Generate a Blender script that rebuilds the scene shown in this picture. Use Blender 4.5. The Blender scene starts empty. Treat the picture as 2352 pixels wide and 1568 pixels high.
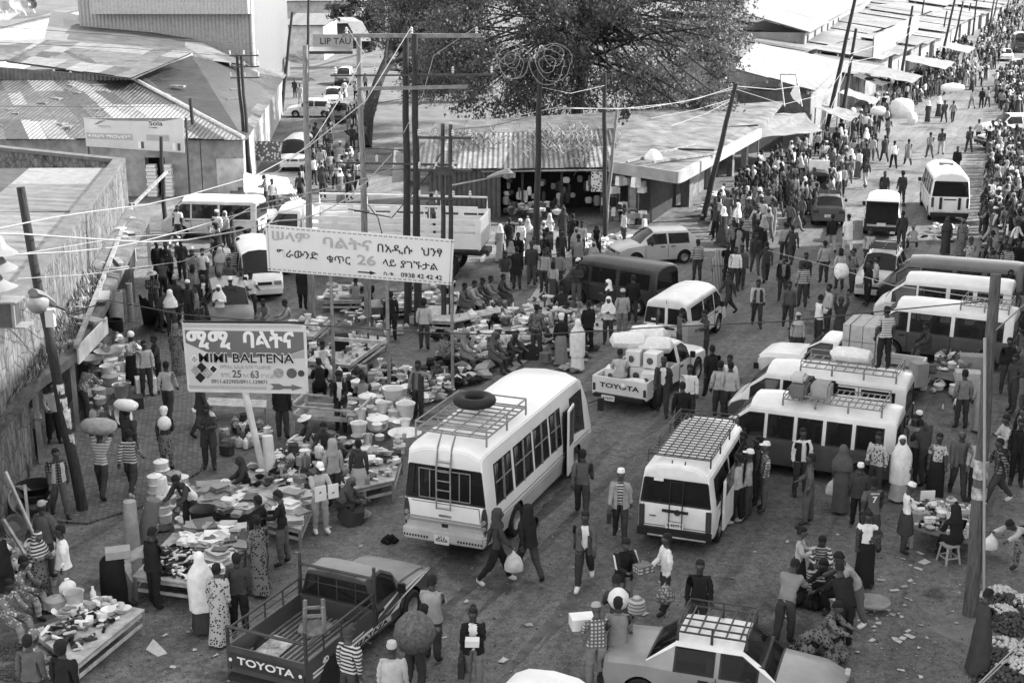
import bpy,bmesh,math,random
import numpy as np
from mathutils import Vector,Matrix
R=math.radians
rnd=random.Random(7)
S=bpy.context.scene
COL=S.collection
CF,CP,CH=3200.5,R(15.623),13.16
cam=bpy.data.cameras.new("camera");cam.sensor_width=36;cam.sensor_fit='HORIZONTAL'
cam.lens=36*CF/2352;cam.clip_start=0.5;cam.clip_end=3000
co=bpy.data.objects.new("camera",cam);COL.objects.link(co)
co.location=(0,0,CH);co.rotation_euler=(math.pi/2-CP,0,0)
S.camera=co
SUN_EL,SUN_AZ=R(35),R(13)
W=bpy.data.worlds.new("World");S.world=W;W.use_nodes=True
nt=W.node_tree;bg=nt.nodes['Background']
sky=nt.nodes.new('ShaderNodeTexSky');sky.sky_type='NISHITA';sky.sun_disc=False
sky.sun_elevation=SUN_EL;sky.sun_rotation=math.pi/2-SUN_AZ
bw=nt.nodes.new('ShaderNodeRGBToBW')
nt.links.new(sky.outputs[0],bw.inputs[0]);nt.links.new(bw.outputs[0],bg.inputs[0])
bg.inputs[1].default_value=0.15
sl=bpy.data.lights.new("sun",'SUN');sl.energy=2.0;sl.angle=R(0.5);sl.color=(1,1,1)
so=bpy.data.objects.new("sun",sl);COL.objects.link(so)
sd=Vector((math.cos(SUN_EL)*math.cos(SUN_AZ),math.cos(SUN_EL)*math.sin(SUN_AZ),math.sin(SUN_EL)))
so.rotation_euler=sd.to_track_quat('Z','Y').to_euler()
S.view_settings.view_transform='Standard';S.view_settings.look='None'
S.view_settings.exposure=2.3;S.view_settings.gamma=1
S.cycles.max_bounces=5;S.cycles.diffuse_bounces=3;S.cycles.glossy_bounces=2
S.cycles.transparent_max_bounces=8;S.cycles.transmission_bounces=2
_c,_s=math.cos(CP),math.sin(CP)
def G(u,v,z=0.0):
 a=(v-784)/CF;h=CH-z
 y=h*(_c-a*_s)/(a*_c+_s);d=y*_c+h*_s
 return Vector(((u-1176)*d/CF,y,z))
def atY(u,v,y):
 a=(v-784)/CF
 h=y*(a*_c+_s)/(_c-a*_s);d=y*_c+h*_s
 return Vector(((u-1176)*d/CF,y,CH-h))
MATS={}
def mat(name,base,rough=.7,var=.25,scale=3.,metal=0.,bump=0.,bscale=None,spec=.3,coords='Object',stretch=None,dark=None):
 if name in MATS:return MATS[name]
 m=bpy.data.materials.new(name);m.use_nodes=True;t=m.node_tree;b=t.nodes['Principled BSDF']
 b.inputs['Roughness'].default_value=rough;b.inputs['Metallic'].default_value=metal
 b.inputs['Specular IOR Level'].default_value=spec
 b.inputs['Base Color'].default_value=(base,base,base,1)
 if var or bump:
  tc=t.nodes.new('ShaderNodeTexCoord');src=tc.outputs[coords]
  if stretch:
   mp=t.nodes.new('ShaderNodeMapping');mp.inputs['Scale'].default_value=stretch
   t.links.new(src,mp.inputs[0]);src=mp.outputs[0]
  n=t.nodes.new('ShaderNodeTexNoise');n.inputs['Scale'].default_value=scale;n.inputs['Detail'].default_value=6
  n.inputs['Roughness'].default_value=.65
  t.links.new(src,n.inputs['Vector'])
  r=t.nodes.new('ShaderNodeValToRGB');e=r.color_ramp.elements
  lo=base*(1-var)if dark is None else dark;hi=min(.95,base*(1+var))
  e[0].position=.32;e[0].color=(lo,lo,lo,1);e[1].position=.68;e[1].color=(hi,hi,hi,1)
  t.links.new(n.outputs['Fac'],r.inputs[0]);t.links.new(r.outputs[0],b.inputs['Base Color'])
  if bump:
   n2=t.nodes.new('ShaderNodeTexNoise');n2.inputs['Scale'].default_value=bscale or scale*6;n2.inputs['Detail'].default_value=4
   t.links.new(src,n2.inputs['Vector'])
   bp=t.nodes.new('ShaderNodeBump');bp.inputs['Strength'].default_value=bump;bp.inputs['Distance'].default_value=.03
   t.links.new(n2.outputs['Fac'],bp.inputs['Height']);t.links.new(bp.outputs[0],b.inputs['Normal'])
 MATS[name]=m;return m
def iron(name,base,axis,period=.26,rust=.5,rough=.45,depth=.06,rot=0.):
 """corrugated iron sheet: ridges run across `axis`, blotched with rust"""
 if name in MATS:return MATS[name]
 m=mat(name,base,rough,0,metal=.0,spec=.45);t=m.node_tree;b=t.nodes['Principled BSDF']
 tc=t.nodes.new('ShaderNodeTexCoord');mp=t.nodes.new('ShaderNodeMapping');mp.inputs['Rotation'].default_value=(0,0,rot)
 t.links.new(tc.outputs['Object'],mp.inputs[0])
 w=t.nodes.new('ShaderNodeTexWave');w.bands_direction=axis;w.wave_profile='SIN'
 w.inputs['Scale'].default_value=.314/period;w.inputs['Distortion'].default_value=0
 t.links.new(mp.outputs[0],w.inputs[0])
 bp=t.nodes.new('ShaderNodeBump');bp.inputs['Strength'].default_value=.9;bp.inputs['Distance'].default_value=depth
 t.links.new(w.outputs['Fac'],bp.inputs['Height']);t.links.new(bp.outputs[0],b.inputs['Normal'])
 def nz(sc,det,st,lo,p0,p1):
  n=t.nodes.new('ShaderNodeTexNoise');n.inputs['Scale'].default_value=sc;n.inputs['Detail'].default_value=det;n.inputs['Roughness'].default_value=.72
  mp2=t.nodes.new('ShaderNodeMapping');mp2.inputs['Scale'].default_value=st;t.links.new(mp.outputs[0],mp2.inputs[0]);t.links.new(mp2.outputs[0],n.inputs['Vector'])
  r=t.nodes.new('ShaderNodeValToRGB');e=r.color_ramp.elements;e[0].position=p0;e[0].color=(lo,lo,lo,1);e[1].position=p1;e[1].color=(1,1,1,1)
  t.links.new(n.outputs['Fac'],r.inputs[0]);return r.outputs[0]
 def mul(x,y):
  k=t.nodes.new('ShaderNodeMix');k.data_type='RGBA';k.blend_type='MULTIPLY';k.inputs[0].default_value=1;t.links.new(x,k.inputs[6]);t.links.new(y,k.inputs[7]);return k.outputs[2]
 st=(1.6,.22,1)if axis=='X' else(.22,1.6,1)
 c=mul(nz(1.7,9,(1,1,1),1-rust,.36,.56),nz(2.3,7,st,1-rust*.9,.38,.62));c=mul(c,nz(5,4,(1,1,1),.72,.35,.5))
 bs=t.nodes.new('ShaderNodeRGB');bs.outputs[0].default_value=(base,base,base,1);t.links.new(mul(bs.outputs[0],c),b.inputs['Base Color'])
 return m
def pattern(name,kind,a,b_,scale=1.,rough=.85):
 """printed or woven cloth in two tones"""
 if name in MATS:return MATS[name]
 m=mat(name,a,rough,0,spec=.15);t=m.node_tree;b=t.nodes['Principled BSDF']
 tc=t.nodes.new('ShaderNodeTexCoord');src=tc.outputs['Object']
 def ramp(x,p,q=None):
  r=t.nodes.new('ShaderNodeValToRGB');r.color_ramp.interpolation='CONSTANT' if q is None else 'LINEAR'
  e=r.color_ramp.elements;e[0].position=0 if q is None else p;e[0].color=(a,a,a,1)
  e[1].position=p if q is None else q;e[1].color=(b_,b_,b_,1);t.links.new(x,r.inputs[0]);return r.outputs[0]
 def wave(d,sc):
  w=t.nodes.new('ShaderNodeTexWave');w.bands_direction=d;w.inputs['Scale'].default_value=sc;w.inputs['Distortion'].default_value=.4
  t.links.new(src,w.inputs[0]);return w.outputs['Fac']
 if kind=='hstripe':out=ramp(wave('Z',4.5*scale),.5)
 elif kind=='vstripe':out=ramp(wave('Y',5*scale),.5)
 elif kind=='plaid':
  mx=t.nodes.new('ShaderNodeMath');mx.operation='MULTIPLY'
  t.links.new(wave('Z',4.5*scale),mx.inputs[0]);t.links.new(wave('Y',4.5*scale),mx.inputs[1]);out=ramp(mx.outputs[0],.2,.6)
 else:
  vo=t.nodes.new('ShaderNodeTexVoronoi');vo.inputs['Scale'].default_value=16*scale;t.links.new(src,vo.inputs[0])
  out=ramp(vo.outputs['Distance'],.36)
 t.links.new(out,b.inputs['Base Color']);return m
def glass(name='window_glass',tint=.02,see=.35):
 if name in MATS:return MATS[name]
 m=mat(name,tint,.06,0,spec=.45);t=m.node_tree;b=t.nodes['Principled BSDF']
 tr=t.nodes.new('ShaderNodeBsdfTransparent');tr.inputs[0].default_value=(.75,.75,.75,1)
 mx=t.nodes.new('ShaderNodeMixShader');mx.inputs[0].default_value=see
 t.links.new(b.outputs[0],mx.inputs[1]);t.links.new(tr.outputs[0],mx.inputs[2])
 t.links.new(mx.outputs[0],t.nodes['Material Output'].inputs[0]);return m
M_WHITE=mat('white_paint',.7,.38,.12,1.6,spec=.5)
M_DIRTY=mat('dusty_white_paint',.62,.5,.22,1.5,spec=.4)
M_GREY=mat('grey_paint',.3,.4,.15,1.5,spec=.5)
M_SILVER=mat('silver_paint',.5,.32,.1,1.2,metal=.1,spec=.5)
M_DARK=mat('dark_paint',.035,.3,.3,2,spec=.5)
M_MID=mat('slate_paint',.1,.35,.2,2,spec=.5)
M_BLACK=mat('black_rubber',.014,.7,.3,6)
M_TRIM=mat('black_trim',.02,.5,.3,6)
M_METAL=mat('worn_metal',.35,.4,.3,5,metal=.6)
M_STEEL=mat('dark_steel',.05,.5,.4,4,metal=.2)
M_RACK=mat('grey_rack_metal',.2,.5,.35,4)
M_GLASS=glass()
M_LAMP=mat('lamp_lens',.25,.2,.2,20,spec=.6)
M_LAMPD=mat('tail_lamp_lens',.05,.2,.3,20,spec=.6)
M_WOOD=mat('weathered_wood',.22,.85,.4,4,bump=.3,stretch=(1,1,.3))
M_WOODL=mat('pale_plank',.38,.85,.35,4,bump=.3)
M_WOODD=mat('dark_pole_wood',.035,.85,.5,5,bump=.4,stretch=(6,6,.6))
M_POLE=mat('pale_pole_wood',.2,.85,.45,5,bump=.4,stretch=(6,6,.6))
M_CABLE=mat('pale_cable',.3,.6,.1,3)
M_CABLED=mat('dark_cable',.03,.6,.2,3)
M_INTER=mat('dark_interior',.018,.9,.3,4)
M_PLASTER=mat('pale_plaster',.5,.9,.3,1.3,bump=.2)
M_CONC=mat('concrete',.3,.9,.3,1.2,bump=.3)
M_CARD=mat('cardboard',.28,.85,.12,4)
M_SACK=mat('white_woven_sack',.72,.8,.12,8,bump=.5)
M_INK=mat('black_ink',.015,.7,0)
M_AWN=mat('sun_bleached_canvas',.19,.85,.25,2.5,bump=.4)
M_TARP=mat('white_canvas',.7,.85,.12,1.5,bump=.2)
class MB:
 def __init__(s):s.v=[];s.f=[];s.m=[]
 def add(s,vs,fs,mi=0):
  n=len(s.v);s.v+=[tuple(x)for x in vs];s.f+=[tuple(i+n for i in q)for q in fs];s.m+=[mi]*len(fs);return s
 def box(s,c,d,rz=0,mi=0,M=None,taper=1.):
  x,y,z=d[0]/2,d[1]/2,d[2]/2
  vs=[Vector((a*x*(taper if e>0 else 1),b*y*(taper if e>0 else 1),e*z))for e in(-1,1)for b in(-1,1)for a in(-1,1)]
  T=Matrix.Translation(c)@(M if M is not None else Matrix.Rotation(rz,4,'Z'))
  return s.add([T@q for q in vs],[(0,2,3,1),(4,5,7,6),(0,1,5,4),(2,6,7,3),(0,4,6,2),(1,3,7,5)],mi)
 def bar(s,p,q,w,h=None,mi=0):
  p,q=Vector(p),Vector(q);d=q-p;L=d.length
  if L<1e-6:return s
  Mx=d.to_track_quat('X','Z').to_matrix().to_4x4()
  return s.box((p+q)/2,(L,w,h or w),M=Mx,mi=mi)
 def tube(s,pts,r,n=8,mi=0,caps=True):
  pts=[Vector(p)for p in pts];k=len(pts);rs=r if isinstance(r,(list,tuple))else[r]*k
  vs=[];up=None
  for i,p in enumerate(pts):
   d=(pts[min(i+1,k-1)]-pts[max(i-1,0)]).normalized()
   if up is None:up=d.orthogonal().normalized()
   a=(up-d*up.dot(d));a=a.normalized()if a.length>1e-5 else d.orthogonal().normalized();up=a;b=d.cross(a)
   vs+=[p+(a*math.cos(2*math.pi*j/n)+b*math.sin(2*math.pi*j/n))*rs[i]for j in range(n)]
  fs=[(i*n+j,i*n+(j+1)%n,(i+1)*n+(j+1)%n,(i+1)*n+j)for i in range(k-1)for j in range(n)]
  if caps:fs+=[tuple(range(n))[::-1],tuple(range((k-1)*n,k*n))]
  return s.add(vs,fs,mi)
 def lathe(s,prof,c=(0,0,0),n=16,mi=0,M=None,sq=1.,close=True):
  vs=[];c=Vector(c)
  for r,z in prof:
   for j in range(n):
    q=Vector((r*math.cos(2*math.pi*j/n),r*sq*math.sin(2*math.pi*j/n),z))
    vs.append(c+(M@q if M is not None else q))
  k=len(prof)
  fs=[(i*n+j,i*n+(j+1)%n,(i+1)*n+(j+1)%n,(i+1)*n+j)for i in range(k-1)for j in range(n)]
  if close:fs+=[tuple(range(n))[::-1],tuple(range((k-1)*n,k*n))]
  return s.add(vs,fs,mi)
 def rings(s,rs,mi=0,close=True):
  n=len(rs[0]);k=len(rs)
  fs=[(i*n+j,i*n+(j+1)%n,(i+1)*n+(j+1)%n,(i+1)*n+j)for i in range(k-1)for j in range(n)]
  if close:fs+=[tuple(range(n))[::-1],tuple(range((k-1)*n,k*n))]
  return s.add([p for r in rs for p in r],fs,mi)
 def slab(s,poly,t,mi=0):
  n=len(poly);vs=[Vector(p)for p in poly]+[Vector(p)-Vector((0,0,t))for p in poly]
  return s.add(vs,[tuple(range(n)),tuple(range(n,2*n))[::-1]]+[(i,i+n,(i+1)%n+n,(i+1)%n)for i in range(n)],mi)
 def wall(s,p,q,z0,z1,t,mi=0,z1b=None):
  p,q=Vector((p[0],p[1],0)),Vector((q[0],q[1],0));d=(q-p).normalized();nrm=Vector((-d.y,d.x,0))*t
  z2=z1 if z1b is None else z1b;Z=Vector((0,0,1))
  a=[p+Z*z0,q+Z*z0,q+Z*z2,p+Z*z1];b=[x+nrm for x in a]
  return s.add(a+b,[(0,1,2,3),(7,6,5,4),(0,4,5,1),(1,5,6,2),(2,6,7,3),(3,7,4,0)],mi)
 def build(s,name,mats,parent=None,smooth=40,fix=True):
  me=bpy.data.meshes.new(name);me.from_pydata(s.v,[],s.f)
  for m in(mats if isinstance(mats,(list,tuple))else[mats]):me.materials.append(m)
  if any(s.m):me.polygons.foreach_set('material_index',s.m)
  if fix:
   bm=bmesh.new();bm.from_mesh(me);bmesh.ops.recalc_face_normals(bm,faces=bm.faces);bm.to_mesh(me);bm.free()
  if smooth:
   me.polygons.foreach_set('use_smooth',[True]*len(me.polygons));me.set_sharp_from_angle(angle=R(smooth))
  return link(name,me,parent)
def link(name,me,parent=None):
 o=bpy.data.objects.new(name,me);COL.objects.link(o)
 if parent:o.parent=parent
 return o
def tag(o,label,cat,group=None,kind=None):
 o['label']=label;o['category']=cat
 if group:o['group']=group
 if kind:o['kind']=kind
 return o
def struct(o):o['kind']='structure';return o
def empty(name,loc,rz=0,label=None,cat=None,group=None):
 o=bpy.data.objects.new(name,None);COL.objects.link(o);o.location=loc;o.rotation_euler=(0,0,rz)
 o.empty_display_size=.2
 if label:tag(o,label,cat,group)
 return o
def copy_tree(o,parent=None):
 c=o.copy();COL.objects.link(c)
 if parent:c.parent=parent
 for ch in list(o.children):copy_tree(ch,c)
 return c
_txt={}
def text(s,size,m,parent=None,M=None,name='lettering',bold=0.,sx=1.,align='CENTER',width=None,ext=.004):
 key=(s,size,bold,align)
 if key not in _txt:
  c=bpy.data.curves.new('t','FONT');c.body=s;c.size=size;c.align_x=align;c.align_y='CENTER';c.extrude=ext;c.offset=bold*size
  c.resolution_u=3
  o=bpy.data.objects.new('t',c);COL.objects.link(o)
  me=bpy.data.meshes.new_from_object(o.evaluated_get(bpy.context.evaluated_depsgraph_get()))
  bpy.data.objects.remove(o);_txt[key]=me
 me=_txt[key].copy();me.materials.clear();me.materials.append(m)
 if width:
  xs=[v.co.x for v in me.vertices];k=width/max(1e-6,max(xs)-min(xs));sx=k
 if sx!=1.:me.transform(Matrix.Diagonal((sx,1,1,1)))
 if M is not None:me.transform(M)
 return link(name,me,parent)
def frame(o,x,z):
 x=Vector(x).normalized();z=Vector(z).normalized();n=x.cross(z)
 return Matrix(((x.x,z.x,n.x,o[0]),(x.y,z.y,n.y,o[1]),(x.z,z.z,n.z,o[2]),(0,0,0,1)))
def ground_mat():
 m=mat('packed_road',.085,.92,0);t=m.node_tree;b=t.nodes['Principled BSDF']
 tc=t.nodes.new('ShaderNodeTexCoord');L=t.links.new
 def noise(sc,det,st=None,rot=0):
  n=t.nodes.new('ShaderNodeTexNoise');n.inputs['Scale'].default_value=sc;n.inputs['Detail'].default_value=det;n.inputs['Roughness'].default_value=.65
  mp=t.nodes.new('ShaderNodeMapping');mp.inputs['Rotation'].default_value=(0,0,rot);L(tc.outputs['Object'],mp.inputs[0])
  m2=t.nodes.new('ShaderNodeMapping');m2.inputs['Scale'].default_value=st or(1,1,1);L(mp.outputs[0],m2.inputs[0]);L(m2.outputs[0],n.inputs['Vector']);return n.outputs['Fac']
 def ramp(x,p,q,a,c):
  r=t.nodes.new('ShaderNodeValToRGB');e=r.color_ramp.elements;e[0].position=p;e[0].color=(a,a,a,1);e[1].position=q;e[1].color=(c,c,c,1)
  L(x,r.inputs[0]);return r.outputs[0]
 def mul(x,y,f=1.,op='MULTIPLY'):
  n=t.nodes.new('ShaderNodeMix');n.data_type='RGBA';n.blend_type=op;n.inputs[0].default_value=f
  L(x,n.inputs[6]);L(y,n.inputs[7]);return n.outputs[2]
 c=ramp(noise(.12,8),.35,.7,.11,.21)
 c=mul(c,ramp(noise(.5,7,(.1,1.6,1),-R(68)),.34,.64,.68,1.15));c=mul(c,ramp(noise(1.6,5,(.06,1.5,1),-R(66)),.34,.46,.74,1.03))
 c=mul(c,ramp(noise(2.6,8),.3,.7,.7,1.25))
 c=mul(c,ramp(noise(26,3),.35,.62,.62,1.25));c=mul(c,ramp(noise(7,6),.38,.56,.7,1.1))
 c=mul(c,ramp(noise(.3,7),.37,.43,.45,1))
 n=t.nodes.new('ShaderNodeTexVoronoi');n.inputs['Scale'].default_value=9;L(tc.outputs['Object'],n.inputs[0])
 c=mul(c,ramp(n.outputs['Distance'],.035,.07,2.2,1.0))
 L(c,b.inputs['Base Color'])
 bp=t.nodes.new('ShaderNodeBump');bp.inputs['Strength'].default_value=.6;bp.inputs['Distance'].default_value=.03
 L(noise(14,6),bp.inputs['Height']);L(bp.outputs[0],b.inputs['Normal']);return m
g=MB();N=40
xs=[-400,-60,-30,-15,0,15,30,60,120,400];ys=[-40,10,25,40,60,80,110,150,220,350,800]
g.add([(x,y,0)for y in ys for x in xs],[(j*10+i,j*10+i+1,j*10+i+11,j*10+i+10)for j in range(10)for i in range(9)])
struct(g.build('ground',ground_mat(),smooth=0))
def cobble_mat():
 m=mat('cobbles',.13,.85,0);t=m.node_tree;b=t.nodes['Principled BSDF'];L=t.links.new
 tc=t.nodes.new('ShaderNodeTexCoord');mp=t.nodes.new('ShaderNodeMapping');mp.inputs['Rotation'].default_value=(0,0,R(22));L(tc.outputs['Object'],mp.inputs[0])
 br=t.nodes.new('ShaderNodeTexBrick');br.inputs['Scale'].default_value=3.6;br.inputs['Mortar Size'].default_value=.035;br.inputs['Mortar Smooth'].default_value=.6
 br.inputs['Color1'].default_value=(.16,.16,.16,1);br.inputs['Color2'].default_value=(.09,.09,.09,1);br.inputs['Mortar'].default_value=(.035,.035,.035,1)
 br.inputs['Brick Width'].default_value=.55;br.inputs['Row Height'].default_value=.42
 n0=t.nodes.new('ShaderNodeTexNoise');n0.inputs['Scale'].default_value=1.2;L(mp.outputs[0],n0.inputs[0])
 mx=t.nodes.new('ShaderNodeMix');mx.data_type='VECTOR';mx.inputs[0].default_value=.06;L(mp.outputs[0],mx.inputs[4]);L(n0.outputs['Color'],mx.inputs[5])
 L(mx.outputs[1],br.inputs[0]);L(br.outputs['Color'],b.inputs['Base Color'])
 bp=t.nodes.new('ShaderNodeBump');bp.inputs['Strength'].default_value=.8;bp.inputs['Distance'].default_value=.03;bp.invert=True
 L(br.outputs['Fac'],bp.inputs['Height']);L(bp.outputs[0],b.inputs['Normal']);return m
cb=MB();cb.slab([G(*p)+Vector((0,0,.06))for p in((-60,1190),(200,1205),(330,1165),(460,1085),(500,960),(445,860),(405,760),(330,690),(215,760),(60,960),(-60,1080))],.06)
struct(cb.build('cobbled_pavement',cobble_mat(),smooth=0))
pv=MB();pv.slab([G(*p)+Vector((0,0,.004))for p in((2120,1440),(2270,1370),(2420,1400),(2420,1480),(2240,1490))],.003)
struct(pv.build('concrete_patch',mat('old_concrete',.15,.9,.3,2),smooth=0))
I_N=[iron('tin_light',.25,'X',rust=.4),iron('tin_mid',.12,'X',rust=.5),iron('tin_dark',.06,'X',rust=.55),iron('tin_white',.34,'X',rust=.25)]
ROT=R(22.5)
I_S=[iron('street_tin_light',.2,'Y',rust=.6,rot=-R(67.5)),iron('street_tin_mid',.12,'Y',rust=.65,rot=-R(67.5)),iron('street_tin_dark',.12,'Y',rust=.6,rot=-R(67.5)),iron('street_tin_white',.25,'Y',rust=.4,rot=-R(67.5))]
I_P=[iron('flat_sheet_light',.18,'Y',.9,.45,depth=.02),iron('flat_sheet_mid',.15,'Y',.9,.55,depth=.02),mat('flat_sheet_dark',.08,.7,.4,.8),iron('flat_sheet_white',.28,'Y',.9,.35,depth=.02)]
def sheets(mb,A,B,C,D,nu,nv,wts,seed,lift=.012,ragged=.03):
 """quad A-B (eave) / D-C (ridge) laid with overlapping sheets, each its own tone"""
 r=random.Random(seed);A,B,C,D=map(Vector,(A,B,C,D))
 P=lambda s,t:(A*(1-s)+B*s)*(1-t)+(D*(1-s)+C*s)*t
 for j in range(nv):
  for i in range(nu):
   s0,s1=i/nu,(i+1)/nu+.25/nu*r.random();t0,t1=j/nv-ragged*r.random(),(j+1)/nv+.02
   s1=min(s1,1.0);k=r.choices(range(len(wts)),wts)[0];z=lift*(nv-j)+lift*(.2+.8*r.random())+.004*(i%3)
   q=[P(s0,t0),P(s1,t0),P(s1,t1),P(s0,t1)]
   q=[p+Vector((0,0,z+(.03*r.random()if r.random()<.25 else 0)))for p in q]
   mb.slab(q,.006,k)
def roof(parent,name,A,B,C,D,nu,nv,mats,wts,seed,thick=.06):
 mb=MB();sheets(mb,A,B,C,D,nu,nv,wts,seed)
 mb.slab([Vector(p)-Vector((0,0,.02))for p in(A,B,C,D)],thick,2)
 return mb.build(name,mats,parent,smooth=0)
hall=empty('market_hall',(-24,84,0),0,'sprawling market hall with patched corrugated roofs and a clerestory behind the fruit juice banner','building')
hall.location=(0,0,0)
E0,E1,H1,H0=G(-90,318,3.3),G(560,320,3.3),G(300,182,5.2),G(-90,184,5.2)
roof(hall,'front_roof',E0,E1,H1,H0,13,4,I_N,(3,3,3,1.3),3)
roof(hall,'side_roof',E1,G(655,168,3.3),G(440,127,6.0),H1,8,3,[iron('side_tin_light',.24,'Y',rust=.7),iron('side_tin_mid',.11,'Y',rust=.7),iron('side_tin_dark',.06,'Y',rust=.6),I_N[3]],(2,3,3,.5),5)
roof(hall,'upper_roof',G(15,141,6.0),G(303,181,5.5),G(440,122,6.5),G(100,92,7.1),8,4,I_P,(3,1.2,.7,4),6)
roof(hall,'rear_roof',G(100,95,7.0),G(570,150,5.0),G(400,70,6.8),G(118,27,8.0),10,4,I_P,(3,1.2,.5,4),8)
roof(hall,'left_roof',G(-120,140,6.3),G(22,139,6.1),G(110,92,7.1),G(-120,96,7.1),4,2,I_P,(3,.5,.2,4),9)
m=MB();a,b2=G(-90,184,5.2),G(303,184,5.2)
m.wall((a.x,a.y+.1),(b2.x,b2.y+.1),4.9,6.2,.1,0,5.35);m.build('clerestory_wall',I_N[1],hall,smooth=0)
for k,(u0,u1)in enumerate(((83,122),(128,160),(166,200))):
 m=MB();p,q=G(u0,176,5.3),G(u1,176,5.3);m.wall((p.x,p.y-.05),(q.x,q.y-.05),5.3,5.75,.06);m.build('clerestory_opening',M_INTER,hall,smooth=0)
m=MB();m.tube([E1+Vector((0,0,.1)),H1+Vector((0,0,.14))],.11,6);m.tube([H1+Vector((0,0,.14)),G(440,125,6.2)],.08,6);m.build('hip_flashing',mat('flashing',.5,.5,.3),hall)
m=MB();y0=E0.y+.7
for x0,x1 in((-34,-20.4),(-19.3,-17.3),(-17.25,-14.9)):
 m.wall((x0,y0),(x1,y0),0,3.2,.15)
m.wall((-20.4,y0),(-19.3,y0),2.15,3.2,.15)
far=G(655,168,3.3);m.wall((-14.9,y0),(far.x-.3,far.y),0,3.2,.15)
m.build('wall',mat('hall_wall',.3,.9,.35,1.5),hall,smooth=0)
m=MB();m.box((-19.85,y0+1.2,1.1),(1.3,.1,2.3));m.build('doorway',M_INTER,hall,smooth=0)
for k in range(3):
 m=MB();m.box((-15.9+.42*(k-.4),y0-.06-.02*k,1.1+.1*k),(.7,.05,2.0-.2*k));m.build('patch_panel',M_PLASTER,hall,smooth=0)
m=MB()
rr=random.Random(4)
for k in range(20):
 p=Vector((-33+17*rr.random(),0,0));t_=rr.random();p.y=E0.y+1+t_*13;p.z=3.42+t_*1.6
 m.box(p+Vector((0,0,.1)),(.2+.8*rr.random(),.15+.3*rr.random(),.12),rr.random()*3)
tag(m.build('rubble',mat('roof_rubble',.18,.9,.5,3),smooth=0),'stones and scrap wood weighing down the market hall roof','rubble',kind='stuff')
for k,(u,v,w,h)in enumerate(((352,405,14,60),(388,410,16,55))):
 p=G(u,452,0);m=MB()
 for j in range(9):m.box((p.x,p.y+.05,.12+.2*j),(.5+.06*(j%2),.45,.17))
 tag(m.build('goods_stack',M_TARP),['tall stack of white packs left of the dark hall doorway','tall stack of white packs right of the dark hall doorway'][k],'goods')
b_=empty('flat_roof_building',(0,0,0),0,'low dark roofed building with satellite dishes at the far left corner','building')
roof(b_,'roof',G(-120,95,5),G(60,50,5),G(190,22,5),G(-120,40,5.4),4,2,I_P,(.5,3,3,.3),11)
m=MB();p,q=G(-120,95,5),G(190,24,5);m.wall((p.x,p.y+.3),(q.x,q.y+.3),0,4.9,.2);m.build('wall',M_CONC,b_,smooth=0)
for k,(u,v)in enumerate(((12,38),(52,36),(72,30),(30,30))):
 p=G(u,v,5.3);d=empty('satellite_dish',p,0,['large pale dish at the far left edge','dish on a tripod in the middle of the dish roof','dark dish turned away at the right of the dish roof','small dish at the back of the dish roof'][k],'satellite dish','dishes on the far roof')
 m=MB();Mx=Matrix.Rotation(R(60),3,'X')@Matrix.Rotation(R(20*k),3,'Y');m.lathe([(0.02,0),(.3,.04),(.55,.15),(.75,.3)],(0,0,1.1),14,M=Mx,close=False);m.lathe([(.75,.32),(.55,.17),(.3,.06),(0.02,.02)],(0,0,1.1),14,M=Mx,close=False)
 m.build('dish',M_DARK if k==2 else M_GREY,d)
 m=MB();[m.tube([(0,0,1.0),(.5*math.cos(a),.5*math.sin(a),0)],.03,5)for a in(0,2.1,4.2)];m.build('tripod',M_METAL,d)
tb=empty('clad_warehouse',(0,0,0),0,'tall windowless block clad in vertical ribbed sheet, rising behind the market hall','building')
y=116.;L0=atY(183,60,y).x;L1=atY(577,60,y).x
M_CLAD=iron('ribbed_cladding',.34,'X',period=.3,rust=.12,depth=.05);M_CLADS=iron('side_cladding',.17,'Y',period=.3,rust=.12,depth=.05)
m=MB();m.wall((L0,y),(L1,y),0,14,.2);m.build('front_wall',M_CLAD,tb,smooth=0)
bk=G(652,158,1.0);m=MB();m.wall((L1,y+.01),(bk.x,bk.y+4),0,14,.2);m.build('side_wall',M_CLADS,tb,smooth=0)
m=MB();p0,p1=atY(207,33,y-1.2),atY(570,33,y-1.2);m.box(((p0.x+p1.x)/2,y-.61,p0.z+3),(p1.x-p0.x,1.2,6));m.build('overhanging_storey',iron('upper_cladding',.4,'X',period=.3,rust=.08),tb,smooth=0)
m=MB();m.tube([(L1+.12,y-.12,0),(L1+.12,y-.12,14)],.12,8);m.build('downpipe',M_WHITE,tb)
m=MB();m.slab([(L0,y,14.2),(L1,y,14.2),(bk.x,bk.y+4,14.2),(L0-4,bk.y+4,14.2)],.2);m.build('roof',I_P[1],tb,smooth=0)
WA,WB,WC=G(-60,330,4.5),G(288,366,4.5),G(40,695,4.5)
WD=WC+(WC-WB).normalized()*12
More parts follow.
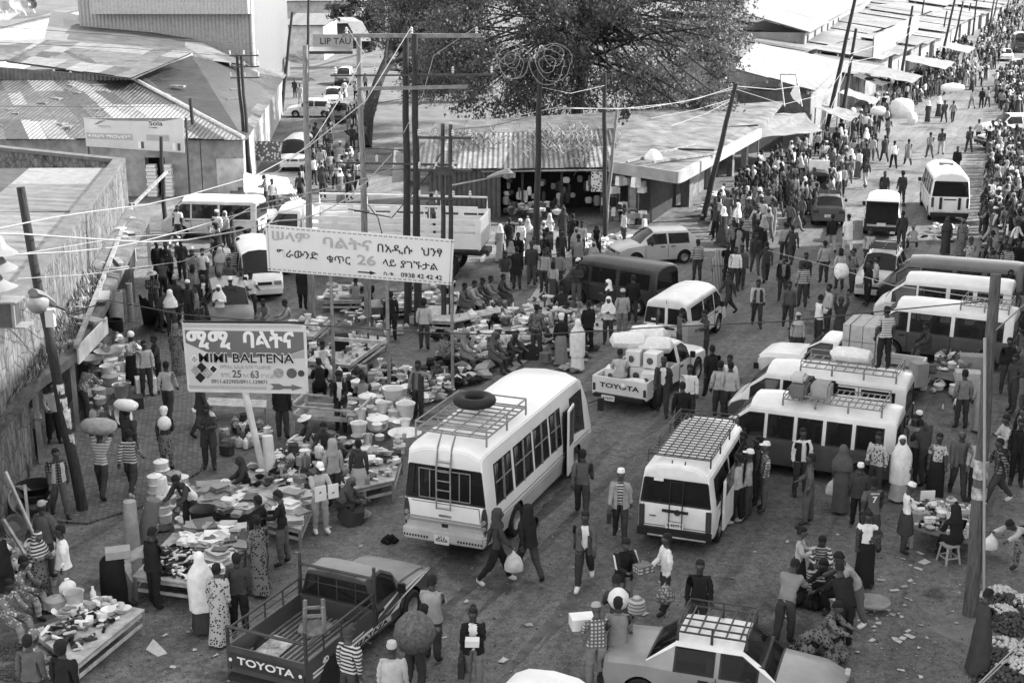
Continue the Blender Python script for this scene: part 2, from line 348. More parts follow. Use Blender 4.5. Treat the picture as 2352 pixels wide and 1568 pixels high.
def stone_mat():
 m=mat('stone_wall',.4,.9,0);t=m.node_tree;b=t.nodes['Principled BSDF'];L=t.links.new
 tc=t.nodes.new('ShaderNodeTexCoord');v=t.nodes.new('ShaderNodeTexVoronoi');v.feature='DISTANCE_TO_EDGE';v.inputs['Scale'].default_value=2.6;L(tc.outputs['Object'],v.inputs[0])
 n=t.nodes.new('ShaderNodeTexNoise');n.inputs['Scale'].default_value=1.6;n.inputs['Detail'].default_value=9;n.inputs['Roughness'].default_value=.75
 mp=t.nodes.new('ShaderNodeMapping');mp.inputs['Scale'].default_value=(1.2,1.2,.5);L(tc.outputs['Object'],mp.inputs[0]);L(mp.outputs[0],n.inputs['Vector'])
 r=t.nodes.new('ShaderNodeValToRGB');e=r.color_ramp.elements;e[0].position=.36;e[0].color=(.035,.035,.035,1);e[1].position=.62;e[1].color=(.2,.2,.2,1);L(n.outputs['Fac'],r.inputs[0])
 r2=t.nodes.new('ShaderNodeValToRGB');e=r2.color_ramp.elements;e[0].color=(.35,.35,.35,1);e[1].position=.08;L(v.outputs['Distance'],r2.inputs[0])
 mx=t.nodes.new('ShaderNodeMix');mx.data_type='RGBA';mx.blend_type='MULTIPLY';mx.inputs[0].default_value=1;L(r.outputs[0],mx.inputs[6]);L(r2.outputs[0],mx.inputs[7]);L(mx.outputs[2],b.inputs['Base Color'])
 bp=t.nodes.new('ShaderNodeBump');bp.inputs['Distance'].default_value=.05;L(v.outputs['Distance'],bp.inputs['Height']);L(bp.outputs[0],b.inputs['Normal']);return m
w=empty('stone_wall',(0,0,0),0,'stained stone wall with a flat coping running down the left side of the market','wall')
m=MB();m.wall(WD,WB,0,4.4,.3);m.wall(WB,WA,0,4.4,.3);m.build('masonry',stone_mat(),w,smooth=0)
m=MB();m.wall(WD,WB,4.403,4.55,.5);m.wall(WB,WA,4.406,4.553,.5);m.build('coping',mat('coping_cement',.12,.9,.3,2),w,smooth=0)
yd=empty('lean_to_shed',(0,0,0),0,'lean to shed of loose flat sheets behind the stone wall coping','shed')
n_=(WB-WD).normalized();nx=Vector((-n_.y,n_.x,0));q0,q1=WB+nx*.6-n_*.7,WD+nx*.6
for o in(q0,q1):o.z=4.2
roof(yd,'roof',q1,q0,q0+nx*9+Vector((0,0,.5))-n_*2,q1+nx*9+Vector((0,0,.5)),7,3,[I_P[0],I_P[1],mat('tar_sheet',.06,.9,.4,1),mat('flat_sheet_pale',.2,.6,.3)],(3,1.5,3,1),21)
m=MB();p=q1.lerp(q0,.5)+nx*8.5;m.box((p.x,p.y,2.2),(.3,8,4.3),math.atan2(n_.y,n_.x)-math.pi/2);m.build('wall',M_CONC,yd,smooth=0)
SF=[G(-80,985,2.4),G(0,930,2.4),G(90,868,2.4),G(175,805,2.4),G(245,690,2.4),G(306,556,2.4),G(345,488,2.4)]
te=MB();back=[WD.lerp(WB,t)-nx*.02 for t in(0,.2,.33,.45,.62,.83,.97)]
tv=[Vector((p.x,p.y,2.32))for p in SF]+[Vector((p.x,p.y,2.55))for p in back]
te.add(tv,[(i,i+1,i+8,i+7)for i in range(6)])
te.add([v-Vector((0,0,.25))for v in tv],[(i,i+1,i+8,i+7)for i in range(6)])
te.add([tv[i]for i in range(7)]+[tv[i]-Vector((0,0,.25))for i in range(7)],[(i,i+1,i+8,i+7)for i in range(6)])
sh=empty('shop_row',(0,0,0),0,'row of low dark shops under a weedy earth covered roof beside the cobbles','shops')
te.build('earth_roof',mat('earth_roof',.1,.95,.5,1.6,bump=.6),sh,smooth=30)
m=MB()
for i in range(6):
 a,b2=SF[i]+nx*.9,SF[i+1]+nx*.9
 m.wall(b2,a,0,2.1,.12)
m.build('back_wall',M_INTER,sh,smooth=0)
for i in range(1,7):
 m=MB();a=SF[i]+nx*.15;m.box((a.x,a.y,1.05),(.14,.14,2.1),.4);m.build('post',M_WOOD,sh,smooth=0)
m=MB();m.wall(SF[3]-nx*.06,G(247,735,2.4),2.0,2.5,.05);m.build('fascia_board',M_PLASTER,sh,smooth=0)
m=MB();a,b2=G(0,1075,.0),G(44,1045,0);m.wall((a.x-.6,a.y-.6),(b2.x,b2.y),.6,1.7,.08);m.build('painted_board',mat('kiosk_board',.4,.7,.2),sh,smooth=0)
m=MB();m.wall((b2.x-.35,b2.y-.3),(b2.x+.02,b2.y+.02),0,2.1,.1);m.build('pillar',stone_mat(),sh,smooth=0)
m=MB();rr=random.Random(12)
for k in range(1500):
 t=rr.random()**.8*.62;s_=rr.random();b0=WD.lerp(WB,.15+t*.85);i=min(5,int((.15+t*.85)*6));f0=SF[i].lerp(SF[i+1],(.15+t*.85)*6-i)
 p=Vector((b0.x,b0.y,2.5)).lerp(Vector((f0.x,f0.y,2.34)),s_*.8);h=.1+.32*rr.random()*(1-.5*s_);a=rr.random()*6.28;w_=.02+.03*rr.random()
 d=Vector((math.cos(a),math.sin(a),0));e=Vector((-d.y,d.x,0))*w_
 m.add([p-e,p+e,p+d*h*.5+Vector((0,0,h))],[(0,1,2)],k%2)
tag(m.build('weeds',[mat('dry_grass',.3,.9,.3),mat('green_weeds',.08,.9,.3)],smooth=0,fix=False),'rough grass and weeds along the foot of the stone wall','weeds',kind='stuff')
m=MB()
for k in range(26):
 i=rr.randrange(3,6);p=SF[i].lerp(SF[i+1],rr.random())+nx*(.1+rr.random()*.9);m.box((p.x,p.y,2.42+.1*rr.random()),(.2+rr.random()*1.1,.12+rr.random()*.4,.08),rr.random()*3,rr.randrange(3))
tag(m.build('roof_clutter',[M_WOOD,I_P[2],M_CARD],smooth=0),'planks, sheets and boxes strewn over the low shop roofs','scrap',kind='stuff')
ts=empty('tin_roofed_shop',(0,0,0),0,'long tin roofed shop with a dark goods hung front behind the white cargo truck','shop')
a0,a1,a2,a3=G(936,390,2.6),G(1398,384,2.6),G(1412,296,3.7),G(985,312,3.7)
roof(ts,'tin_awning',a0,a1,a2,a3,9,2,I_N,(3,3,1.5,.4),31)
roof(ts,'rear_roof',a3,a2,G(1425,258,4.2),G(1000,282,4.2),6,2,I_P,(1,3,2,.2),33)
yf=a0.y+.9
m=MB();x0,x1,x2=atY(985,420,yf).x,atY(1150,420,yf).x,atY(1398,420,yf).x
m.wall((x0,yf),(x1,yf),0,2.55,.12);m.build('shuttered_wall',iron('slate_shutter',.1,'X',period=.25,rust=.3),ts,smooth=0)
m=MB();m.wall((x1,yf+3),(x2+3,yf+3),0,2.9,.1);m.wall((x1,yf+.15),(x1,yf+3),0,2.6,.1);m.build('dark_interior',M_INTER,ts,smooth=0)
m=MB();m.tube([(x1-1,yf-.5,2.45),(x2,yf-.4,2.5)],.05,6);m.build('awning_pole',M_POLE,ts)
for u in(1200,1290,1395):
 m=MB();p=atY(u,430,yf);m.box((p.x,yf,1.25),(.12,.12,2.5));m.build('post',M_WOODD,ts,smooth=0)
rr=random.Random(41)
M_GOODS=[mat('goods_%d'%k,v_,.6,.2,6)for k,v_ in enumerate((.03,.1,.25,.5,.72))]
for k in range(46):
 u=rr.uniform(1158,1392);p=atY(u,420,yf+rr.uniform(.1,.9));z=rr.uniform(.5,2.3);m=MB()
 w_,h_=rr.uniform(.15,.4),rr.uniform(.2,.6)
 m.rings([[Vector((p.x+w_/2*math.cos(a)*f,p.y+.09*math.sin(a),z-h_*t))for a in[j*.7854 for j in range(8)]]for t,f in((0,.5),(.1,.9),(.6,1),(1,.8))])
 tag(m.build('hanging_goods',rr.choice(M_GOODS)),'small bundle hanging in the dark front of the tin roofed shop','goods','goods hung in the tin roofed shop front')
m=MB();p,q=atY(1358,391,yf-.3),atY(1386,440,yf-.3);m.box(((p.x+q.x)/2,yf-.3,(p.z+q.z)/2),(q.x-p.x,.04,p.z-q.z))
tag(m.build('patterned_cloth',pattern('ring_print','floral',.05,.6,.5)),'white and black ring patterned cloth hanging at the shop front corner','cloth')
m=MB()
for k in range(900):
 u=rr.gauss(1300,55);v=rr.gauss(325,22);t=max(0,min(1,(385-v)/85));p=G(u,v,2.75+1.0*t);a=rr.random()*6.28;l=rr.uniform(.1,.5)
 d=Vector((math.cos(a),math.sin(a),rr.uniform(.1,1)))*l;m.bar(p,p+d,.02,.012,k%3)
tag(m.build('dry_brush',[mat('dry_stems',.4,.9,.3),mat('dry_leaves',.2,.9,.3),M_WOODD],smooth=0),'dry brush and plant litter lying over the tin shop roof','brush',kind='stuff')
m=MB()
for k in range(500):
 u=rr.gauss(1085,35);v=rr.gauss(322,10);t=max(0,min(1,(385-v)/85));p=G(u,v,2.75+1.1*t);a=rr.random()*6.28;l=rr.uniform(.1,.4)
 d=Vector((math.cos(a),math.sin(a),rr.uniform(.1,1)))*l;m.bar(p,p+d,.03,.012,k%2)
tag(m.build('creeper',[mat('creeper_leaf',.25,.9,.3),mat('creeper_dark',.05,.9,.3)],smooth=0),'leafy creeper tangled on the roof edge beside the steel frame pole','plant',kind='stuff')
def cloth(A,B,C,D,sag,n=10,wr=.05,seed=0,th=.015):
 r=random.Random(seed);A,B,C,D=map(Vector,(A,B,C,D));ph=[r.random()*6 for _ in range(4)]
 top=[]
 for j in range(n+1):
  for i in range(n+1):
   s_,t=i/n,j/n;p=(A*(1-s_)+B*s_)*(1-t)+(D*(1-s_)+C*s_)*t
   p.z-=sag*4*s_*(1-s_)*(t*(1-t)*2+.3)-wr*(math.sin(9*s_+ph[0]+3*t)+.6*math.sin(17*t+ph[1]));top.append(p)
 k=(n+1)**2;m=MB();F=[(j*(n+1)+i,j*(n+1)+i+1,(j+1)*(n+1)+i+1,(j+1)*(n+1)+i)for j in range(n)for i in range(n)]
 m.add(top,F);m.add([p-Vector((0,0,th))for p in top],[f[::-1]for f in F]);return m
for k,(A,B,C,D,sag,mt,lab)in enumerate(((G(900,415,2.0),G(1015,412,1.9),G(1012,372,2.5),G(905,345,2.7),.25,mat('grey_tarp',.16,.7,.3,2),'sagging grey tarpaulin left of the shuttered wall'),(G(930,452,1.2),G(1015,448,1.2),G(1020,405,2.0),G(940,402,2.0),.2,mat('pale_tarp',.35,.7,.3,2),'pale striped tarpaulin lean to behind the truck rails'),(G(560,440,.7),G(680,445,.6),G(660,405,1.1),G(560,395,1.3),.2,M_TARP,'white canvas sheet over goods beside the parked van'))):
 tag(cloth(A,B,C,D,sag,seed=k).build('tarpaulin',mt,fix=False),lab,'tarpaulin')
cs=empty('corner_shop',(0,0,0),0,'flat roofed corner shop with a rounded pale fascia and dark open fronts','shop')
c0,c1,c2=G(1404,372,3.0),G(1562,397,3.0),G(1750,296,3.0)
arc=[]
for k in range(9):
 t=k/8;p=c0.lerp(c1,.93)*(1-t)**2+c1*2*t*(1-t)+c1.lerp(c2,.07)*t*t;arc.append(p)
path=[c0]+arc+[c2];inn=Vector((-3.4,9.0,0))
m=MB();r1,r2=[],[]
for p in path:r1.append(Vector((p.x,p.y,3.02)));r2.append(Vector((p.x,p.y,2.45)))
n=len(path);m.add(r1+r2,[(i,i+1,n+i+1,n+i)for i in range(n-1)])
off=[p+Vector((-.12,.25,0))for p in r1];off2=[p+Vector((-.12,.25,0))for p in r2]
m.add(off+off2,[(i,i+1,n+i+1,n+i)for i in range(n-1)]);m.add(r1+off,[(i,i+1,n+i+1,n+i)for i in range(n-1)]);m.add(r2+off2,[(i,i+1,n+i+1,n+i)for i in range(n-1)])
m.build('fascia',mat('fascia_paint',.26,.7,.25,.8),cs,smooth=30)
bk1,bk0=G(1800,232,3.3),G(1452,255,3.6)
m=MB();m.slab([p+Vector((-.06,.12,-.03))for p in r1]+[bk1,bk0],.2);m.build('roof',mat('bitumen_roof',.14,.85,.6,.9,bump=.5),cs,smooth=0)
m=MB()
for k,(u0,v0,u1,v1)in enumerate(((1440,372,1600,330),(1560,300,1740,288),(1650,352,1500,372),(1480,340,1640,345),(1650,290,1590,262))):
 a,b2=G(u0,v0,3.1),G(u1,v1,3.2);m.bar(a,b2,.12,.1,k%2)
tag(m.build('roof_battens',[M_WOOD,M_WOODD],smooth=0),'loose battens lying across the corner shop roof','timber',kind='stuff')
m=MB();i0,i1,i2=c0+Vector((-.3,2.2,0)),c1+Vector((-1.2,2.6,0)),c2+Vector((-2.4,1.0,0))
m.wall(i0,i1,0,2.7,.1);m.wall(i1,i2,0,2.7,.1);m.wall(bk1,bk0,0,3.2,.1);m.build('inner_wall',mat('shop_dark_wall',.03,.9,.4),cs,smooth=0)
for k,(u,v,w_)in enumerate(((1538,487,.55),(1590,480,.5),(1640,440,.35),(1690,410,.35),(1722,388,.35))):
 m=MB();p=G(u,v,0)+Vector((-.2,.9,0));m.box((p.x,p.y,1.27),(w_,w_,2.54),R(60));m.build('column',[mat('column_paint',.3,.8,.2),mat('column_grey',.16,.8,.3)][k%2],cs,smooth=0)
m=MB();a,b2=G(1595,470,0),G(1650,430,0);m.wall((a.x-.3,a.y+.9),(b2.x-.3,b2.y+.9),0,2.5,.1);m.build('side_wall',iron('side_boards',.28,'X',period=.3),cs,smooth=0)
rr=random.Random(45)
for k in range(5):
 q=i0.lerp(i1,.1+.2*k);m=MB();m.box((q.x,q.y-.08,1.1),(.62,.06,2.2));f_=m.build('door_frame',MATS['column_grey'],cs,smooth=0);m=MB();m.box((q.x,q.y-.1,1.05),(.5,.06,2.0));m.build('door',[M_INTER,M_WOOD,M_INTER,MATS['column_paint'],M_WOODD][k],f_,smooth=0)
for k in range(34):
 q=i0.lerp(i1,rr.random())+Vector((rr.uniform(-.1,.1),-rr.uniform(.3,1.6),0));z=rr.choice((.25,.5,.8))if k%3 else rr.uniform(1.4,2.2);m=MB();w_=rr.uniform(.2,.5);m.box((q.x,q.y,z),(w_,w_*.8,rr.uniform(.2,.5)),rr.random(),taper=rr.uniform(.8,1))
 tag(m.build('stacked_goods',rr.choice(M_GOODS)),'small bundle stacked in the open front of the corner shop','goods','goods in the corner shop front')
m=MB();p=G(1500,366,3.05);m.rings([[p+Vector((.5*f*math.cos(a),.4*f*math.sin(a),z))for a in[j*.63 for j in range(10)]]for z,f in((0,1),(.25,.8),(.5,.3))])
tag(m.build('plastic_sack',M_SACK),'white plastic sack on the front edge of the corner shop roof','sack')
wb=empty('white_roofed_building',(0,0,0),0,'plain building with one bright white sloping roof above the street stalls','building')
f1,f2=G(1873,208,4),G(1942,143,4);f0=atY(1685,157,f1.y+3.2);f3=atY(1735,100,f2.y+3)
roof(wb,'roof',f0,f1,f2,f3,5,3,[I_P[3],I_P[0],I_P[3],iron('roof_white',.18,'X',.9,.25,depth=.02)],(2,.6,1,4),51)
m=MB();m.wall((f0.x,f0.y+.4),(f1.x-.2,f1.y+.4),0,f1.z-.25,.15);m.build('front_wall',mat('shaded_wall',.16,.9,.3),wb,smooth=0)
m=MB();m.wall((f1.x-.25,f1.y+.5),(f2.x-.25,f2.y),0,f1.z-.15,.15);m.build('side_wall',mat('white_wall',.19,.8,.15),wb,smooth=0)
for k in range(6):
 p=f0.lerp(f1,(k+.5)/6);m=MB();m.box((p.x,p.y+.1,p.z-.28),(.12,.5,.22));m.build('rafter_end',M_PLASTER,wb,smooth=0)
hl=empty('gabled_hall',(0,0,0),0,'long pale hall with a big smooth roof and a row of small windows','building')
e0,e1=G(1856,74,5),G(1986,3,5);e1=e0+(e1-e0)*1.3;rk=atY(1656,15,e0.y+2.4);rk2=rk+(e1-e0)
roof(hl,'roof',e0,e1,rk2,rk,6,3,[I_P[0],I_P[1],I_P[0],iron('hall_roof_pale',.135,'Y',.6,.25,depth=.02,rot=-R(72))],(1,.2,1,5),53)
ed=(e1-e0);ed.z=0;edn=ed.normalized();en=Vector((edn.y,-edn.x,0))
m=MB();m.wall(e0-en*.3,e0+ed-en*.3,0,4.85,.2);m.wall(Vector((rk.x,rk.y+.4,0)),e0-en*.3+edn*.4,0,4.9,.2);m.build('wall',mat('hall_plaster',.22,.85,.2,1),hl,smooth=0)
for k,(u,v)in enumerate(((1864,92),(1893,83),(1914,71),(1942,54),(1962,40),(1978,30))):
 t=(.9+5.2*k)/60;p=e0-en*.3+edn*(3+8.5*k);m=MB();m.box((p.x,p.y,4.0),(1.5,.12,1.1),math.atan2(edn.y,edn.x));f_=m.build('window',M_INTER,hl,smooth=0)
 m=MB();m.box((p.x,p.y,3.4),(1.8,.3,.08),math.atan2(edn.y,edn.x));m.build('sill',M_PLASTER,f_,smooth=0)
m=MB();m.slab([G(1690,66,4.6),G(1755,47,5.2),G(1852,78,4.6),G(1826,98,3.9),G(1722,72,3.9)],.1);m.build('veranda_roof',I_P[2],hl,smooth=0)
for u in(1738,1765,1795,1815):
 m=MB();p=G(u,76+(u-1722)*.25,3.8);m.box((p.x,p.y+.4,1.9),(.25,.25,3.8));m.build('veranda_post',M_PLASTER,hl,smooth=0)
m=MB();p,q=G(1690,80,3.8),G(1830,104,3.7);m.wall((p.x,p.y+4),(q.x,q.y+4),0,4.3,.1);m.build('veranda_wall',M_INTER,hl,smooth=0)
SD=Vector((math.cos(R(67.5)),math.sin(R(67.5)),0));SN=Vector((-SD.y,SD.x,0));SP=Vector((14.8,83.2,0))
rr=random.Random(77)
def shed(s0,s1,o0,o1,zf,zb,lab,seed,wts=(3,3,1.5,1),wallm=None):
 r=empty('market_shed',(0,0,0),0,lab,'shed','tin sheds along the street')
 A,B,C,D=SP+SD*s0+SN*o0,SP+SD*s1+SN*o0,SP+SD*s1+SN*o1,SP+SD*s0+SN*o1
 up=lambda p,z:Vector((p.x,p.y,z))
 roof(r,'roof',up(A,zf),up(B,zf),up(C,zb),up(D,zb),max(2,int((s1-s0)/2.2)),max(1,int((o1-o0)/3)),I_S,wts,seed)
 m=MB();ins=SN*.5
 m.wall(D,A+ins,0,zf-.1,.1);m.wall(A+ins*1.5,B+ins*1.5,0,zf-.1,.1);m.wall(D-ins,C-ins,0,zb-.15,.1);m.build('wall',wallm or mat('shed_wall',.24,.9,.4,1),r,smooth=0);return r
shed(22,31,1.2,6,2.9,3.3,'low tin shed just past the white roofed building',61)
k=0
for row,(oa,ob,za,zb)in enumerate(((.8,8,2.7,3.5),(8.6,17,3.2,4.2),(17.6,28,3.4,4.4),(28.6,42,3.6,4.8))):
 s_=(44,46,88,118)[row]
 while s_<235:
  L_=rr.uniform(9,16);z=rr.uniform(-.25,.35)
  shed(s_,s_+L_-.5,oa+rr.uniform(0,.6),ob-rr.uniform(0,.8),za+z,zb+z,'rusty tin shed in the patchwork of low roofs beside the far street',100+k,rr.choice(((3,3,1,1),(2,4,3,.3),(4,2,1,2))));k+=1;s_+=L_
m=MB();p,q=G(2003,166,1.8),G(2108,90,1.8);d=(q-p).normalized()
r_=empty('white_hoarding',(0,0,0),0,'tall blank white hoarding standing between the tin roofs beside the street','hoarding')
m.wall(p,q,1.6,5.2,.12);m.build('panel',mat('hoarding_white',.21,.7,.06),r_,smooth=0)
[MB().box((p.lerp(q,t).x-.2,p.lerp(q,t).y+.1,2.4),(.15,.15,4.8)).build('post',M_WOODD,r_,smooth=0)for t in(.05,.5,.95)]
CAN=[((1722,262,2.9),(1742,318,2.3),(1890,300,2.1),(1850,262,2.7),.35,M_AWN,'broad pale canvas awning stretched beside the corner shop'),]
def awn(u,v,L_,d,lab,m):
 p=G(u,v,2.45);q=lambda a,b,z:tuple(Vector((p.x,p.y,0))+SD*a+SN*b+Vector((0,0,z)));CAN.append((q(-L_/2,-d/2,2.1),q(L_/2,-d/2,2.15),q(L_/2,d/2,2.85),q(-L_/2,d/2,2.9),.12,m,lab))
awn(1975,222,4,2.6,'white awning flap below the dark awning',M_AWN);awn(2000,182,5,2.8,'dark awning with a pale emblem beside the tall poles',mat('dark_awning',.04,.8,.3));awn(2130,142,9,4.5,'white tent canopy in the far crowd',M_AWN);awn(2192,108,9,4,'small white tent furthest up the street',M_AWN);awn(2055,172,8,4,'ribbed beige awning below the white hoarding',mat('beige_awning',.16,.8,.4));awn(1925,258,4,2.4,'pale awning hung beside the foot of the tall poles',mat('beige_awning',.16))
for k,(A,B,C,D,sag,mt,lab)in enumerate(CAN):
 r_=empty('awning',(0,0,0),0,lab,'awning','awnings along the street');cn=[G(*x)if x[0]>900 else Vector(x)for x in(A,B,C,D)]
 cloth(*cn,sag,seed=20+k).build('canvas',mt,r_,fix=False)
 [MB().tube([(x.x,x.y,0),(x.x,x.y,x.z)],.04,6).build('pole',M_POLE,r_)for x in cn]
m=MB();p=G(2000,182,2.45);m.lathe([(.25,0),(.6,0),(.6,.05),(.25,.05)],p+Vector((.1,-.1,.1)),16,M=Matrix.Rotation(R(-14),3,'X'));m.build('emblem',M_AWN,[o for o in COL.objects if o.get('label','').startswith('dark awning')][0])
def block(name,u0,u1,v,z,depth,lab,wm,rm,seed=0,wts=(3,2,1,1)):
 a,b2=G(u0,v,0),G(u1,v,0);r=empty(name,(0,0,0),0,lab,'building')
 m=MB();m.wall(a,b2,0,z,.2);m.wall((b2.x,b2.y+.21),(b2.x,b2.y+depth),0,z,.2);m.wall((a.x+.2,a.y+.21),(a.x+.2,a.y+depth),0,z,.2);m.build('wall',wm,r,smooth=0)
 roof(r,'roof',(a.x-.4,a.y-.6,z+.1),(b2.x+.4,b2.y-.6,z+.1),(b2.x+.4,b2.y+depth,z+.9),(a.x-.4,a.y+depth,z+.9),5,2,rm,wts,seed);return r
al=block('alley_shop',655,745,138,4.2,14,'pale shop with a name board closing the end of the alley',M_PLASTER,I_P,71)
block('alley_shed',640,830,62,4.5,20,'long roofed shed across the top of the alley',M_CONC,I_P,72)
block('roadside_house',750,850,112,3.4,14,'dark fronted house with a bright leafy roof at the alley corner',mat('house_dark',.05,.9,.3),I_P,73)
block('distant_house',600,900,15,4,40,'broad tin roofed house furthest back above the alley',M_CONC,I_N,74)
p,q=atY(737,79,160),atY(792,112,160)
m=MB();m.box(((p.x+q.x)/2,160,(p.z+q.z)/2),(q.x-p.x+1.8,.1,p.z-q.z));sg=m.build('shop_board',mat('board_white',.3,.7,.1),al,smooth=0)
text('LIP TAU',1.0,M_INK,sg,frame(((p.x+q.x)/2+.3,159.93,(p.z+q.z)/2),(1,0,0),(0,0,1)),width=3.4)
m=MB();m.slab([G(700,118,3.0),G(810,118,3.0),G(800,108,3.2),G(705,108,3.2)],.3);m.build('awning',M_DARK,al,smooth=0)
m=MB();cc=[atY(*x)for x in((790,40,150),(812,50,149),(826,75,148),(832,95,147))]
m.rings([[c_+Vector((dx,dy,0))for dx,dy in((-.7,0),(.9,0),(.9,.05),(-.7,.05))]for c_ in cc]);tag(m.build('loose_roof_sheet',M_GREY,smooth=0),'bent pale sheet curling down from the roof above the alley','sheet')
rp=empty('fabric_canopy',(0,0,0),0,'dark cloth canopy on the pavement below the warehouse corner','canopy')
cloth(G(652,136,2.4),G(704,150,2.0),G(700,130,2.5),G(662,122,2.9),.1,seed=3).build('cloth',mat('canopy_dark',.06,.9,.4),rp,fix=False)
[MB().tube([(x.x,x.y,0),x],.05,6).build('pole',M_POLE,rp)for x in(G(652,136,2.4),G(704,150,2.0))]
ab=empty('unseen_shade_block',(0,0,0),0,'unseen tall block added right of the market to shade the foreground','building')  # unseen block, added to cast shade over the foreground
m=MB();m.box((39,31,16),(20,72,32));m.build('wall',M_CONC,ab,smooth=0)
m=MB()
for f in range(9):
 for j in range(14):m.box((28.96,0+j*5,3.4+f*3.3),(.12,1.8,1.5))
o=m.build('window_band',M_GLASS,ab,smooth=0);o['kind']='stuff'
m=MB();m.box((39,31,32.3),(20.6,72.6,.6));m.build('parapet',M_CONC,ab,smooth=0)
rr=random.Random(88)
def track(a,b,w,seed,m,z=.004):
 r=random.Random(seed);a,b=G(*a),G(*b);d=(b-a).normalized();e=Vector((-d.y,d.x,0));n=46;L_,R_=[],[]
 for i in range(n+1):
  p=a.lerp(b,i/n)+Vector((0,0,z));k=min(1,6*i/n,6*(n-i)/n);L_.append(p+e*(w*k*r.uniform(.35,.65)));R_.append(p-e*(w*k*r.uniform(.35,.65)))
 mb=MB();mb.add(L_+R_,[(i,i+1,n+2+i,n+1+i)for i in range(n)]);return struct(mb.build('dark_road_strip',m,smooth=0,fix=False))
M_STRIP=mat('dark_strip',.075,.8,.5,3,bump=.4);M_TRK2=mat('faint_track',.1,.9,.4,3,bump=.4)
for k,(a,b,w,m)in enumerate((((990,1432),(1420,1010),.34,M_STRIP),((1075,1432),(1470,1030),.22,M_STRIP),((880,1430),(1000,1300),.5,M_STRIP),((1230,1500),(1560,1080),.25,M_TRK2),((1150,1560),(1420,1250),.2,M_TRK2),((1470,1010),(1600,900),.3,M_TRK2),((600,1530),(760,1330),.25,M_TRK2),((420,1500),(640,1270),.3,M_TRK2))):track(a,b,w,60+k,m,.004+.0012*k)  # ragged dark strips laid flat along the road
def leafmat(name,base,rough):
 m=mat(name,base,rough,.35,2.5,spec=.5);t=m.node_tree;tl=t.nodes.new('ShaderNodeBsdfTranslucent');k=min(.5,base*1.5);tl.inputs[0].default_value=(k,k,k,1)
 mx=t.nodes.new('ShaderNodeMixShader');mx.inputs[0].default_value=.35;t.links.new(t.nodes['Principled BSDF'].outputs[0],mx.inputs[1]);t.links.new(tl.outputs[0],mx.inputs[2]);t.links.new(mx.outputs[0],t.nodes['Material Output'].inputs[0]);return m
def tree(name,label,foot,trunk_pts,blobs,nleaf,lsize,mats,seed,twigs=0,aspect=.5,bare=0):
 t=empty(name,foot,0,label,'tree');rr=np.random.default_rng(seed);r2=random.Random(seed)
 inv=Vector(foot)
 m=MB();m.tube([Vector(p)-inv for p,r in trunk_pts],[r for p,r in trunk_pts],10);top=Vector(trunk_pts[-1][0]);mid=Vector(trunk_pts[len(trunk_pts)//2][0])
 for c,rad in blobs:
  c=Vector(c);b0=mid.lerp(top,r2.random());k1=b0.lerp(c,.5)+Vector((0,0,.6));m.tube([b0-inv,k1-inv,c-inv],[.13,.07,.03],6)
  for _ in range(twigs):
   d=Vector((r2.gauss(0,1),r2.gauss(0,1),r2.gauss(0,.8))).normalized();e=c+Vector((d.x*rad[0],d.y*rad[1],d.z*rad[2]))*r2.uniform(.7,1.05)
   mm=c.lerp(e,.5)+Vector((r2.gauss(0,.4),r2.gauss(0,.4),r2.gauss(0,.4)));m.tube([c-inv,mm-inv,e-inv],[.04,.025,.012],4)
 m.build('trunk',mat('bark',.035,.9,.4,3,bump=.4),t)
 V=[];vol=np.array([r[0]*r[1]*r[2]for _,r in blobs]);cnt=(nleaf*vol**.8/(vol**.8).sum()).astype(int)
 for(c,rad),k in zip(blobs,cnt):
  nc=max(3,k//48)
  d=rr.normal(size=(nc,3));d/=np.linalg.norm(d,axis=1)[:,None];cc=np.array(c)+d*np.array(rad)*(rr.random(nc)**.45)[:,None]
  q=cc[rr.integers(0,nc,k)]+rr.normal(size=(k,3))*np.array([.36,.36,.24]);V.append(q)
 P=np.concatenate(V)-np.array(foot);k=len(P)
 a=rr.normal(size=(k,3));a/=np.linalg.norm(a,axis=1)[:,None];nrm=rr.normal(size=(k,3))+np.array([0,0,.9]);b=np.cross(nrm,a);b/=np.linalg.norm(b,axis=1)[:,None]
 sz=lsize*rr.uniform(.55,1.35,k)[:,None];A=a*sz;B=b*sz*aspect
 vs=np.stack([P-A,P+B,P+A,P-B],1).reshape(-1,3)
 me=bpy.data.meshes.new('crown');me.vertices.add(4*k);me.vertices.foreach_set('co',vs.ravel());me.loops.add(4*k);me.loops.foreach_set('vertex_index',np.arange(4*k))
 me.polygons.add(k);me.polygons.foreach_set('loop_start',np.arange(k)*4);me.polygons.foreach_set('loop_total',np.full(k,4))
 for x in mats:me.materials.append(x)
 me.polygons.foreach_set('material_index',rr.integers(0,len(mats),k));me.update();me.validate()
 link('crown',me,t);return t
LB=[leafmat('leaf_glossy',.08,.5),leafmat('leaf_dark',.05,.5),leafmat('leaf_pale',.12,.5)]
LD=[leafmat('feather_leaf',.04,.6),leafmat('feather_leaf_pale',.075,.6)]
r2=random.Random(5);bl=[]
for k in range(78):
 x=r2.uniform(-4.4,14.6);y=r2.uniform(88,101);z=r2.uniform(3.9,14)
 lim=15.2-max(0,(8-z))*.35
 if x>lim:x=lim-r2.random()*2
 if z<5.2 and(x<-2.5):z+=1.2
 if z<6 and y<91:z+=2
 s_=r2.uniform(.9,1.9);bl.append(((x,y,z),(s_*1.3,s_*1.2,s_)))
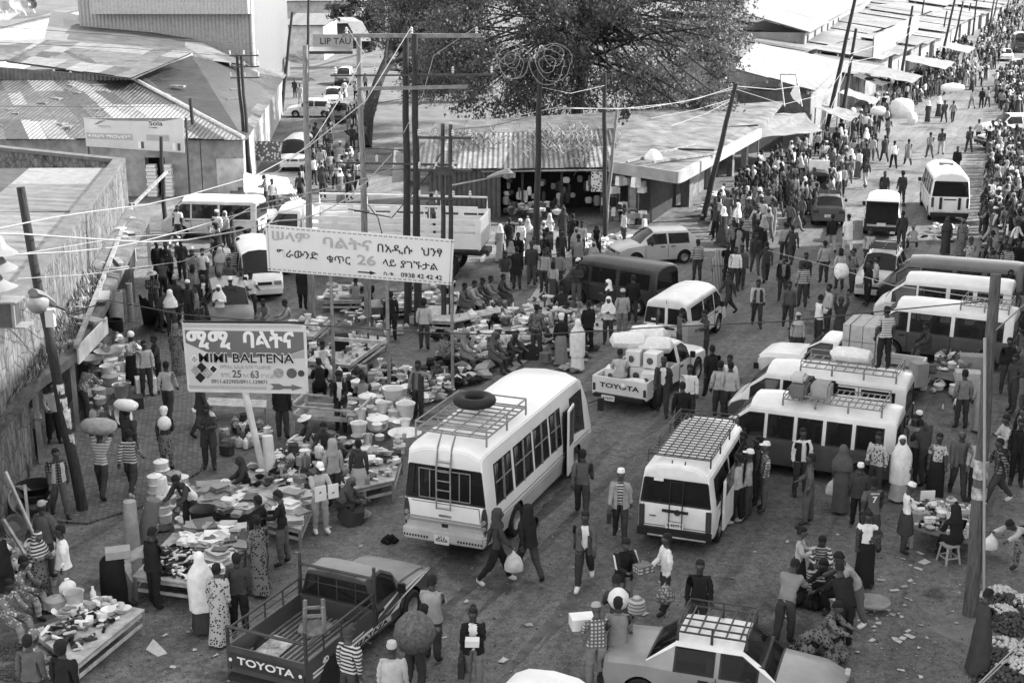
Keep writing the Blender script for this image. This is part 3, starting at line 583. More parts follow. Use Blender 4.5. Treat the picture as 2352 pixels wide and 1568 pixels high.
for p in((1640,215),(1675,150),(1655,60),(1600,240),(1450,240),(1340,235),(1180,235),(1110,215),(1085,170),(1560,255),(1690,100),(1520,268),(1070,130),(1060,60),(1140,250),(1215,255),(1255,262),(1300,258),(1390,255),(1420,262),(1480,262),(1600,268),(1640,255),(1660,190),(1100,30),(1070,240),(1255,200),(1290,170),(1320,215),(1230,225),(1275,235),(1210,190),(1350,190)):
 bl.append((tuple(atY(p[0],p[1],90)),(1.3,1.2,.9)))
tree('broadleaf_tree','spreading glossy leaved tree towering over the corner shop',(4.5,95,0),[((4.5,95,0),.5),((4.4,95,3),.42),((4.8,95.2,6),.32),((5.2,95,10),.18)],bl,85000,.125,LB,3,twigs=1)
bl=[]
for k in range(46):
 u=r2.uniform(865,1110);v=r2.uniform(-60,215);y=r2.uniform(104,116)
 if v>120 and u<960:u+=120
 c=atY(u,v,y);s_=r2.uniform(.9,1.9);bl.append((tuple(c),(s_*1.4,s_*1.2,s_*.8)))
ft=G(838,338,0)
tree('dark_tree','dark feathery tree with a leaning trunk beside the alley',tuple(ft),[(tuple(ft),.5),(tuple(atY(845,270,ft.y+1)),.42),(tuple(atY(868,190,ft.y+3)),.36),(tuple(atY(905,100,ft.y+6)),.28),(tuple(atY(960,10,ft.y+8)),.15)],bl,52000,.12,LD,9,twigs=2,aspect=.35)
bl=[(tuple(atY(u,v,168)),(2.2,2,1.5))for u,v in((800,-5),(845,20),(880,40),(780,30),(850,60),(905,70),(835,95))]
tree('far_tree','sunlit tree behind the roofs at the top of the alley',tuple(G(850,118,0)),[(tuple(G(850,118,0)),.3),(tuple(atY(845,60,168)),.2),(tuple(atY(840,10,168)),.1)],bl,4000,.3,LB,13)
bl=[(tuple(atY(u,v,128)),(1.6,1.4,1.1))for u,v in((1000,190),(1060,200),(1100,165),(950,150),(1010,130))]
tree('young_tree','slender tree with a thin trunk on the sunlit ground behind the square',tuple(G(1052,222,0)),[(tuple(G(1052,222,0)),.2),(tuple(atY(1050,190,128)),.15),(tuple(atY(1040,140,128)),.08)],bl,3500,.2,LD,15)
struct((lambda mb:mb.build('dusty_lot',mat('dusty_ground',.13,.95,.3,.5),smooth=0))(MB().slab([G(*p)+Vector((0,0,.006))for p in((860,285),(1060,275),(1500,265),(1600,180),(880,190))],.004)))
def pole(f,t,r0,label,m=M_WOODD,top=None,y=None,group='utility poles'):
 """foot seen at f, top seen at t; the pole may lean sideways"""
 a=G(*f);b=atY(t[0],t[1],a.y if y is None else y)
 o=empty('utility_pole',a,0,label,'pole',group);mb=MB();n=7
 pts=[a.lerp(b,i/n)-a+Vector((.02*math.sin(i*2.1),.02*math.cos(i*1.7),0))for i in range(n+1)]
 mb.tube(pts,[r0*(1-.32*i/n)for i in range(n+1)],10);mb.build('shaft',m,o);return o,a,b
def arm(o,a,z,half,ang=0.,m=M_STEEL,ins=3,w=.1,dx=0.,name='crossarm'):
 d=Vector((math.cos(ang),math.sin(ang),0));c=Vector((dx,-.16,z));mb=MB();mb.bar(c-d*half,c+d*half,w,w);ob=mb.build(name,m,o,smooth=0)
 for k in range(ins):
  q=c+d*half*(-1+2*k/max(1,ins-1))*.94;i_=MB();i_.lathe([(.02,.05),(.05,.09),(.03,.13),(.06,.17),(.03,.21),(.05,.25),(.01,.3)],q,8);i_.build('insulator',mat('porcelain',.5,.3,.2),ob)
 return[a+c+d*half*(-1+2*k/max(1,ins-1))*.94+Vector((0,0,.3))for k in range(max(ins,1))]
M_LAMPG=mat('lamp_globe',.22,.3,.15,3,spec=.5)
pL,aL,bL=pole((190,1175),(45,430),.14,'weathered dark pole with a street lamp and pasted papers standing on the cobbles')
def street_lamp(o,z,tip,ln,dirv):
 l=MB();p=Vector((0,0,z));l.tube([p,p+dirv*.5+Vector((0,0,.1))],.04,6);arm_=l.build('lamp_arm',M_STEEL,o)
 h=MB();q=p+dirv*.4;zz=Vector((0,0,1));s_=dirv.cross(zz)
 h.rings([[q+dirv*(ln*t)+s_*(w*math.cos(a))+zz*(hh*math.sin(a)+.1+.25*t)for a in[j*.785 for j in range(8)]]for t,w,hh in((0,.05,.05),(.15,.13,.1),(.5,.2,.13),(.8,.24,.15),(1,.15,.1))]);h.build('lamp_hood',mat('lamp_housing',.14,.5,.2),arm_)
 g_=MB();c=q+dirv*(ln*.82)+zz*.17;g_.lathe([(.02,-.3),(.16,-.25),(.24,-.12),(.26,0),(.2,.1)],c,14);g_.build('lamp_globe',M_LAMPG,arm_)
d_=(bL-aL);d_.normalize();
c_=atY(150,690,aL.y)-aL
street_lamp(pL,5.1,None,.8,Vector((-.25,-.9,.25)).normalized())
m=MB()
for k,(t,w,h)in enumerate(((.22,.3,.28),(.27,.26,.5),(.33,.22,.3),(.38,.2,.25))):
 p=(bL-aL)*t;m.lathe([(.142-.02*t*3,0),(.142-.02*t*3,h)],p,12,close=False)
m.build('pasted_paper',mat('torn_paper',.62,.8,.4,6,dark=.1),pL)
m=MB();p=(bL-aL)*.62+Vector((.2,-.2,0));m.box(p,(.2,.15,.42));m.build('junction_box',mat('box_grey',.5,.6,.1),pL)
pR,aR,bR=pole((2228,1412),(2286,630),.15,'stout weathered pole with a pale conduit at the right edge of the market',mat('grey_pole_wood',.085,.85,.5,5,bump=.4,stretch=(6,6,.6)))
m=MB();d_=bR-aR;m.tube([Vector((.24,-.12,.02)),d_*.5+Vector((-.02,-.2,0)),d_*.83+Vector((-.17,-.17,0))],.03,6);m.build('conduit',M_CABLE,pR)
m=MB();m.lathe([(.15,0),(.15,.4)],d_*.42,12,close=False);m.lathe([(.152,0),(.152,.25)],d_*.36,12,close=False);m.build('pasted_paper',mat('torn_paper_grey',.35,.8,.5,6,dark=.06),pR)
P3,a3,b3=pole((716,748),(700,104),.135,'tall pale timber pole rising behind the juice banner van',M_POLE)
P4,a4,b4=pole((845,742),(823,84),.135,'tall pale timber pole standing left of the dark twin poles',M_POLE)
P5,a5,b5=pole((937,742),(931,62),.15,'left dark timber pole of the tall twin pole carrying the insulator arm')
P6,a6,b6=pole((960,748),(952,78),.15,'right dark timber pole of the tall twin pole')
INS=arm(P5,a5,10.35,2.4,0,mat('arm_wood',.2,.85,.3,4),3,.14,dx=.35)
arm(P6,a6,8.6,1.9,R(12),mat('arm_wood',.2),0,.12);arm(P5,a5,9.0,2.9,R(3),M_STEEL,5,.06,dx=.4);arm(P5,a5,5.9,2.2,R(-8),M_STEEL,4,.07,dx=-.3)
P7,a7,b7=pole((1019,752),(1016,284),.1,'left thin steel upright of the pole frame with four crossarms',M_STEEL)
P8,a8,b8=pole((1036,752),(1034,286),.1,'right thin steel upright of the pole frame with four crossarms',M_STEEL)
for z in(6.9,5.75,4.75):arm(P7,a7,z,.95,R(-4),M_STEEL,4,.09,dx=.12)
m=MB();m.box((.1,-.16,5.75),(.6,.3,.3));m.build('switch_box',M_STEEL,P7,smooth=0)
pb,ab_,bb_=pole((1010,560),(1009,400),.07,'short post with a street lamp in front of the shuttered wall',M_STEEL,y=66)
pb.location=G(1060,470);
o=empty('street_lamp',atY(1150,400,60),0,'egg shaped street lamp on a thin arm before the shuttered wall','street lamp')
m=MB();m.tube([(-2.2,0,-.5),(-.6,0,-.2),(.2,0,0)],.035,6);m.tube([(-2.2,0,-.5),(-2.2,0,-atY(1150,400,60).z)],.05,6);ar_=m.build('arm',M_METAL,o)
m=MB();m.rings([[Vector((-.6+.9*t,w*math.cos(a),-.15+.25*t+w*.6*math.sin(a)))for a in[j*.785 for j in range(8)]]for t,w in((0,.06),(.3,.17),(.7,.24),(1,.2))]);m.lathe([(.02,-.28),(.2,-.2),(.27,0),(.1,.18)],(.28,0,.06),12);m.build('lamp_head',M_LAMPG,ar_)
bpy.data.objects.remove(pb.children[0]);bpy.data.objects.remove(pb)
P9,a9,b9=pole((1230,640),(1241,120),.15,'dark pole with coils of spare cable standing in front of the shop row')
arm(P9,a9,9.0,1.0,R(5),M_STEEL,0,.08)
m=MB();rr=random.Random(8)
for k in range(8):
 cx_=rr.choice((-.9,.7))+rr.uniform(-.35,.35);r_=rr.uniform(.3,.75);cz=9.0-r_*.6+rr.uniform(-.1,.5);m.tube([(cx_+r_*math.cos(t*.35)*(1+.1*math.sin(t)),-.25-.12*k*.3,cz+r_*1.05*math.sin(t*.35))for t in range(19)],.013,5)
m.build('cable_coils',mat('coil_grey',.3,.6,.2,3),P9)
P10,a10,b10=pole((1390,548),(1388,168),.13,'slim dark pole at the seam between the two shops')
P11,a11,b11=pole((1388,545),(1417,248),.1,'slim pale pole leaning right in front of the corner shop',M_POLE)
P12,a12,b12=pole((1614,505),(1690,192),.16,'dark pole leaning right beside the corner shop side wall')
far=[((1890,335),(1966,-12),.17,'left pole of the tall leaning pair beside the white roofed building'),((1926,322),(1966,66),.15,'right shorter pole of the leaning pair beside the white roofed building'),((2064,212),(2096,14),.16,'dark pole in front of the white hoarding'),((2157,160),(2194,-5),.17,'pole beside the white tent canopy'),((2187,122),(2212,4),.16,'pole between the two white tents'),((2159,112),(2175,26),.14,'short pole behind the white tent'),((2234,82),(2244,-4),.16,'thin pole up the far street'),((2268,86),(2284,-4),.16,'pole at the crowd edge far up the street'),((2110,92),(2123,-4),.15,'thin pole standing among the tin roofs'),((2217,70),(2230,8),.15,'leaning pole on the far tin roofs'),((2278,60),(2292,-6),.15,'second pole at the crowd edge far up the street'),((2253,44),(2262,-8),.14,'farthest thin pole near the top edge'),((2310,45),(2318,-8),.15,'farthest pole at the top right')]
FP=[pole(f,t,r,l,M_WOODD)for f,t,r,l in far]
left=[((380,530),(369,314),.12,'short dark post in front of the hall doorway'),((462,436),(436,226),.14,'leaning post with a notice board right of the banner'),((571,440),(543,126),.11,'left of the close twin poles at the market hall corner'),((578,440),(553,128),.11,'right of the close twin poles at the market hall corner'),((646,262),(671,28),.15,'dark leaning pole at the mouth of the alley'),((706,190),(709,-10),.17,'tall dark pole in the alley behind the pale pole'),((764,108),(763,-10),.1,'thin grey post beside the name board')]
LP=[pole(f,t,r,l,M_METAL if k==6 else M_WOODD)for k,(f,t,r,l)in enumerate(left)]
for z in(7.6,7.0,6.4):arm(LP[2][0],LP[2][1],z,.8,R(10),M_STEEL,3,.07,dx=.15)
m=MB();m.box((.1,-.2,3.3),(.55,.04,.8));nb=m.build('notice_board',mat('notice_white',.6,.7,.1),LP[1][0],smooth=0)
m=MB();[m.box((.1,-.225,3.55-.09*k),(.4-.1*(k%2),.004,.03))for k in range(6)];m.build('notice_print',mat('print_grey',.2,.8,0),nb,smooth=0)
pp=empty('wooden_post',G(310,600),0,'pale plank post with sloping braces at the corner of the shop row','post')
m=MB();a=G(310,600);t_=atY(311,562,a.y);m.bar((0,0,0),(0,0,2.6),.16,.12);m.bar((0,0,2.4),SF[3]-a+Vector((.1,-.3,.2)),.14,.1);m.bar((.1,.1,2.5),G(383,395,3)-a,.12,.1);m.build('planks',M_WOOD,pp,smooth=0)
ls=empty('loudspeaker_mast',atY(-8,880,24.5),0,'mast of stacked horn loudspeakers over a metal box at the left edge','loudspeakers');base=ls.location.copy()
for k,v in enumerate((575,613,660)):
 p=atY(-6,v,24.5)-base;m=MB();m.lathe([(.02,.3),(.08,.26),(.16,.1),(.3,0),(.36,-.03),(.3,.01),(.14,.09),(.02,.2)],p,18,M=Matrix.Rotation(R(6-6*k),3,'Y'));m.build('horn',mat('horn_grey',.2,.5,.2,3),ls)
p=atY(5,718,24.5)-base;m=MB();m.box(p,(.5,.4,.44));m.build('metal_box',mat('box_dark',.06,.5,.4),ls,smooth=0)
m=MB();m.box(p+Vector((.02,0,.24)),(.66,.5,.03));m.box(p+Vector((.27,-.19,0)),(.05,.05,.46));m.box(p+Vector((.1,.05,-.25)),(.7,.42,.03));m.build('bracket',mat('horn_grey',.2,.5,.2,3),ls,smooth=0)
m=MB();m.tube([(.0,0,p.z-.25),(.0,0,p.z-.8)],.1,10);m.tube([(0,0,p.z+.2),(0,0,p.z+.75)],.07,10);m.tube([(0,0,p.z+.3),(-1.6,0,p.z+.3)],.06,8);m.tube([(0,0,p.z-.7),(-1.6,0,p.z-.7)],.05,8);m.tube([(-1.6,0,p.z+1.2),(-1.6,0,-base.z)],.08,8);m.build('mast',M_METAL,ls)
fr=empty('sign_frame',G(1925,262,2.6),0,'thin empty metal frame with a drooping white flag above the awnings','frame');fr.location=(0,0,0)
m=MB();yy=G(1860,265,2.7).y;c4=[atY(u,v,yy)for u,v in((1802,245),(1792,171),(1828,171),(1842,245))];[m.tube([c4[i],c4[i+1]],.05,6)for i in range(3)];m.build('bars',M_METAL,fr)
m=MB();q=[atY(u,v,yy-.1)for u,v in((1829,190),(1815,215),(1822,228),(1838,240),(1840,222))];n=len(q);m.add(q+[x+Vector((.01,.03,0))for x in q],[tuple(range(n)),tuple(range(n,2*n))[::-1]]);m.build('flag',M_TARP,fr,smooth=0,fix=False)
def sign_panel(o,TL,TR,BR,BL,m,th=.05):
 mb=MB();f=[Vector(x)for x in(BL,BR,TR,TL)];b=[x+Vector((0,th,0))for x in f]
 mb.add(f+b,[(0,1,2,3),(7,6,5,4),(0,4,5,1),(1,5,6,2),(2,6,7,3),(3,7,4,0)]);return mb.build('panel',m,o,smooth=0)
class Plane:
 def __init__(s,TL,TR,BR,BL):s.q=[Vector(x)for x in(TL,TR,BR,BL)]
 def P(s,a,b,off=.012):
  TL,TR,BR,BL=s.q;p=(TL*(1-a)+TR*a)*(1-b)+(BL*(1-a)+BR*a)*b;return p-Vector((0,off,0))
 def write(s,t,a,b,w,h,m,par,off=.012,bold=0.,name='lettering'):
  p=s.P(a,b,off);x=s.P(min(1,a+.05),b,off)-s.P(a-.05,b,off);L_=(s.q[1]-s.q[0]).length;H_=(s.q[3]-s.q[0]).length
  return text(t,h*H_,m,par,frame(p,x,(0,0,1)),name,bold,width=w*L_)
 def quad(s,pts,m,par,off=.008,name='painted_shape',th=.003):
  mb=MB();f=[s.P(a,b,off)for a,b in pts];g_=[x+Vector((0,th,0))for x in f];n=len(f)
  mb.add(f+g_,[tuple(range(n)),tuple(range(n,2*n))[::-1]]+[(i,(i+1)%n,n+(i+1)%n,n+i)for i in range(n)]);return mb.build(name,m,par,smooth=0)
M_SIGN=mat('sign_white',.66,.6,.05,2);M_FADE=mat('faded_letters',.38,.7,.1);M_BORD=mat('sign_border',.12,.7,.3,30)
Y1=41.0;q1=[atY(*x)for x in((609,516,Y1),(1043,551,Y1),(1037,655,Y1),(615,622,Y1))]
s1=empty('shop_sign',G(770,905),0,'long white sign on thin posts with black and faded Amharic lettering and 26','sign');base=s1.location.copy()
q1=[x-base for x in q1];pan=sign_panel(s1,*q1,M_SIGN);pl=Plane(*q1)
for(u,v)in((768,905),(891,915)):
 f_=G(u,v);p=Vector((f_.x,Y1+.14,0))-base;m=MB();m.tube([p,Vector((p.x,p.y,atY(u,560,Y1).z))],.055,8);m.build('post',M_METAL,s1)
p=Vector((atY(1036,600,Y1).x,Y1+.14,0))-base;m=MB();m.tube([p,Vector((p.x,p.y,4.6))],.05,8);m.build('post',M_METAL,s1)
m=MB();p0=atY(768,778,Y1+.06)-base;p1=atY(890,786,Y1+.06)-base;m.bar(p0,p1,.12,.1);m.build('brace',M_WOODL,s1,smooth=0)
pl.write('ሠላም',.13,.235,.2,.26,M_FADE,pan,bold=.02);pl.write('ባልትና',.43,.29,.26,.3,M_FADE,pan,bold=.02)
pl.write('ግራውንድ',.165,.60,.22,.22,M_INK,pan,bold=.006);pl.write('ቁጥር',.385,.645,.125,.22,M_INK,pan,bold=.006);pl.write('26',.535,.61,.1,.3,M_FADE,pan,bold=.02)
pl.write('በአዲሱ',.685,.315,.185,.24,M_INK,pan,bold=.006);pl.write('ህንፃ',.885,.32,.11,.24,M_INK,pan,bold=.006)
pl.write('ላይ',.66,.62,.07,.2,M_INK,pan,bold=.006);pl.write('ያገኙታል',.82,.63,.2,.2,M_INK,pan,bold=.006)
pl.write('ስ.ቁ.',.66,.86,.06,.1,M_INK,pan);pl.write('0938 42 42 42',.835,.86,.22,.14,M_INK,pan,bold=.01)
pl.quad([(.49,.85),(.555,.85),(.555,.82),(.59,.865),(.555,.91),(.555,.88),(.49,.88)],M_INK,pan,name='arrow')
m=MB()
for k in range(110):
 for b0 in(.045,.955):
  if k%3<2:a_=(k+.5)/110;c_=pl.P(a_,b0,.006);m.box(c_,(.035,.004,.03),0,0)
for k in range(22):
 for a_ in(.012,.988):m.box(pl.P(a_,(k+.5)/22,.006),(.03,.004,.028))
m.build('border',M_BORD,pan,smooth=0)
Y2=33.5;q2=[atY(*x)for x in((420,739,Y2),(700,741,Y2),(706,902,Y2),(434,897,Y2))]
s2=empty('shop_sign',G(604,1118),0,'square framed sign reading MIMI BALTENA with grey and white bands on a pale post','sign');base=s2.location.copy();q2=[x-base for x in q2]
pan=sign_panel(s2,*q2,mat('sign_pale',.58,.6,.05,2));pl=Plane(*q2)
m=MB();pp0=Vector((atY(603,1115,Y2+.06).x-base.x,Y2+.08-base.y,0));m.tube([pp0+Vector((.08,0,0)),Vector((pp0.x-.35,pp0.y,2.6))],.085,10);m.build('post',M_DIRTY,s2)
m=MB();m.tube([pp0+Vector((.3,-.35,0)),pp0+Vector((.22,-.2,1.35))],.14,10);m.build('post_sleeve',M_DIRTY,s2)
for(i,j)in((0,1),(1,2),(2,3),(3,0)):
 m=MB();m.bar(q2[i]+Vector((0,.02,0)),q2[j]+Vector((0,.02,0)),.06,.05);m.build('frame_bar',M_DIRTY if i else M_INK,s2,smooth=0)
G1=mat('sign_slate',.14,.6,.05)
pl.quad([(.01,.115),(.985,.13),(.985,.38),(.85,.46),(.42,.52),(.2,.45),(.01,.3)],G1,pan)
pl.quad([(.85,.47),(.985,.39),(.985,.5),(.8,.52)],mat('sign_light_grey',.35,.6,.05),pan,.009)
M_WL=mat('white_letters',.75,.6,0)
pl.write('ሚሚ',.195,.26,.36,.3,M_WL,pan,.016,.04);pl.write('ባልትና',.69,.26,.42,.3,M_WL,pan,.016,.035)
pl.write('MIMI BALTENA',.5,.515,.8,.2,M_WL,pan,.026,.04);pl.write('MIMI BALTENA',.5,.515,.785,.19,M_INK,pan,.034,.012)
pl.write('በማተሪ አዲሱ ህንፃ ግራውንድ',.49,.645,.42,.07,M_FADE,pan,bold=.01);pl.write('ቁጥር',.32,.76,.08,.09,M_FADE,pan);pl.write('25',.415,.745,.075,.15,mat('letter_grey',.09,.7,0),pan,bold=.01);pl.write('እና',.49,.765,.05,.08,M_FADE,pan);pl.write('63',.565,.75,.07,.15,MATS['letter_grey'],pan,bold=.01);pl.write('የገናል',.67,.77,.11,.08,M_FADE,pan)
pl.write('0911.632905/0911.129871',.435,.855,.46,.075,MATS['letter_grey'],pan)
for k,(a_,tone)in enumerate(((.765,.3),(.875,.1),(.955,.06))):
 c_=pl.P(a_,.72,.01);m=MB();m.lathe([(.13 if k<2 else .085,-.002),(.13 if k<2 else .085,.004)],c_,20,M=Matrix.Rotation(R(90),3,'X'));m.build('painted_pot',mat('pot_tone_%d'%k,tone,.7,.4,20),pan)
for k,(a_,b0)in enumerate(((.07,.54),(.122,.655),(.07,.70),(.106,.8),(.17,.735),(.222,.675))):
 sz=.044;pl.quad([(a_,b0-.078),(a_+sz,b0),(a_,b0+.078),(a_-sz,b0)],[M_WL,M_INK,mat('spice_a',.4,.8,.4,40),M_INK,mat('spice_b',.3,.8,.4,40),M_WL][k],pan,.010+.001*k,'spice_tile')
 pl.quad([(a_,b0-.055),(a_+sz*.7,b0),(a_,b0+.055),(a_-sz*.7,b0)],[MATS['spice_a'],M_INK,MATS['spice_b'],M_INK,MATS['spice_a'],M_TRIM][k],pan,.017+.001*k,'spice_tile')
pl.quad([(.69,.875),(.77,.875),(.80,.905),(.87,.905),(.87,.88),(.965,.925),(.87,.97),(.87,.945),(.80,.945),(.77,.96),(.69,.96),(.72,.92)],G1,pan,.012,'arrow')
for b0,k1 in((.055,34),(.94,23)):
 m=MB();[m.lathe([(.028,-.002),(.04,.002),(.028,.003)],pl.P((k+.6)/35,b0,.008),8,M=Matrix.Rotation(R(90),3,'X'),close=False)for k in range(k1)];m.build('border',mat('border_grey',.3,.7,0),pan)
Y3=70.;q3=[atY(*x)for x in((192,271,Y3),(421,271,Y3),(424,351,Y3),(198,336,Y3))];s3=empty('banner',(0,0,0),0,'washed out drinks banner reading Sola stretched above the wall corner','banner')
pan=sign_panel(s3,*q3,mat('banner_pale',.55,.6,.14,.6));pl=Plane(*q3)
pl.quad([(.01,.52),(.48,.51),(.48,.71),(.02,.73)],mat('banner_band',.36,.7,.1),pan);pl.quad([(.62,.51),(.85,.51),(.85,.69),(.62,.69)],MATS['banner_band'],pan);pl.quad([(.0,.0),(.99,0),(.8,.1),(.3,.09)],mat('banner_shade',.2,.7,.2),pan)
pl.write('Sola',.72,.17,.14,.26,M_WL,pan,.014,.05);pl.write('Sola',.72,.17,.135,.24,M_INK,pan,.022,.012)
pl.write('ፋብሪካ ማርኬቲንግ',.25,.62,.44,.13,M_WL,pan,.014,.02);pl.write('ማንጎ',.2,.3,.12,.12,M_FADE,pan,.014,.02)
pl.quad([(.63,.30),(.72,.285),(.745,.32),(.72,.31)],M_INK,pan,.015);pl.quad([(.1,.22),(.16,.1),(.22,.08),(.19,.13),(.13,.22)],MATS['banner_shade'],pan,.015)
for k,a_ in enumerate((.53,.56,.88,.93)):pl.quad([(a_,.74),(a_+.03,.74),(a_+.03,.95),(a_,.95)],[M_WL,MATS['letter_grey']][k%2],pan,.012,'painted_pack')
[MB().tube([(q3[i].x+.1,Y3+.12,0),q3[j]+Vector((.1,.12,0))],.06,6).build('post',M_WOODD,s3)for i,j in((3,0),(2,1))]
m=MB();p=G(612,395);o=empty('poster_stand',p,0,'trestle stand covered with small printed posters near the hall corner','stand');m.box((0,0,1.3),(1.9,.1,1.2));m.build('panel',pattern('posters','floral',.6,.12,.35),o,smooth=0);m=MB();[m.box((x,.1,.6),(.08,.08,1.2))for x in(-.8,.8)];m.build('legs',M_WOOD,o,smooth=0)
def cable(pts,r,m,label,sag=0.0):
 P=[Vector(p)for p in pts];out=[]
 for i in range(len(P)-1):
  n=10
  for k in range(n+(i==len(P)-2)):
   t=k/n;q=P[i].lerp(P[i+1],t);q.z-=sag*4*t*(1-t);out.append(q)
 mb=MB();mb.tube(out,r*.72,5);tag(mb.build('overhead_cable',m),label,'cable','overhead cables')
Y=lambda*a:[atY(u,v,y)for u,v,y in a]
cable(Y((-20,536,26),(60,538,28),(160,545,31),(330,556,35),(430,551,37),(540,532,40),(640,507,42),(690,504,43.5),(740,488,44.5),(800,455,46),(845,415,48),(900,354,49.5)),.03,M_CABLE,'thickest pale cable sagging across the left side to the twin poles')
cable(Y((-20,600,26),(20,585,28),(160,578,31),(260,568,34),(320,556,36),(420,530,38),(560,488,43),(650,470,46),(700,450,49)),.022,M_CABLE,'pale cable below the thickest one at the left edge')
cable(Y((-20,528,28),(118,500,31),(202,487,33),(336,470,36),(437,447,38),(588,403,41),(706,339,44),(840,232,47))+[INS[1]],.022,M_CABLE,'pale cable climbing to the middle insulator of the twin poles')
cable(Y((560,440,42),(640,392,44),(722,319,46),(796,202,48),(837,124,49))+[INS[0]],.02,M_CABLE,'pale cable climbing to the left insulator of the twin poles')
cable([INS[2]]+Y((996,128,49.6),(971,218,49.3),(927,306,49)),.02,M_CABLE,'pale lead falling from the right insulator of the twin poles')
cable(Y((500,520,44),(588,470,46),(722,440,48),(837,410,49),(941,373,50),(1035,326,52),(1176,269,57),(1280,247,60),(1420,251,64),(1560,236,69),(1688,204,73)),.025,M_CABLE,'long pale cable running past the twin poles to the leaning pole')
cable(Y((1287,250,60),(1480,249,66),(1600,228,70),(1690,198,73),(1780,206,82),(1835,198,90)),.025,M_CABLE,'upper pale cable passing over the leaning pole')
cable(Y((1495,272,66),(1600,252,69),(1687,226,73)),.022,M_CABLE,'short pale cable over the corner shop roof');cable(Y((1540,290,66),(1620,262,70),(1688,226,73)),.022,M_CABLE,'lowest pale cable over the corner shop roof')
cable([aL+Vector((.1,-.1,5.0))]+Y((250,690,31.2),(420,722,30.5),(700,745,30),(1000,765,29),(1240,768,28),(1500,752,27.4),(1800,738,26.8),(2050,712,26.4))+[atY(2280,690,26.1)],.018,M_CABLED,'thin black cable crossing the whole square from lamp pole to right pole')
for k,(pts,r,m,l)in enumerate(((((-20,60,70),(336,87,75),(585,101,80)),.02,M_CABLED,'upper dark line over the market hall roof'),(((-20,244,60),(200,246,64),(417,244,70)),.02,M_CABLED,'dark line across the middle of the market hall roof'),(((-20,97,70),(300,112,76),(540,130,83)),.018,M_CABLED,'second dark line over the market hall roof'),(((36,585,29),(280,545,36),(505,530,44),(640,490,46),(840,430,49)),.014,M_CABLE,'thin pale line above the stone wall'),(((40,640,29),(200,630,33),(420,600,40),(510,560,42)),.012,M_CABLE,'thinnest pale line in front of the stone wall'),(((700,340,49),(780,338,49.3),(930,345,50)),.02,M_CABLED,'dark jumper between the pale poles'),(((716,392,49),(845,392,49.6),(940,388,50),(1020,372,50.2)),.02,M_CABLED,'second dark jumper between the poles'),(((700,235,49),(830,245,49.6),(935,225,50)),.018,M_CABLED,'dark line strung between pale and twin poles'),(((1016,300,50),(1130,290,55),(1240,262,58)),.02,M_CABLED,'dark line from the steel frame to the coil pole'),(((1240,200,58),(1310,215,62),(1388,197,65)),.018,M_CABLE,'pale line from the coil pole to the slim dark pole'),(((800,480,49),(900,500,50),(985,400,50.2),(1020,340,50.2)),.03,M_CABLED,'bundle of dark cable drooping to the steel frame'),(((845,470,49.6),(868,500,49.4),(878,540,49.2),(882,600,49)),.03,M_CABLED,'dark cable hanging down beside the pale pole'),(((1690,205,73),(1800,240,82),(1900,215,92),(1958,130,98)),.02,M_CABLE,'pale line from the leaning pole to the tall pair'),(((1950,125,98),(2030,100,108),(2090,60,125)),.025,M_CABLE,'upper pale line along the street poles'),(((1945,145,97),(2030,128,108),(2090,75,125)),.025,M_CABLE,'lower pale line along the street poles'),(((1860,330,90),(1908,250,92),(1958,130,98)),.02,M_CABLE,'guy wire of the tall leaning pair'),(((2090,40,127),(2150,30,150),(2200,10,170)),.03,M_CABLED,'dark line between the far street poles'),(((1764,575,50),(1900,610,42),(2050,655,34),(2285,690,26.3)),.012,M_CABLE,'thin pale line dropping across the crowd to the right pole'),(((2283,762,26.2),(2352,700,24),(2420,640,22)),.02,M_CABLE,'pale stay from the right pole to the right edge'),(((2200,1620,20),(2254,1563,20),(2352,1466,20),(2420,1400,20)),.018,M_CABLE,'pale double cable at the bottom right corner'),(((2196,1630,20),(2250,1574,20),(2352,1478,20),(2420,1412,20)),.016,M_CABLE,'second strand of the pale cable at the bottom right corner'),(((1500,1000,36),(1380,830,36),(1370,800,36)),.001,M_CABLED,'x'))[:-1]):
 cable(Y(*pts),r,m,l)
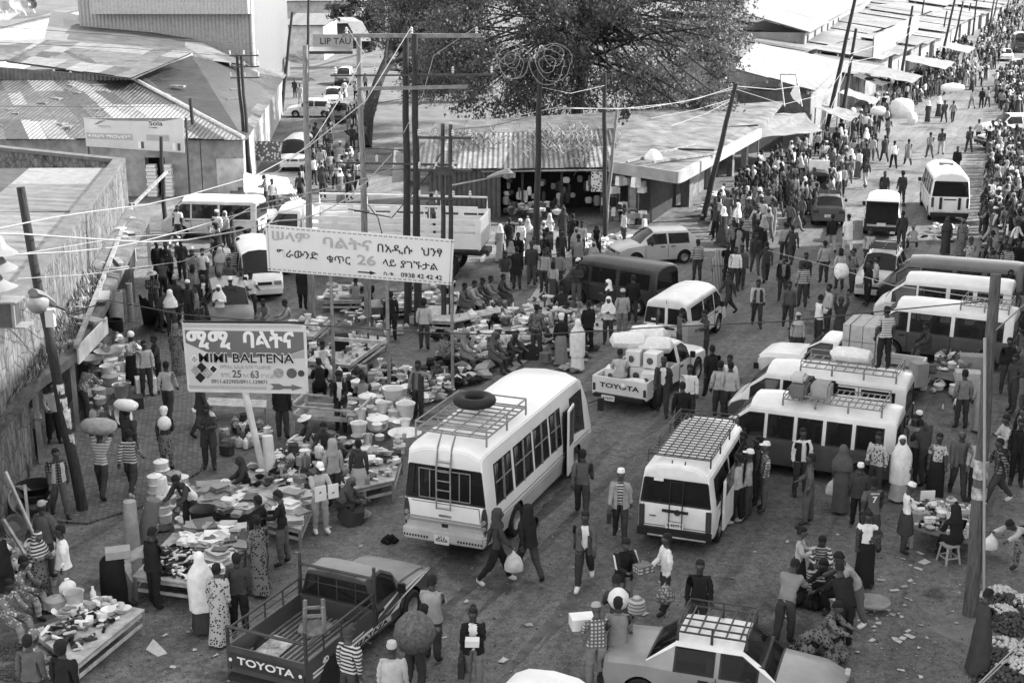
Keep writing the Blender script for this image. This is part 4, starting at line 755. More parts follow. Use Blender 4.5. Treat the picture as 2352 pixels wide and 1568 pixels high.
def loft_body(name,st,wins,mats,parent,two=1,wheels=(),wr=.33,rearwin=True,bevel=.025,glassm=None,rearsplit=1,dep=-.018):
 """st: stations (x, half width, sill z, mid z, belt z, window-top z, edge z, top z, roof half width); wins: {'side':[(i0,i1)], 'top':[(i0,i1)]}"""
 bm=bmesh.new();lay=bm.faces.layers.int.new('p');V=[]
 for(x,w,zs,zm,zb,zt,ze,zc,wrf)in st:
  half=[(w*.95,zs),(w,zm),(w*.985,zb),(wrf+(w-wrf)*.18,zt),(wrf,ze),(wrf*.62,zc-.25*(zc-ze))]
  V.append([bm.verts.new((x,y,z))for y,z in half]+[bm.verts.new((x,0,zc))]+[bm.verts.new((x,-y,z))for y,z in reversed(half)])
 nS=len(st);F={}
 def mk(vs,key,mi):
  try:f=bm.faces.new(vs)
  except ValueError:return
  f.material_index=mi;F[key]=f
 GL=2
 sw=set();tw=set()
 for a,b in wins.get('side',[]):sw|={(i,a)for i in range(a,b)}
 for a,b in wins.get('top',[]):tw|=set(range(a,b))
 swi={i for i,_ in sw}
 for i in range(nS-1):
  for j in range(12):
   jj=j if j<6 else 11-j
   mi=0 if jj<two else 1
   if jj==2 and i in swi:mi=GL
   if jj in(4,5)and i in tw:mi=GL
   mk((V[i][j],V[i+1][j],V[i+1][j+1],V[i][j+1]),(i,j),mi)
  mk((V[i][12],V[i+1][12],V[i+1][0],V[i][0]),(i,'f'),3)
 for e,r in((0,V[0]),(1,V[-1])):
  for j in range(6):
   a,b,c,d=r[j],r[12-j],r[11-j],r[j+1]
   mi=0 if j<two else 1
   if e==0 and j==2 and rearwin:mi=GL
   mk((a,b,c,d)if j<5 else(a,b,r[6]),(e,'c%d'%j),mi)
 bmesh.ops.recalc_face_normals(bm,faces=bm.faces);bm.normal_update()
 if bevel:
  ed=[e for e in bm.edges if len(e.link_faces)==2 and e.calc_face_angle(0)>R(38)and not any(f.material_index==GL for f in e.link_faces)]
  bmesh.ops.bevel(bm,geom=ed,offset=bevel,segments=2,affect='EDGES',clamp_overlap=True,material=-1)
 left={f for f in bm.faces if f.material_index==GL};regs=[]
 while left:
  q=[left.pop()];reg=[]
  while q:
   f=q.pop();reg.append(f)
   for e in f.edges:
    for g_ in e.link_faces:
     if g_ in left and e.calc_face_angle(0)<R(50):left.discard(g_);q.append(g_)
  regs.append(reg)
 parts=[]
 for reg in regs:
  r=bmesh.ops.inset_region(bm,faces=reg,thickness=.035,depth=dep,use_even_offset=True,use_boundary=True)
  for f in r['faces']:f.material_index=4
  parts.append(reg)
 for k,reg in enumerate(parts):
  for f in reg:f[lay]=k+1
 panes=[]
 for k in range(len(parts)):
  fs=[f for f in bm.faces if f[lay]==k+1];vm={};vs=[];fx=[]
  for f in fs:
   for v in f.verts:
    if v not in vm:vm[v]=len(vs);vs.append(v.co.copy())
   fx.append(tuple(vm[v]for v in f.verts))
  panes.append((vs,fx))
 if not wheels:
  bmesh.ops.delete(bm,geom=[f for f in bm.faces if f[lay]>0],context='FACES_ONLY')
 me=bpy.data.meshes.new(name);bm.to_mesh(me);bm.free()
 for m in list(mats)+[glassm or M_GLASS,M_INTER,M_TRIM]:me.materials.append(m)
 if wheels:
  o=bpy.data.objects.new('tmp',me);COL.objects.link(o);tmp=[o]
  for x in wheels:
   cb_=MB();wmax=max(s[1]for s in st);cb_.lathe([(wr*1.2,-wmax*1.1),(wr*1.2,wmax*1.1)],(x,0,wr),20,M=Matrix.Rotation(R(90),3,'X'))
   c=cb_.build('cut',M_INTER,smooth=0);tmp.append(c);md=o.modifiers.new('b','BOOLEAN');md.object=c;md.operation='DIFFERENCE';md.solver='FAST'
  dg=bpy.context.evaluated_depsgraph_get();me2=bpy.data.meshes.new_from_object(o.evaluated_get(dg))
  for t in tmp:bpy.data.objects.remove(t)
  bm=bmesh.new();bm.from_mesh(me2)
  if len(bm.faces)>20:
   lay=bm.faces.layers.int.get('p');n0=len(me2.materials)
   fs=[f for f in bm.faces if f.material_index==2 and(lay is None or f[lay]>0)]
   bmesh.ops.delete(bm,geom=fs,context='FACES_ONLY');bm.to_mesh(me2);me=me2
  bm.free()
 while len(me.materials)>5:me.materials.pop()
 me.polygons.foreach_set('use_smooth',[True]*len(me.polygons));me.set_sharp_from_angle(angle=R(32))
 ob=link(name,me,parent)
 for vs,fx in panes:
  wm=MB();wm.add(vs,fx);wm.build('window',glassm or M_GLASS,ob,smooth=30,fix=False)
 return ob
_wh={}
def wheel(parent,x,y,r=.33,w=.2,side=1):
 key=(round(r,2),round(w,2))
 if key not in _wh:
  m=MB();Mx=Matrix.Rotation(R(90),3,'X')
  m.lathe([(r*.6,-w/2),(r*.9,-w/2),(r,-w*.32),(r,w*.32),(r*.9,w/2),(r*.6,w/2)],(0,0,0),24,M=Mx,close=False);a=m.build('tyre',M_BLACK)
  m=MB();m.lathe([(.02,.12*w),(r*.2,.2*w),(r*.3,.02*w),(r*.52,-.05*w),(r*.6,.42*w),(r*.63,.42*w)],(0,0,0),18,M=Mx,close=False);m.lathe([(.02,-.12*w),(r*.2,-.2*w),(r*.3,-.02*w),(r*.52,.05*w),(r*.6,-.42*w),(r*.63,-.42*w)],(0,0,0),18,M=Mx,close=False);b=m.build('rim',M_METAL)
  _wh[key]=(a.data,b.data);bpy.data.objects.remove(a);bpy.data.objects.remove(b)
 t=link('wheel',_wh[key][0],parent);t.name='wheel';t.location=(x,y,r)
 b=link('rim',_wh[key][1],t)
 return t
def mbx(name,c,d,m,parent,rz=0,taper=1.,bev=.015):
 b=MB();b.box(c,d,rz,taper=taper);o=b.build(name,m,parent,smooth=0)
 if bev:
  bm=bmesh.new();bm.from_mesh(o.data);bmesh.ops.bevel(bm,geom=list(bm.edges),offset=min(bev,min(d)*.35),segments=2,affect='EDGES');bm.to_mesh(o.data);bm.free()
  o.data.polygons.foreach_set('use_smooth',[True]*len(o.data.polygons));o.data.set_sharp_from_angle(angle=R(35))
 return o
def seam(parent,pts,m=None,w=.012):
 b=MB()
 for p,q in zip(pts,pts[1:]):b.bar(p,q,w,w)
 return b.build('door_seam',m or M_TRIM,parent,smooth=0)
def plate(parent,c,txt,face=-1,w=.42,h=.16):
 p=mbx('number_plate',c,(.02,w,h),M_WHITE,parent,bev=0)
 if txt:text(txt,h*.6,M_INK,p,frame((c[0]+face*.012,c[1],c[2]),(0,-face*-1 if face>0 else-1,0),(0,0,1)),'plate_number',.01,width=w*.8)
 return p
def mirrors(parent,x,y,z,s=1.):
 for k in(1,-1):mbx('mirror',(x,k*(y+.1),z),(.1*s,.16*s,.2*s),M_TRIM,parent,bev=.02)
def seats(parent,xs,w,z,m=None):
 for x in xs:
  b=MB();b.box((x,0,z),(.12,w,.62));b.box((x+.25,0,z-.28),(.45,w,.14));b.build('seat_row',m or mat('seat_cloth',.06,.9,.3),parent,smooth=0)
def rack(parent,x0,x1,w,z,bars,rail=.12,m=M_RACK,long_=2,r=.018,lift=.1,name='roof_rack'):
 b=MB()
 for z_ in(z+lift,z+lift+rail):
  b.tube([(x0,-w,z_),(x1,-w,z_),(x1,w,z_),(x0,w,z_),(x0,-w,z_)],r,6)
 for k in range(bars):
  x=x0+(x1-x0)*(k+.5)/bars;b.tube([(x,-w,z+lift),(x,w,z+lift)],r*.9,6)
 for k in range(long_):
  y=-w+2*w*(k+1)/(long_+1);b.tube([(x0,y,z+lift),(x1,y,z+lift)],r*.9,6)
 n=max(2,int((x1-x0)/.8))
 for k in range(n+1):
  x=x0+(x1-x0)*k/n
  for s in(-w,w):b.tube([(x,s,z+lift),(x,s,z+lift+rail)],r*.9,6);b.bar((x,s,z-.08),(x,s,z+lift),.03,.05)
 return b.build(name,m,parent)
def place(o,u,v,deg,z=0.,off=(0,0)):
 """put the local point `off` (x forwards, y left) of the vehicle on the ground point seen at (u, v)"""
 a=R(deg);p=G(u,v,z);o.rotation_euler=(0,0,a)
 o.location=(p.x-off[0]*math.cos(a)+off[1]*math.sin(a),p.y-off[0]*math.sin(a)-off[1]*math.cos(a),0)
def veh(name,label,cat):return empty(name,(0,0,0),0,label,cat)
def van(label,body=M_WHITE,lower=None,rackspec=None,hi=1.98,L=4.7,W=.845,plate_t='',seatsx=(1.0,1.8,2.6),handle=True,glassm=None,cat='van',win=3,ladder=False,name='passenger_van'):
 o=veh(name,label,cat);zb,zt=hi*.51,hi*.83;s=hi/1.98
 st=[(0,W*.93,.36,.5,zb+.02,zt-.02,zt+.09,hi-.06,W*.80),(.06,W*.97,.33,.5,zb+.01,zt,zt+.13,hi-.02,W*.83),(.2,W,.31,.5,zb,zt,zt+.14,hi,W*.85)]
 x0,x1=.28,L-1.55;segs={2:[(0,.52),(.56,1.)],3:[(0,.3),(.35,.62),(.67,1.)],4:[(0,.24),(.27,.49),(.52,.74),(.77,1.)]}[win];side=[]
 for a,b in segs:
  i=len(st);st+=[(x0+(x1-x0)*a,W,.3,.5,zb,zt,zt+.14,hi+.01,W*.85),(x0+(x1-x0)*b,W,.3,.5,zb,zt,zt+.14,hi+.01,W*.85)];side.append((i,i+1))
 i=len(st)
 st+=[(L-1.47,W,.3,.5,zb,zt,zt+.13,hi,W*.84),(L-1.05,W,.3,.5,zb,zt-.01,zt+.11,hi-.04,W*.82),(L-.62,W,.3,.5,zb-.03,zb+.32*s,zb+.4*s,zb+.52*s,W*.83),(L-.36,W*.98,.3,.5,zb-.06,zb-.0,zb+.05,zb+.1,W*.86),(L-.1,W*.95,.32,.5,zb-.2,zb-.14,zb-.12,zb-.08,W*.84),(L,W*.88,.38,.5,zb-.34,zb-.28,zb-.27,zb-.25,W*.76)]
 side.append((i,i+2));top=[(i+1,i+3)]
 bd=loft_body('body',st,{'side':side,'top':top},[lower or body,body],o,two=2 if lower else 0,wheels=(.82,L-.98),glassm=glassm)
 for x in(.82,L-.98):
  for y in(W-.11,-W+.11):wheel(o,x,y,.33,.19)
 mbx('rear_bumper',(-.04,0,.42),(.16,W*1.9,.2),M_TRIM,o);mbx('front_bumper',(L+.0,0,.42),(.14,W*1.8,.24),M_TRIM if lower else body,o)
 for y in(1,-1):
  mbx('tail_lamp',(-.01,y*W*.86,zb-.28),(.05,.13,.5),M_LAMPD,o);mbx('headlamp',(L-.04,y*W*.68,.72),(.1,.3,.17),M_LAMP,o)
 mbx('grille',(L+.0,0,.72),(.05,.7,.12),M_TRIM,o)
 plate(o,(-.055,0,.62),plate_t);mirrors(o,L-1.0,W,zb+.12)
 for y in(1,-1):
  e=y*(W+.004);seam(bd,[(L-1.5,e,.36),(L-1.5,e,zb)]);seam(bd,[(L-.72,e,.4),(L-.72,e,zb-.05)]);seam(bd,[(x0+(x1-x0)*segs[-1][0]-.02,e,.36),(x0+(x1-x0)*segs[-1][0]-.02,e,zb)]);seam(bd,[(.45,e,.62*zb+.3),(L-.4,e,.62*zb+.3)],mat('seam_grey',.12,.6,0),.01)
  if handle:mbx('door_handle',(L-1.32,y*(W+.01),zb-.12),(.2,.03,.05),M_TRIM,o,bev=0)
 seam(bd,[(-.004,-W*.8,.56),(-.004,W*.8,.56),(-.004,W*.82,zb),]);mbx('rear_handle',(-.02,0,zb-.12),(.04,.6,.06),M_TRIM,o,bev=0)
 seats(o,seatsx,W*1.7,1.1*s)
 if rackspec:x_0,x_1,bars,ln,rail=rackspec;rack(o,x_0,x_1,W*.78,hi-.02,bars,rail,long_=ln)
 return o
def car(label,kind='hatch',body=M_SILVER,roofm=None,L=3.7,W=.82,H=1.48,rackspec=None,plate_t='',cat='car',name='parked_car',glassm=None):
 o=veh(name,label,cat);zb=H*.6;zt=H*.89
 if kind=='hatch':xs=dict(rw0=.1,rw1=.5,roof1=L-1.62,cowl=L-1.0,tail=None)
 elif kind=='suv':xs=dict(rw0=.08,rw1=.3,roof1=L-1.85,cowl=L-1.28,tail=None)
 else:xs=dict(rw0=.78,rw1=1.3,roof1=L-1.75,cowl=L-1.15,tail=.8)
 zr=H*.62
 st=[];side=[];top=[]
 hood=lambda x,z,w=1.:(x,W*.97*w,.24,.45,z-.06,z-.02,z,z+.03,W*.78*w)
 if xs['tail']:
  st+=[(0,W*.9,.3,.45,zr-.12,zr-.06,zr-.04,zr-.02,W*.72),(.1,W*.96,.24,.45,zr-.06,zr-.01,zr+.01,zr+.03,W*.78),hood(xs['rw0'],zr+.04)]
  top.append((2,3));i=3
  st+=[(xs['rw1'],W,.22,.45,zb,zt,zt+.07,H-.01,W*.7)]
 else:
  st+=[(0,W*.9,.3,.45,zb-.08,zb+.0,zb+.04,zb+.08,W*.76),(.05,W*.96,.25,.45,zb-.02,zb+.06,zb+.12,zb+.16,W*.78)]
  top.append((1,2));st+=[(xs['rw1'],W,.22,.45,zb,zt-.02,zt+.06,H-.02,W*.7)];i=2
 i=len(st)-1;r1=xs['roof1'];mid=(xs['rw1']+xs['cowl']-.25)/2
 st+=[(mid-.04,W,.22,.45,zb,zt,zt+.08,H+.01,W*.71),(mid+.04,W,.22,.45,zb,zt,zt+.08,H+.01,W*.71)]
 if kind=='suv' and False:pass
 st+=[(r1,W,.22,.45,zb,zt,zt+.07,H,W*.7),(xs['cowl']-.29,W,.22,.45,zb,zb+(zt-zb)*.46,zb+(H-zb)*.5,zb+(H-zb)*.56,W*.73)]
 n=len(st);side+=[(i,i+1),(i+2,n-1)];top.append((n-2,n))
 hz=H*.62
 st+=[hood(xs['cowl'],hz),hood(L-.4,hz-.07,.98),hood(L-.1,hz-.2,.93),(L,W*.82,.3,.45,hz-.34,hz-.3,hz-.28,hz-.27,W*.64)]
 bd=loft_body('body',st,{'side':side,'top':top},[body,roofm or body],o,two=3 if roofm else 0,wheels=(.72,L-.78),wr=.29,rearwin=False,glassm=glassm)
 if roofm:
  me=bd.data
  for p in me.polygons:
   if p.material_index==1 and(p.center.x>xs['cowl']or(xs['tail']and p.center.x<xs['rw0'])):p.material_index=0
 for x in(.72,L-.78):
  for y in(W-.1,-W+.1):wheel(o,x,y,.29,.17)
 mbx('rear_bumper',(-.03,0,.42),(.14,W*1.85,.16),M_TRIM if roofm else body,o);mbx('front_bumper',(L+.02,0,.4),(.14,W*1.75,.18),M_TRIM if roofm else body,o)
 for y in(1,-1):
  mbx('tail_lamp',(.0,y*W*.74,zr-.16),(.06,.26,.16),M_LAMPD,o);mbx('headlamp',(L-.03,y*W*.66,.6),(.1,.3,.15),M_LAMP,o)
  e=y*(W+.003);seam(bd,[(mid,e,.3),(mid,e,zb)]);seam(bd,[(xs['cowl']-.22,e,.3),(xs['cowl']-.2,e,zb-.05)])
  for x in(mid-.22,xs['cowl']-1.0):mbx('door_handle',(x,y*(W+.01),zb-.1),(.18,.03,.04),M_TRIM,o,bev=0)
 mbx('grille',(L+.0,0,.58),(.05,.6,.1),M_TRIM,o);plate(o,(-.04,0,.56),plate_t);mirrors(o,xs['cowl']-.45,W,zb+.06,.8)
 seats(o,(mid-.15,mid+.75),W*1.5,zb-.05)
 if rackspec:x_0,x_1,bars,ln,rail=rackspec;rack(o,x_0,x_1,W*.66,H,bars,rail,M_STEEL,ln,.02,.1)
 return o
def pickup(label,body=M_WHITE,L=4.75,W=.845,H=1.62,tail='TOYOTA',tailm=None,plate_t='',double=False,rails=None,name='pickup_truck',stripe=None,tailband=None):
 o=veh(name,label,'pickup');bed=1.95 if double else 2.35;zb=.98;zt=H*.93;x=bed+.04
 st=[(x,W*.97,.4,.55,zb,zt-.04,zt+.03,H-.03,W*.76),(x+.1,W,.38,.55,zb,zt,zt+.06,H,W*.78),(x+.16,W,.38,.55,zb,zt,zt+.06,H,W*.78),(x+.55,W,.38,.55,zb,zt,zt+.06,H,W*.78),(x+.95,W,.38,.55,zb,zb+.3,zb+.36,zb+.4,W*.8)]
 hood=lambda x_,z,w=1.:(x_,W*.98*w,.38,.55,z-.1,z-.04,z,z+.03,W*.82*w)
 st+=[hood(x+1.2,1.03),hood(L-.35,.97,.99),hood(L-.08,.9,.95),(L,W*.88,.42,.55,.72,.8,.83,.86,W*.76)]
 bd=loft_body('cab',st,{'side':[(2,4)],'top':[(3,5)]},[body,body],o,two=0,wheels=(L-.85,),wr=.36)
 b=MB();zf=.62;zr=1.02
 b.box((bed/2,0,zf),(bed,W*1.9,.05));o_floor=b.build('bed_floor',mat('bed_floor',.05,.6,.4,6),o,smooth=0)
 b=MB()
 for k in range(14):b.box((bed/2,-W*.9+k*W*1.8/13,zf+.035),(bed-.1,.035,.02))
 b.build('bed_ribs',M_RACK,o,smooth=0)
 for y in(1,-1):mbx('bed_side',(bed/2,y*(W-.025),(.45+zr)/2),(bed,.06,zr-.45),body,o,bev=.012)
 mbx('bed_front',(bed-.02,0,(zf+zr)/2),(.05,W*1.9,zr-zf),body,o)
 tg=mbx('tailgate',(.0,0,(.5+zr)/2),(.06,W*2.02,zr-.5),body,o)
 if tailband is not None:mbx('tail_band',(-.033,0,.77),(.01,W*1.9,.28),tailband,tg,bev=0)
 if tail:text(tail,.2,tailm or M_INK,tg,frame((-.042,0,.77),(0,-1,0),(0,0,1)),'lettering',.02,width=W*1.45)
 for x_ in(.85,L-.85):
  for y in(W-.1,-W+.1):wheel(o,x_,y,.36,.21)
 for y in(1,-1):b=MB();b.lathe([(.42,-.02),(.42,.02)],(.85,y*(W+.004),.38),20,M=Matrix.Rotation(R(90),3,'X'));b.build('wheel_arch',M_INTER,o)
 mbx('rear_bumper',(-.08,0,.46),(.14,W*1.8,.12),M_TRIM,o);mbx('front_bumper',(L+.04,0,.52),(.16,W*1.9,.2),M_TRIM,o);mbx('grille',(L+.01,0,.76),(.05,.9,.14),M_TRIM,o)
 for y in(1,-1):mbx('headlamp',(L-.01,y*W*.7,.77),(.08,.26,.15),M_LAMP,o);mbx('tail_lamp',(-.02,y*W*.93,.68),(.05,.1,.24),M_LAMPD,o)
 if plate_t:plate(o,(-.16,.3,.42),plate_t)
 mirrors(o,x+.9,W,zb+.1);seats(o,(x+.35,),W*1.6,zb)
 for y in(1,-1):e=y*(W+.004);seam(bd,[(x+.1,e,.5),(x+.1,e,zb)]);seam(bd,[(x+1.0,e,.5),(x+1.0,e,zb)]);mbx('door_handle',(x+.25,y*(W+.012),zb-.12),(.18,.03,.05),M_TRIM,o,bev=0)
 return o
def bus():
 o=veh('white_bus','white minibus coach with a roof rack, spare tyre and rear ladder driving up the road','bus');L,W,H=7.3,1.05,2.72
 zb,zt=1.22,2.2
 st=[(0,W*.95,.42,.8,zb+.12,zt-.02,zt+.22,H-.12,W*.82),(.08,W*.98,.4,.8,zb+.1,zt,zt+.3,H-.04,W*.86),(.3,W,.38,.8,zb,zt,zt+.33,H,W*.88)]
 side=[]
 for a,b in((.5,1.55),(1.68,2.85),(2.95,3.95),(4.05,4.85)):
  i=len(st);st+=[(a,W,.38,.8,zb,zt,zt+.34,H+.02,W*.88),(b,W,.38,.8,zb,zt,zt+.34,H+.02,W*.88)];side.append((i,i+1))
 i=len(st);st+=[(5.55,W,.38,.8,zb,zt,zt+.34,H+.01,W*.88),(6.35,W,.38,.8,zb-.1,zt,zt+.3,H-.04,W*.86),(6.6,W,.38,.8,zb-.15,zt-.04,zt+.2,H-.16,W*.84)];side.append((i,i+2))
 st+=[(7.1,W*.99,.4,.8,zb-.2,zb+.35,zb+.5,zb+.62,W*.86),(7.24,W*.96,.42,.8,1.0,1.08,1.12,1.16,W*.86),(L,W*.9,.46,.8,.9,.95,.97,1.0,W*.8)]
 bd=loft_body('body',st,{'side':side,'top':[(len(st)-4,len(st)-2)]},[mat('bus_skirt',.42,.4,.12,1.5),mat('bus_white',.74,.35,.08,.9,spec=.5)],o,two=1,wheels=(1.75,5.9),wr=.4,glassm=glass('bus_glass',.02,.45))
 for x in(1.75,5.9):
  for y in(W-.13,-W+.13):wheel(o,x,y,.4,.24)
 for y in(1,-1):
  e=y*(W+.006)
  for z in(.86,.96):seam(bd,[(.1,e,z),(6.9,e,z)],mat('stripe_grey',.3,.5,0),.022)
  b=MB();[b.bar((x,y*(W*.985),zb-.02),(x,y*(W*.93),zt),.05,.03)for x in(1.0,1.02,2.25,3.45,4.45)];[b.bar((a,y*(W*.955),(zb+zt)/2+.05),(c,y*(W*.955),(zb+zt)/2+.05),.02,.03)for a,c in((.55,1.5),(1.72,2.8),(3.0,3.9),(4.1,4.8))];b.build('window_bar',M_RACK,o,smooth=0)
 dr=mbx('open_door',(5.2,-W-.08,1.25),(.66,.05,1.75),MATS['bus_white'],o,R(8));mbx('door_pane',(5.2,-W-.115,1.6),(.46,.012,.9),M_GLASS,dr,R(8),bev=0)
 mbx('doorway',(5.2,-W+.005,1.2),(.62,.04,1.7),M_INTER,o,bev=0)
 mbx('rear_bumper',(-.06,0,.56),(.2,W*1.92,.3),mat('bus_bumper',.5,.45,.15,2),o,bev=.05)
 for z,h in((.86,.03),(.93,.03)):mbx('rear_stripe',(-.03,0,z),(.03,W*1.75,h),MATS['stripe_grey'],o,bev=0)
 mbx('rear_band',(-.018,0,.76),(.03,W*1.78,.14),MATS['bus_skirt'],o,bev=0)
 for y in(1,-1):
  b=MB();b.rings([[Vector((-.02+.06*(t>1),y*(W*.9+.07*math.cos(a)),.98+.36*math.sin(a)*(1 if math.sin(a)>0 else .9)))for a in[j*.4189 for j in range(15)]]for t in(0,2)]);lm_=b.build('tail_lamp',M_LAMPD,o)
  for z in(.85,1.0):b=MB();b.lathe([(.06,0),(.05,.03),(.01,.035)],(-.02,y*W*.9,z),12,M=Matrix.Rotation(R(-90),3,'Y'));b.build('lamp_lens',M_LAMP,lm_)
 seam(bd,[(-.006,.82,1.3),(-.006,-.82,1.3),(-.006,-.85,.98)])
 b=MB();zw0,zw1=zb+.2,zt-.1
 for y in(-.62,-.36,.36,.62):b.tube([(-.035,y,zw0),(-.02,y,zw1)],.014,6)
 for z in(zw0,zw1):b.tube([(-.03,-.62,z),(-.03,.62,z)],.014,6)
 b.build('window_bars',M_RACK,o)
 b=MB()
 for y in(.17,-.17):b.tube([(-.1,y,1.2),(-.09,y,2.1),(.02,y,2.62),(.25,y,2.9)],.02,6)
 for k in range(6):b.tube([(-.1,-.17,1.22+.22*k),(-.1,.17,1.22+.22*k)],.016,6)
 b.build('ladder',M_RACK,o)
 plate(o,(-.17,.02,.5),'45656',w=.36,h=.2);mbx('rear_badge',(-.02,0,1.02),(.02,.3,.05),M_METAL,o,bev=0);mbx('handle',(-.02,0,.8),(.03,.16,.1),M_TRIM,o,bev=0)
 text('ኢት 3',.08,M_INK,o,frame((-.185,.02,.575),(0,-1,0),(0,0,1)),'plate_letters')
 for y in(.66,-.66):b=MB();[b.box((-.17,y+k*.07,.52),(.01,.035,.05))for k in range(-4,5)];b.build('reflector_strip',M_TRIM,o,smooth=0)
 rk=rack(o,.35,2.75,.86,H+.0,9,.2,M_RACK,3,.022,.12)
 b=MB();tq=[(.2+.14*math.cos(a),.1*math.sin(a))for a in[j*math.pi/6 for j in range(12)]];nn=28;vs=[]
 for k in range(nn):
  t=2*math.pi*k/nn
  for j in range(12):r_=.36+.15*math.cos(j*math.pi/6);vs.append((r_*math.cos(t),r_*math.sin(t),.12*math.sin(j*math.pi/6)))
 b.add(vs,[(k*12+j,((k+1)%nn)*12+j,((k+1)%nn)*12+(j+1)%12,k*12+(j+1)%12)for k in range(nn)for j in range(12)])
 sp=tag(b.build('spare_tyre',M_BLACK),'worn spare tyre lying flat on the bus roof rack','tyre')
 seats(o,(1.3,2.1,2.9,3.7,4.6),W*1.7,1.15)
 for y in(1,-1):b=MB();b.bar((6.9,y*W,1.7),(7.2,y*(W+.2),1.75),.03,.03);b.box((7.22,y*(W+.22),1.6),(.1,.16,.36));b.build('mirror',M_TRIM,o,smooth=0)
 for k,y in enumerate((W*.93,-W*.93)):
  [MB().rings([[Vector((xx+.16*t,y*.97+.02*math.sin(8*t+z_),z_))for z_ in(zb+.06,zt-.06)]+[Vector((xx+.16*t,y*.95+.02*math.sin(8*t+z_),z_))for z_ in(zt-.06,zb+.06)]for t in(0,.25,.5,.75,1)]).build('curtain',mat('curtain',.18,.9,.2),o,smooth=0)for xx in(.6,1.3,1.8,2.6,3.0,4.2)]
 o.location=(-1.49,28.95,0);o.rotation_euler=(0,0,R(68.3))
 sp.location=Matrix.Translation(o.location)@Matrix.Rotation(R(68.3),4,'Z')@Vector((2.05,.15,H+.38));return o
BUS=bus()
V2=van('white passenger van with a grid roof rack and side door open, seen from behind',M_WHITE,None,None,2.08,4.75,.9,'3-48991',win=2,name='passenger_van',seatsx=(1.0,1.9,2.7),glassm=glass('van_glass',.018,.3))
rack(V2,.25,3.35,.72,2.06,17,.1,M_STEEL,7,.016,.1)
text('DUBBIS',.05,M_INK,V2,frame((-.012,.52,.78),(0,-1,0),(0,0,1)),'badge');
b=MB();b.lathe([(.06,0),(.075,.0),(.075,.015),(.06,.015)],(-.01,-.05,.92),14,M=Matrix.Rotation(R(-90),3,'Y'));b.build('emblem',M_STEEL,V2)
b=MB()
for y in(.13,-.17):b.tube([(-.06,y,.5),(-.05,y,1.1),(.02,y,1.75),(.12,y,2.12)],.014,6)
for z in(.52,.7,1.15,1.65):b.tube([(-.05+.06*max(0,z-1.1),.13,z),(-.05+.06*max(0,z-1.1),-.17,z)],.012,6)
b.build('ladder',M_TRIM,V2);b=MB();b.tube([(-.13,-.75,.36),(-.13,.6,.36)],.025,6);b.build('step_bar',M_METAL,V2)
mbx('roof_mark',(-.012,.4,1.68),(.012,.22,.08),M_WHITE,V2,bev=0)
dr=mbx('sliding_door',(1.35,-.965,.93),(1.3,.06,1.2),M_WHITE,V2);mbx('door_pane',(1.35,-.99,1.4),(1.1,.02,.5),M_GLASS,dr,bev=0);mbx('doorway',(2.75,-.885,1.0),(1.1,.04,1.3),M_INTER,V2,bev=0);mbx('door_rail',(1.3,-.91,1.2),(1.6,.02,.03),M_TRIM,V2,bev=0)
V2.location=(3.70,29.39,0);V2.rotation_euler=(0,0,R(69.8))
PK=pickup('dark grey pickup with white side lettering and an upturned stool in its empty bed',mat('pickup_grey',.06,.3,.3,1.5,spec=.5),tailm=M_WHITE,tailband=M_DARK,H=1.62)
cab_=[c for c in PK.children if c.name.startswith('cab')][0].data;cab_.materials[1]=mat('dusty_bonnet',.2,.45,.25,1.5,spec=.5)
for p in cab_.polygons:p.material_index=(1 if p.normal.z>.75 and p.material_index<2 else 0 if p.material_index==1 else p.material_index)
def side_art(o,pts,m,y):
 b=MB();n=len(pts);b.add([(x,y,z)for x,z in pts]+[(x,y-math.copysign(.004,y),z)for x,z in pts],[tuple(range(n)),tuple(range(n,2*n))[::-1]]+[(i,(i+1)%n,n+(i+1)%n,n+i)for i in range(n)]);return b.build('side_stripe',m,o,smooth=0)
ws=.858
for pts in(((.2,.62),(2.3,.62),(2.3,.66),(.2,.66)),((.2,.7),(1.9,.7),(2.0,.73),(.2,.73)),((2.5,.75),(3.3,.95),(3.35,.99),(2.7,.88)),((2.8,.7),(4.2,.9),(4.65,.93),(4.2,.84)),((3.0,.62),(3.45,.78),(3.3,.62)),((3.5,.86),(4.4,.95),(4.6,.97),(3.6,.94))):side_art(PK,pts,M_WHITE,-ws)
side_art(PK,((1.35,.5),(3.0,.5),(3.0,.62),(1.35,.62)),mat('stripe_silver',.5,.4,.1),-ws-.002);text('SIZATAZA',.12,M_INK,PK,frame((2.2,-ws-.008,.56),(1,0,0),(0,0,1)),'lettering',.02,width=1.3);text('4D',.16,M_WHITE,PK,frame((.62,-ws-.006,.8),(1,0,0),(0,0,1)),'lettering',.03)
for y in(.35,-.35):b=MB();b.lathe([(.035,0),(.035,.01)],(-.045,y*2.15,.77),12,M=Matrix.Rotation(R(-90),3,'Y'));b.build('white_dot',M_WHITE,PK)
b=MB()
for y in(.84,-.84):b.tube([(.05,y,1.32),(2.35,y,1.32)],.025,8);[b.tube([(x,y,1.0),(x,y,1.32)],.02,6)for x in(.05,.6,1.2,1.8,2.35)];b.tube([(.05,y,1.16),(2.35,y,1.16)],.015,6)
b.tube([(.02,-.84,1.38),(.02,.84,1.38)],.03,8);b.tube([(.02,-.84,1.0),(.02,-.84,1.62)],.035,8);b.tube([(.02,.84,1.0),(.02,.84,1.4)],.035,8)
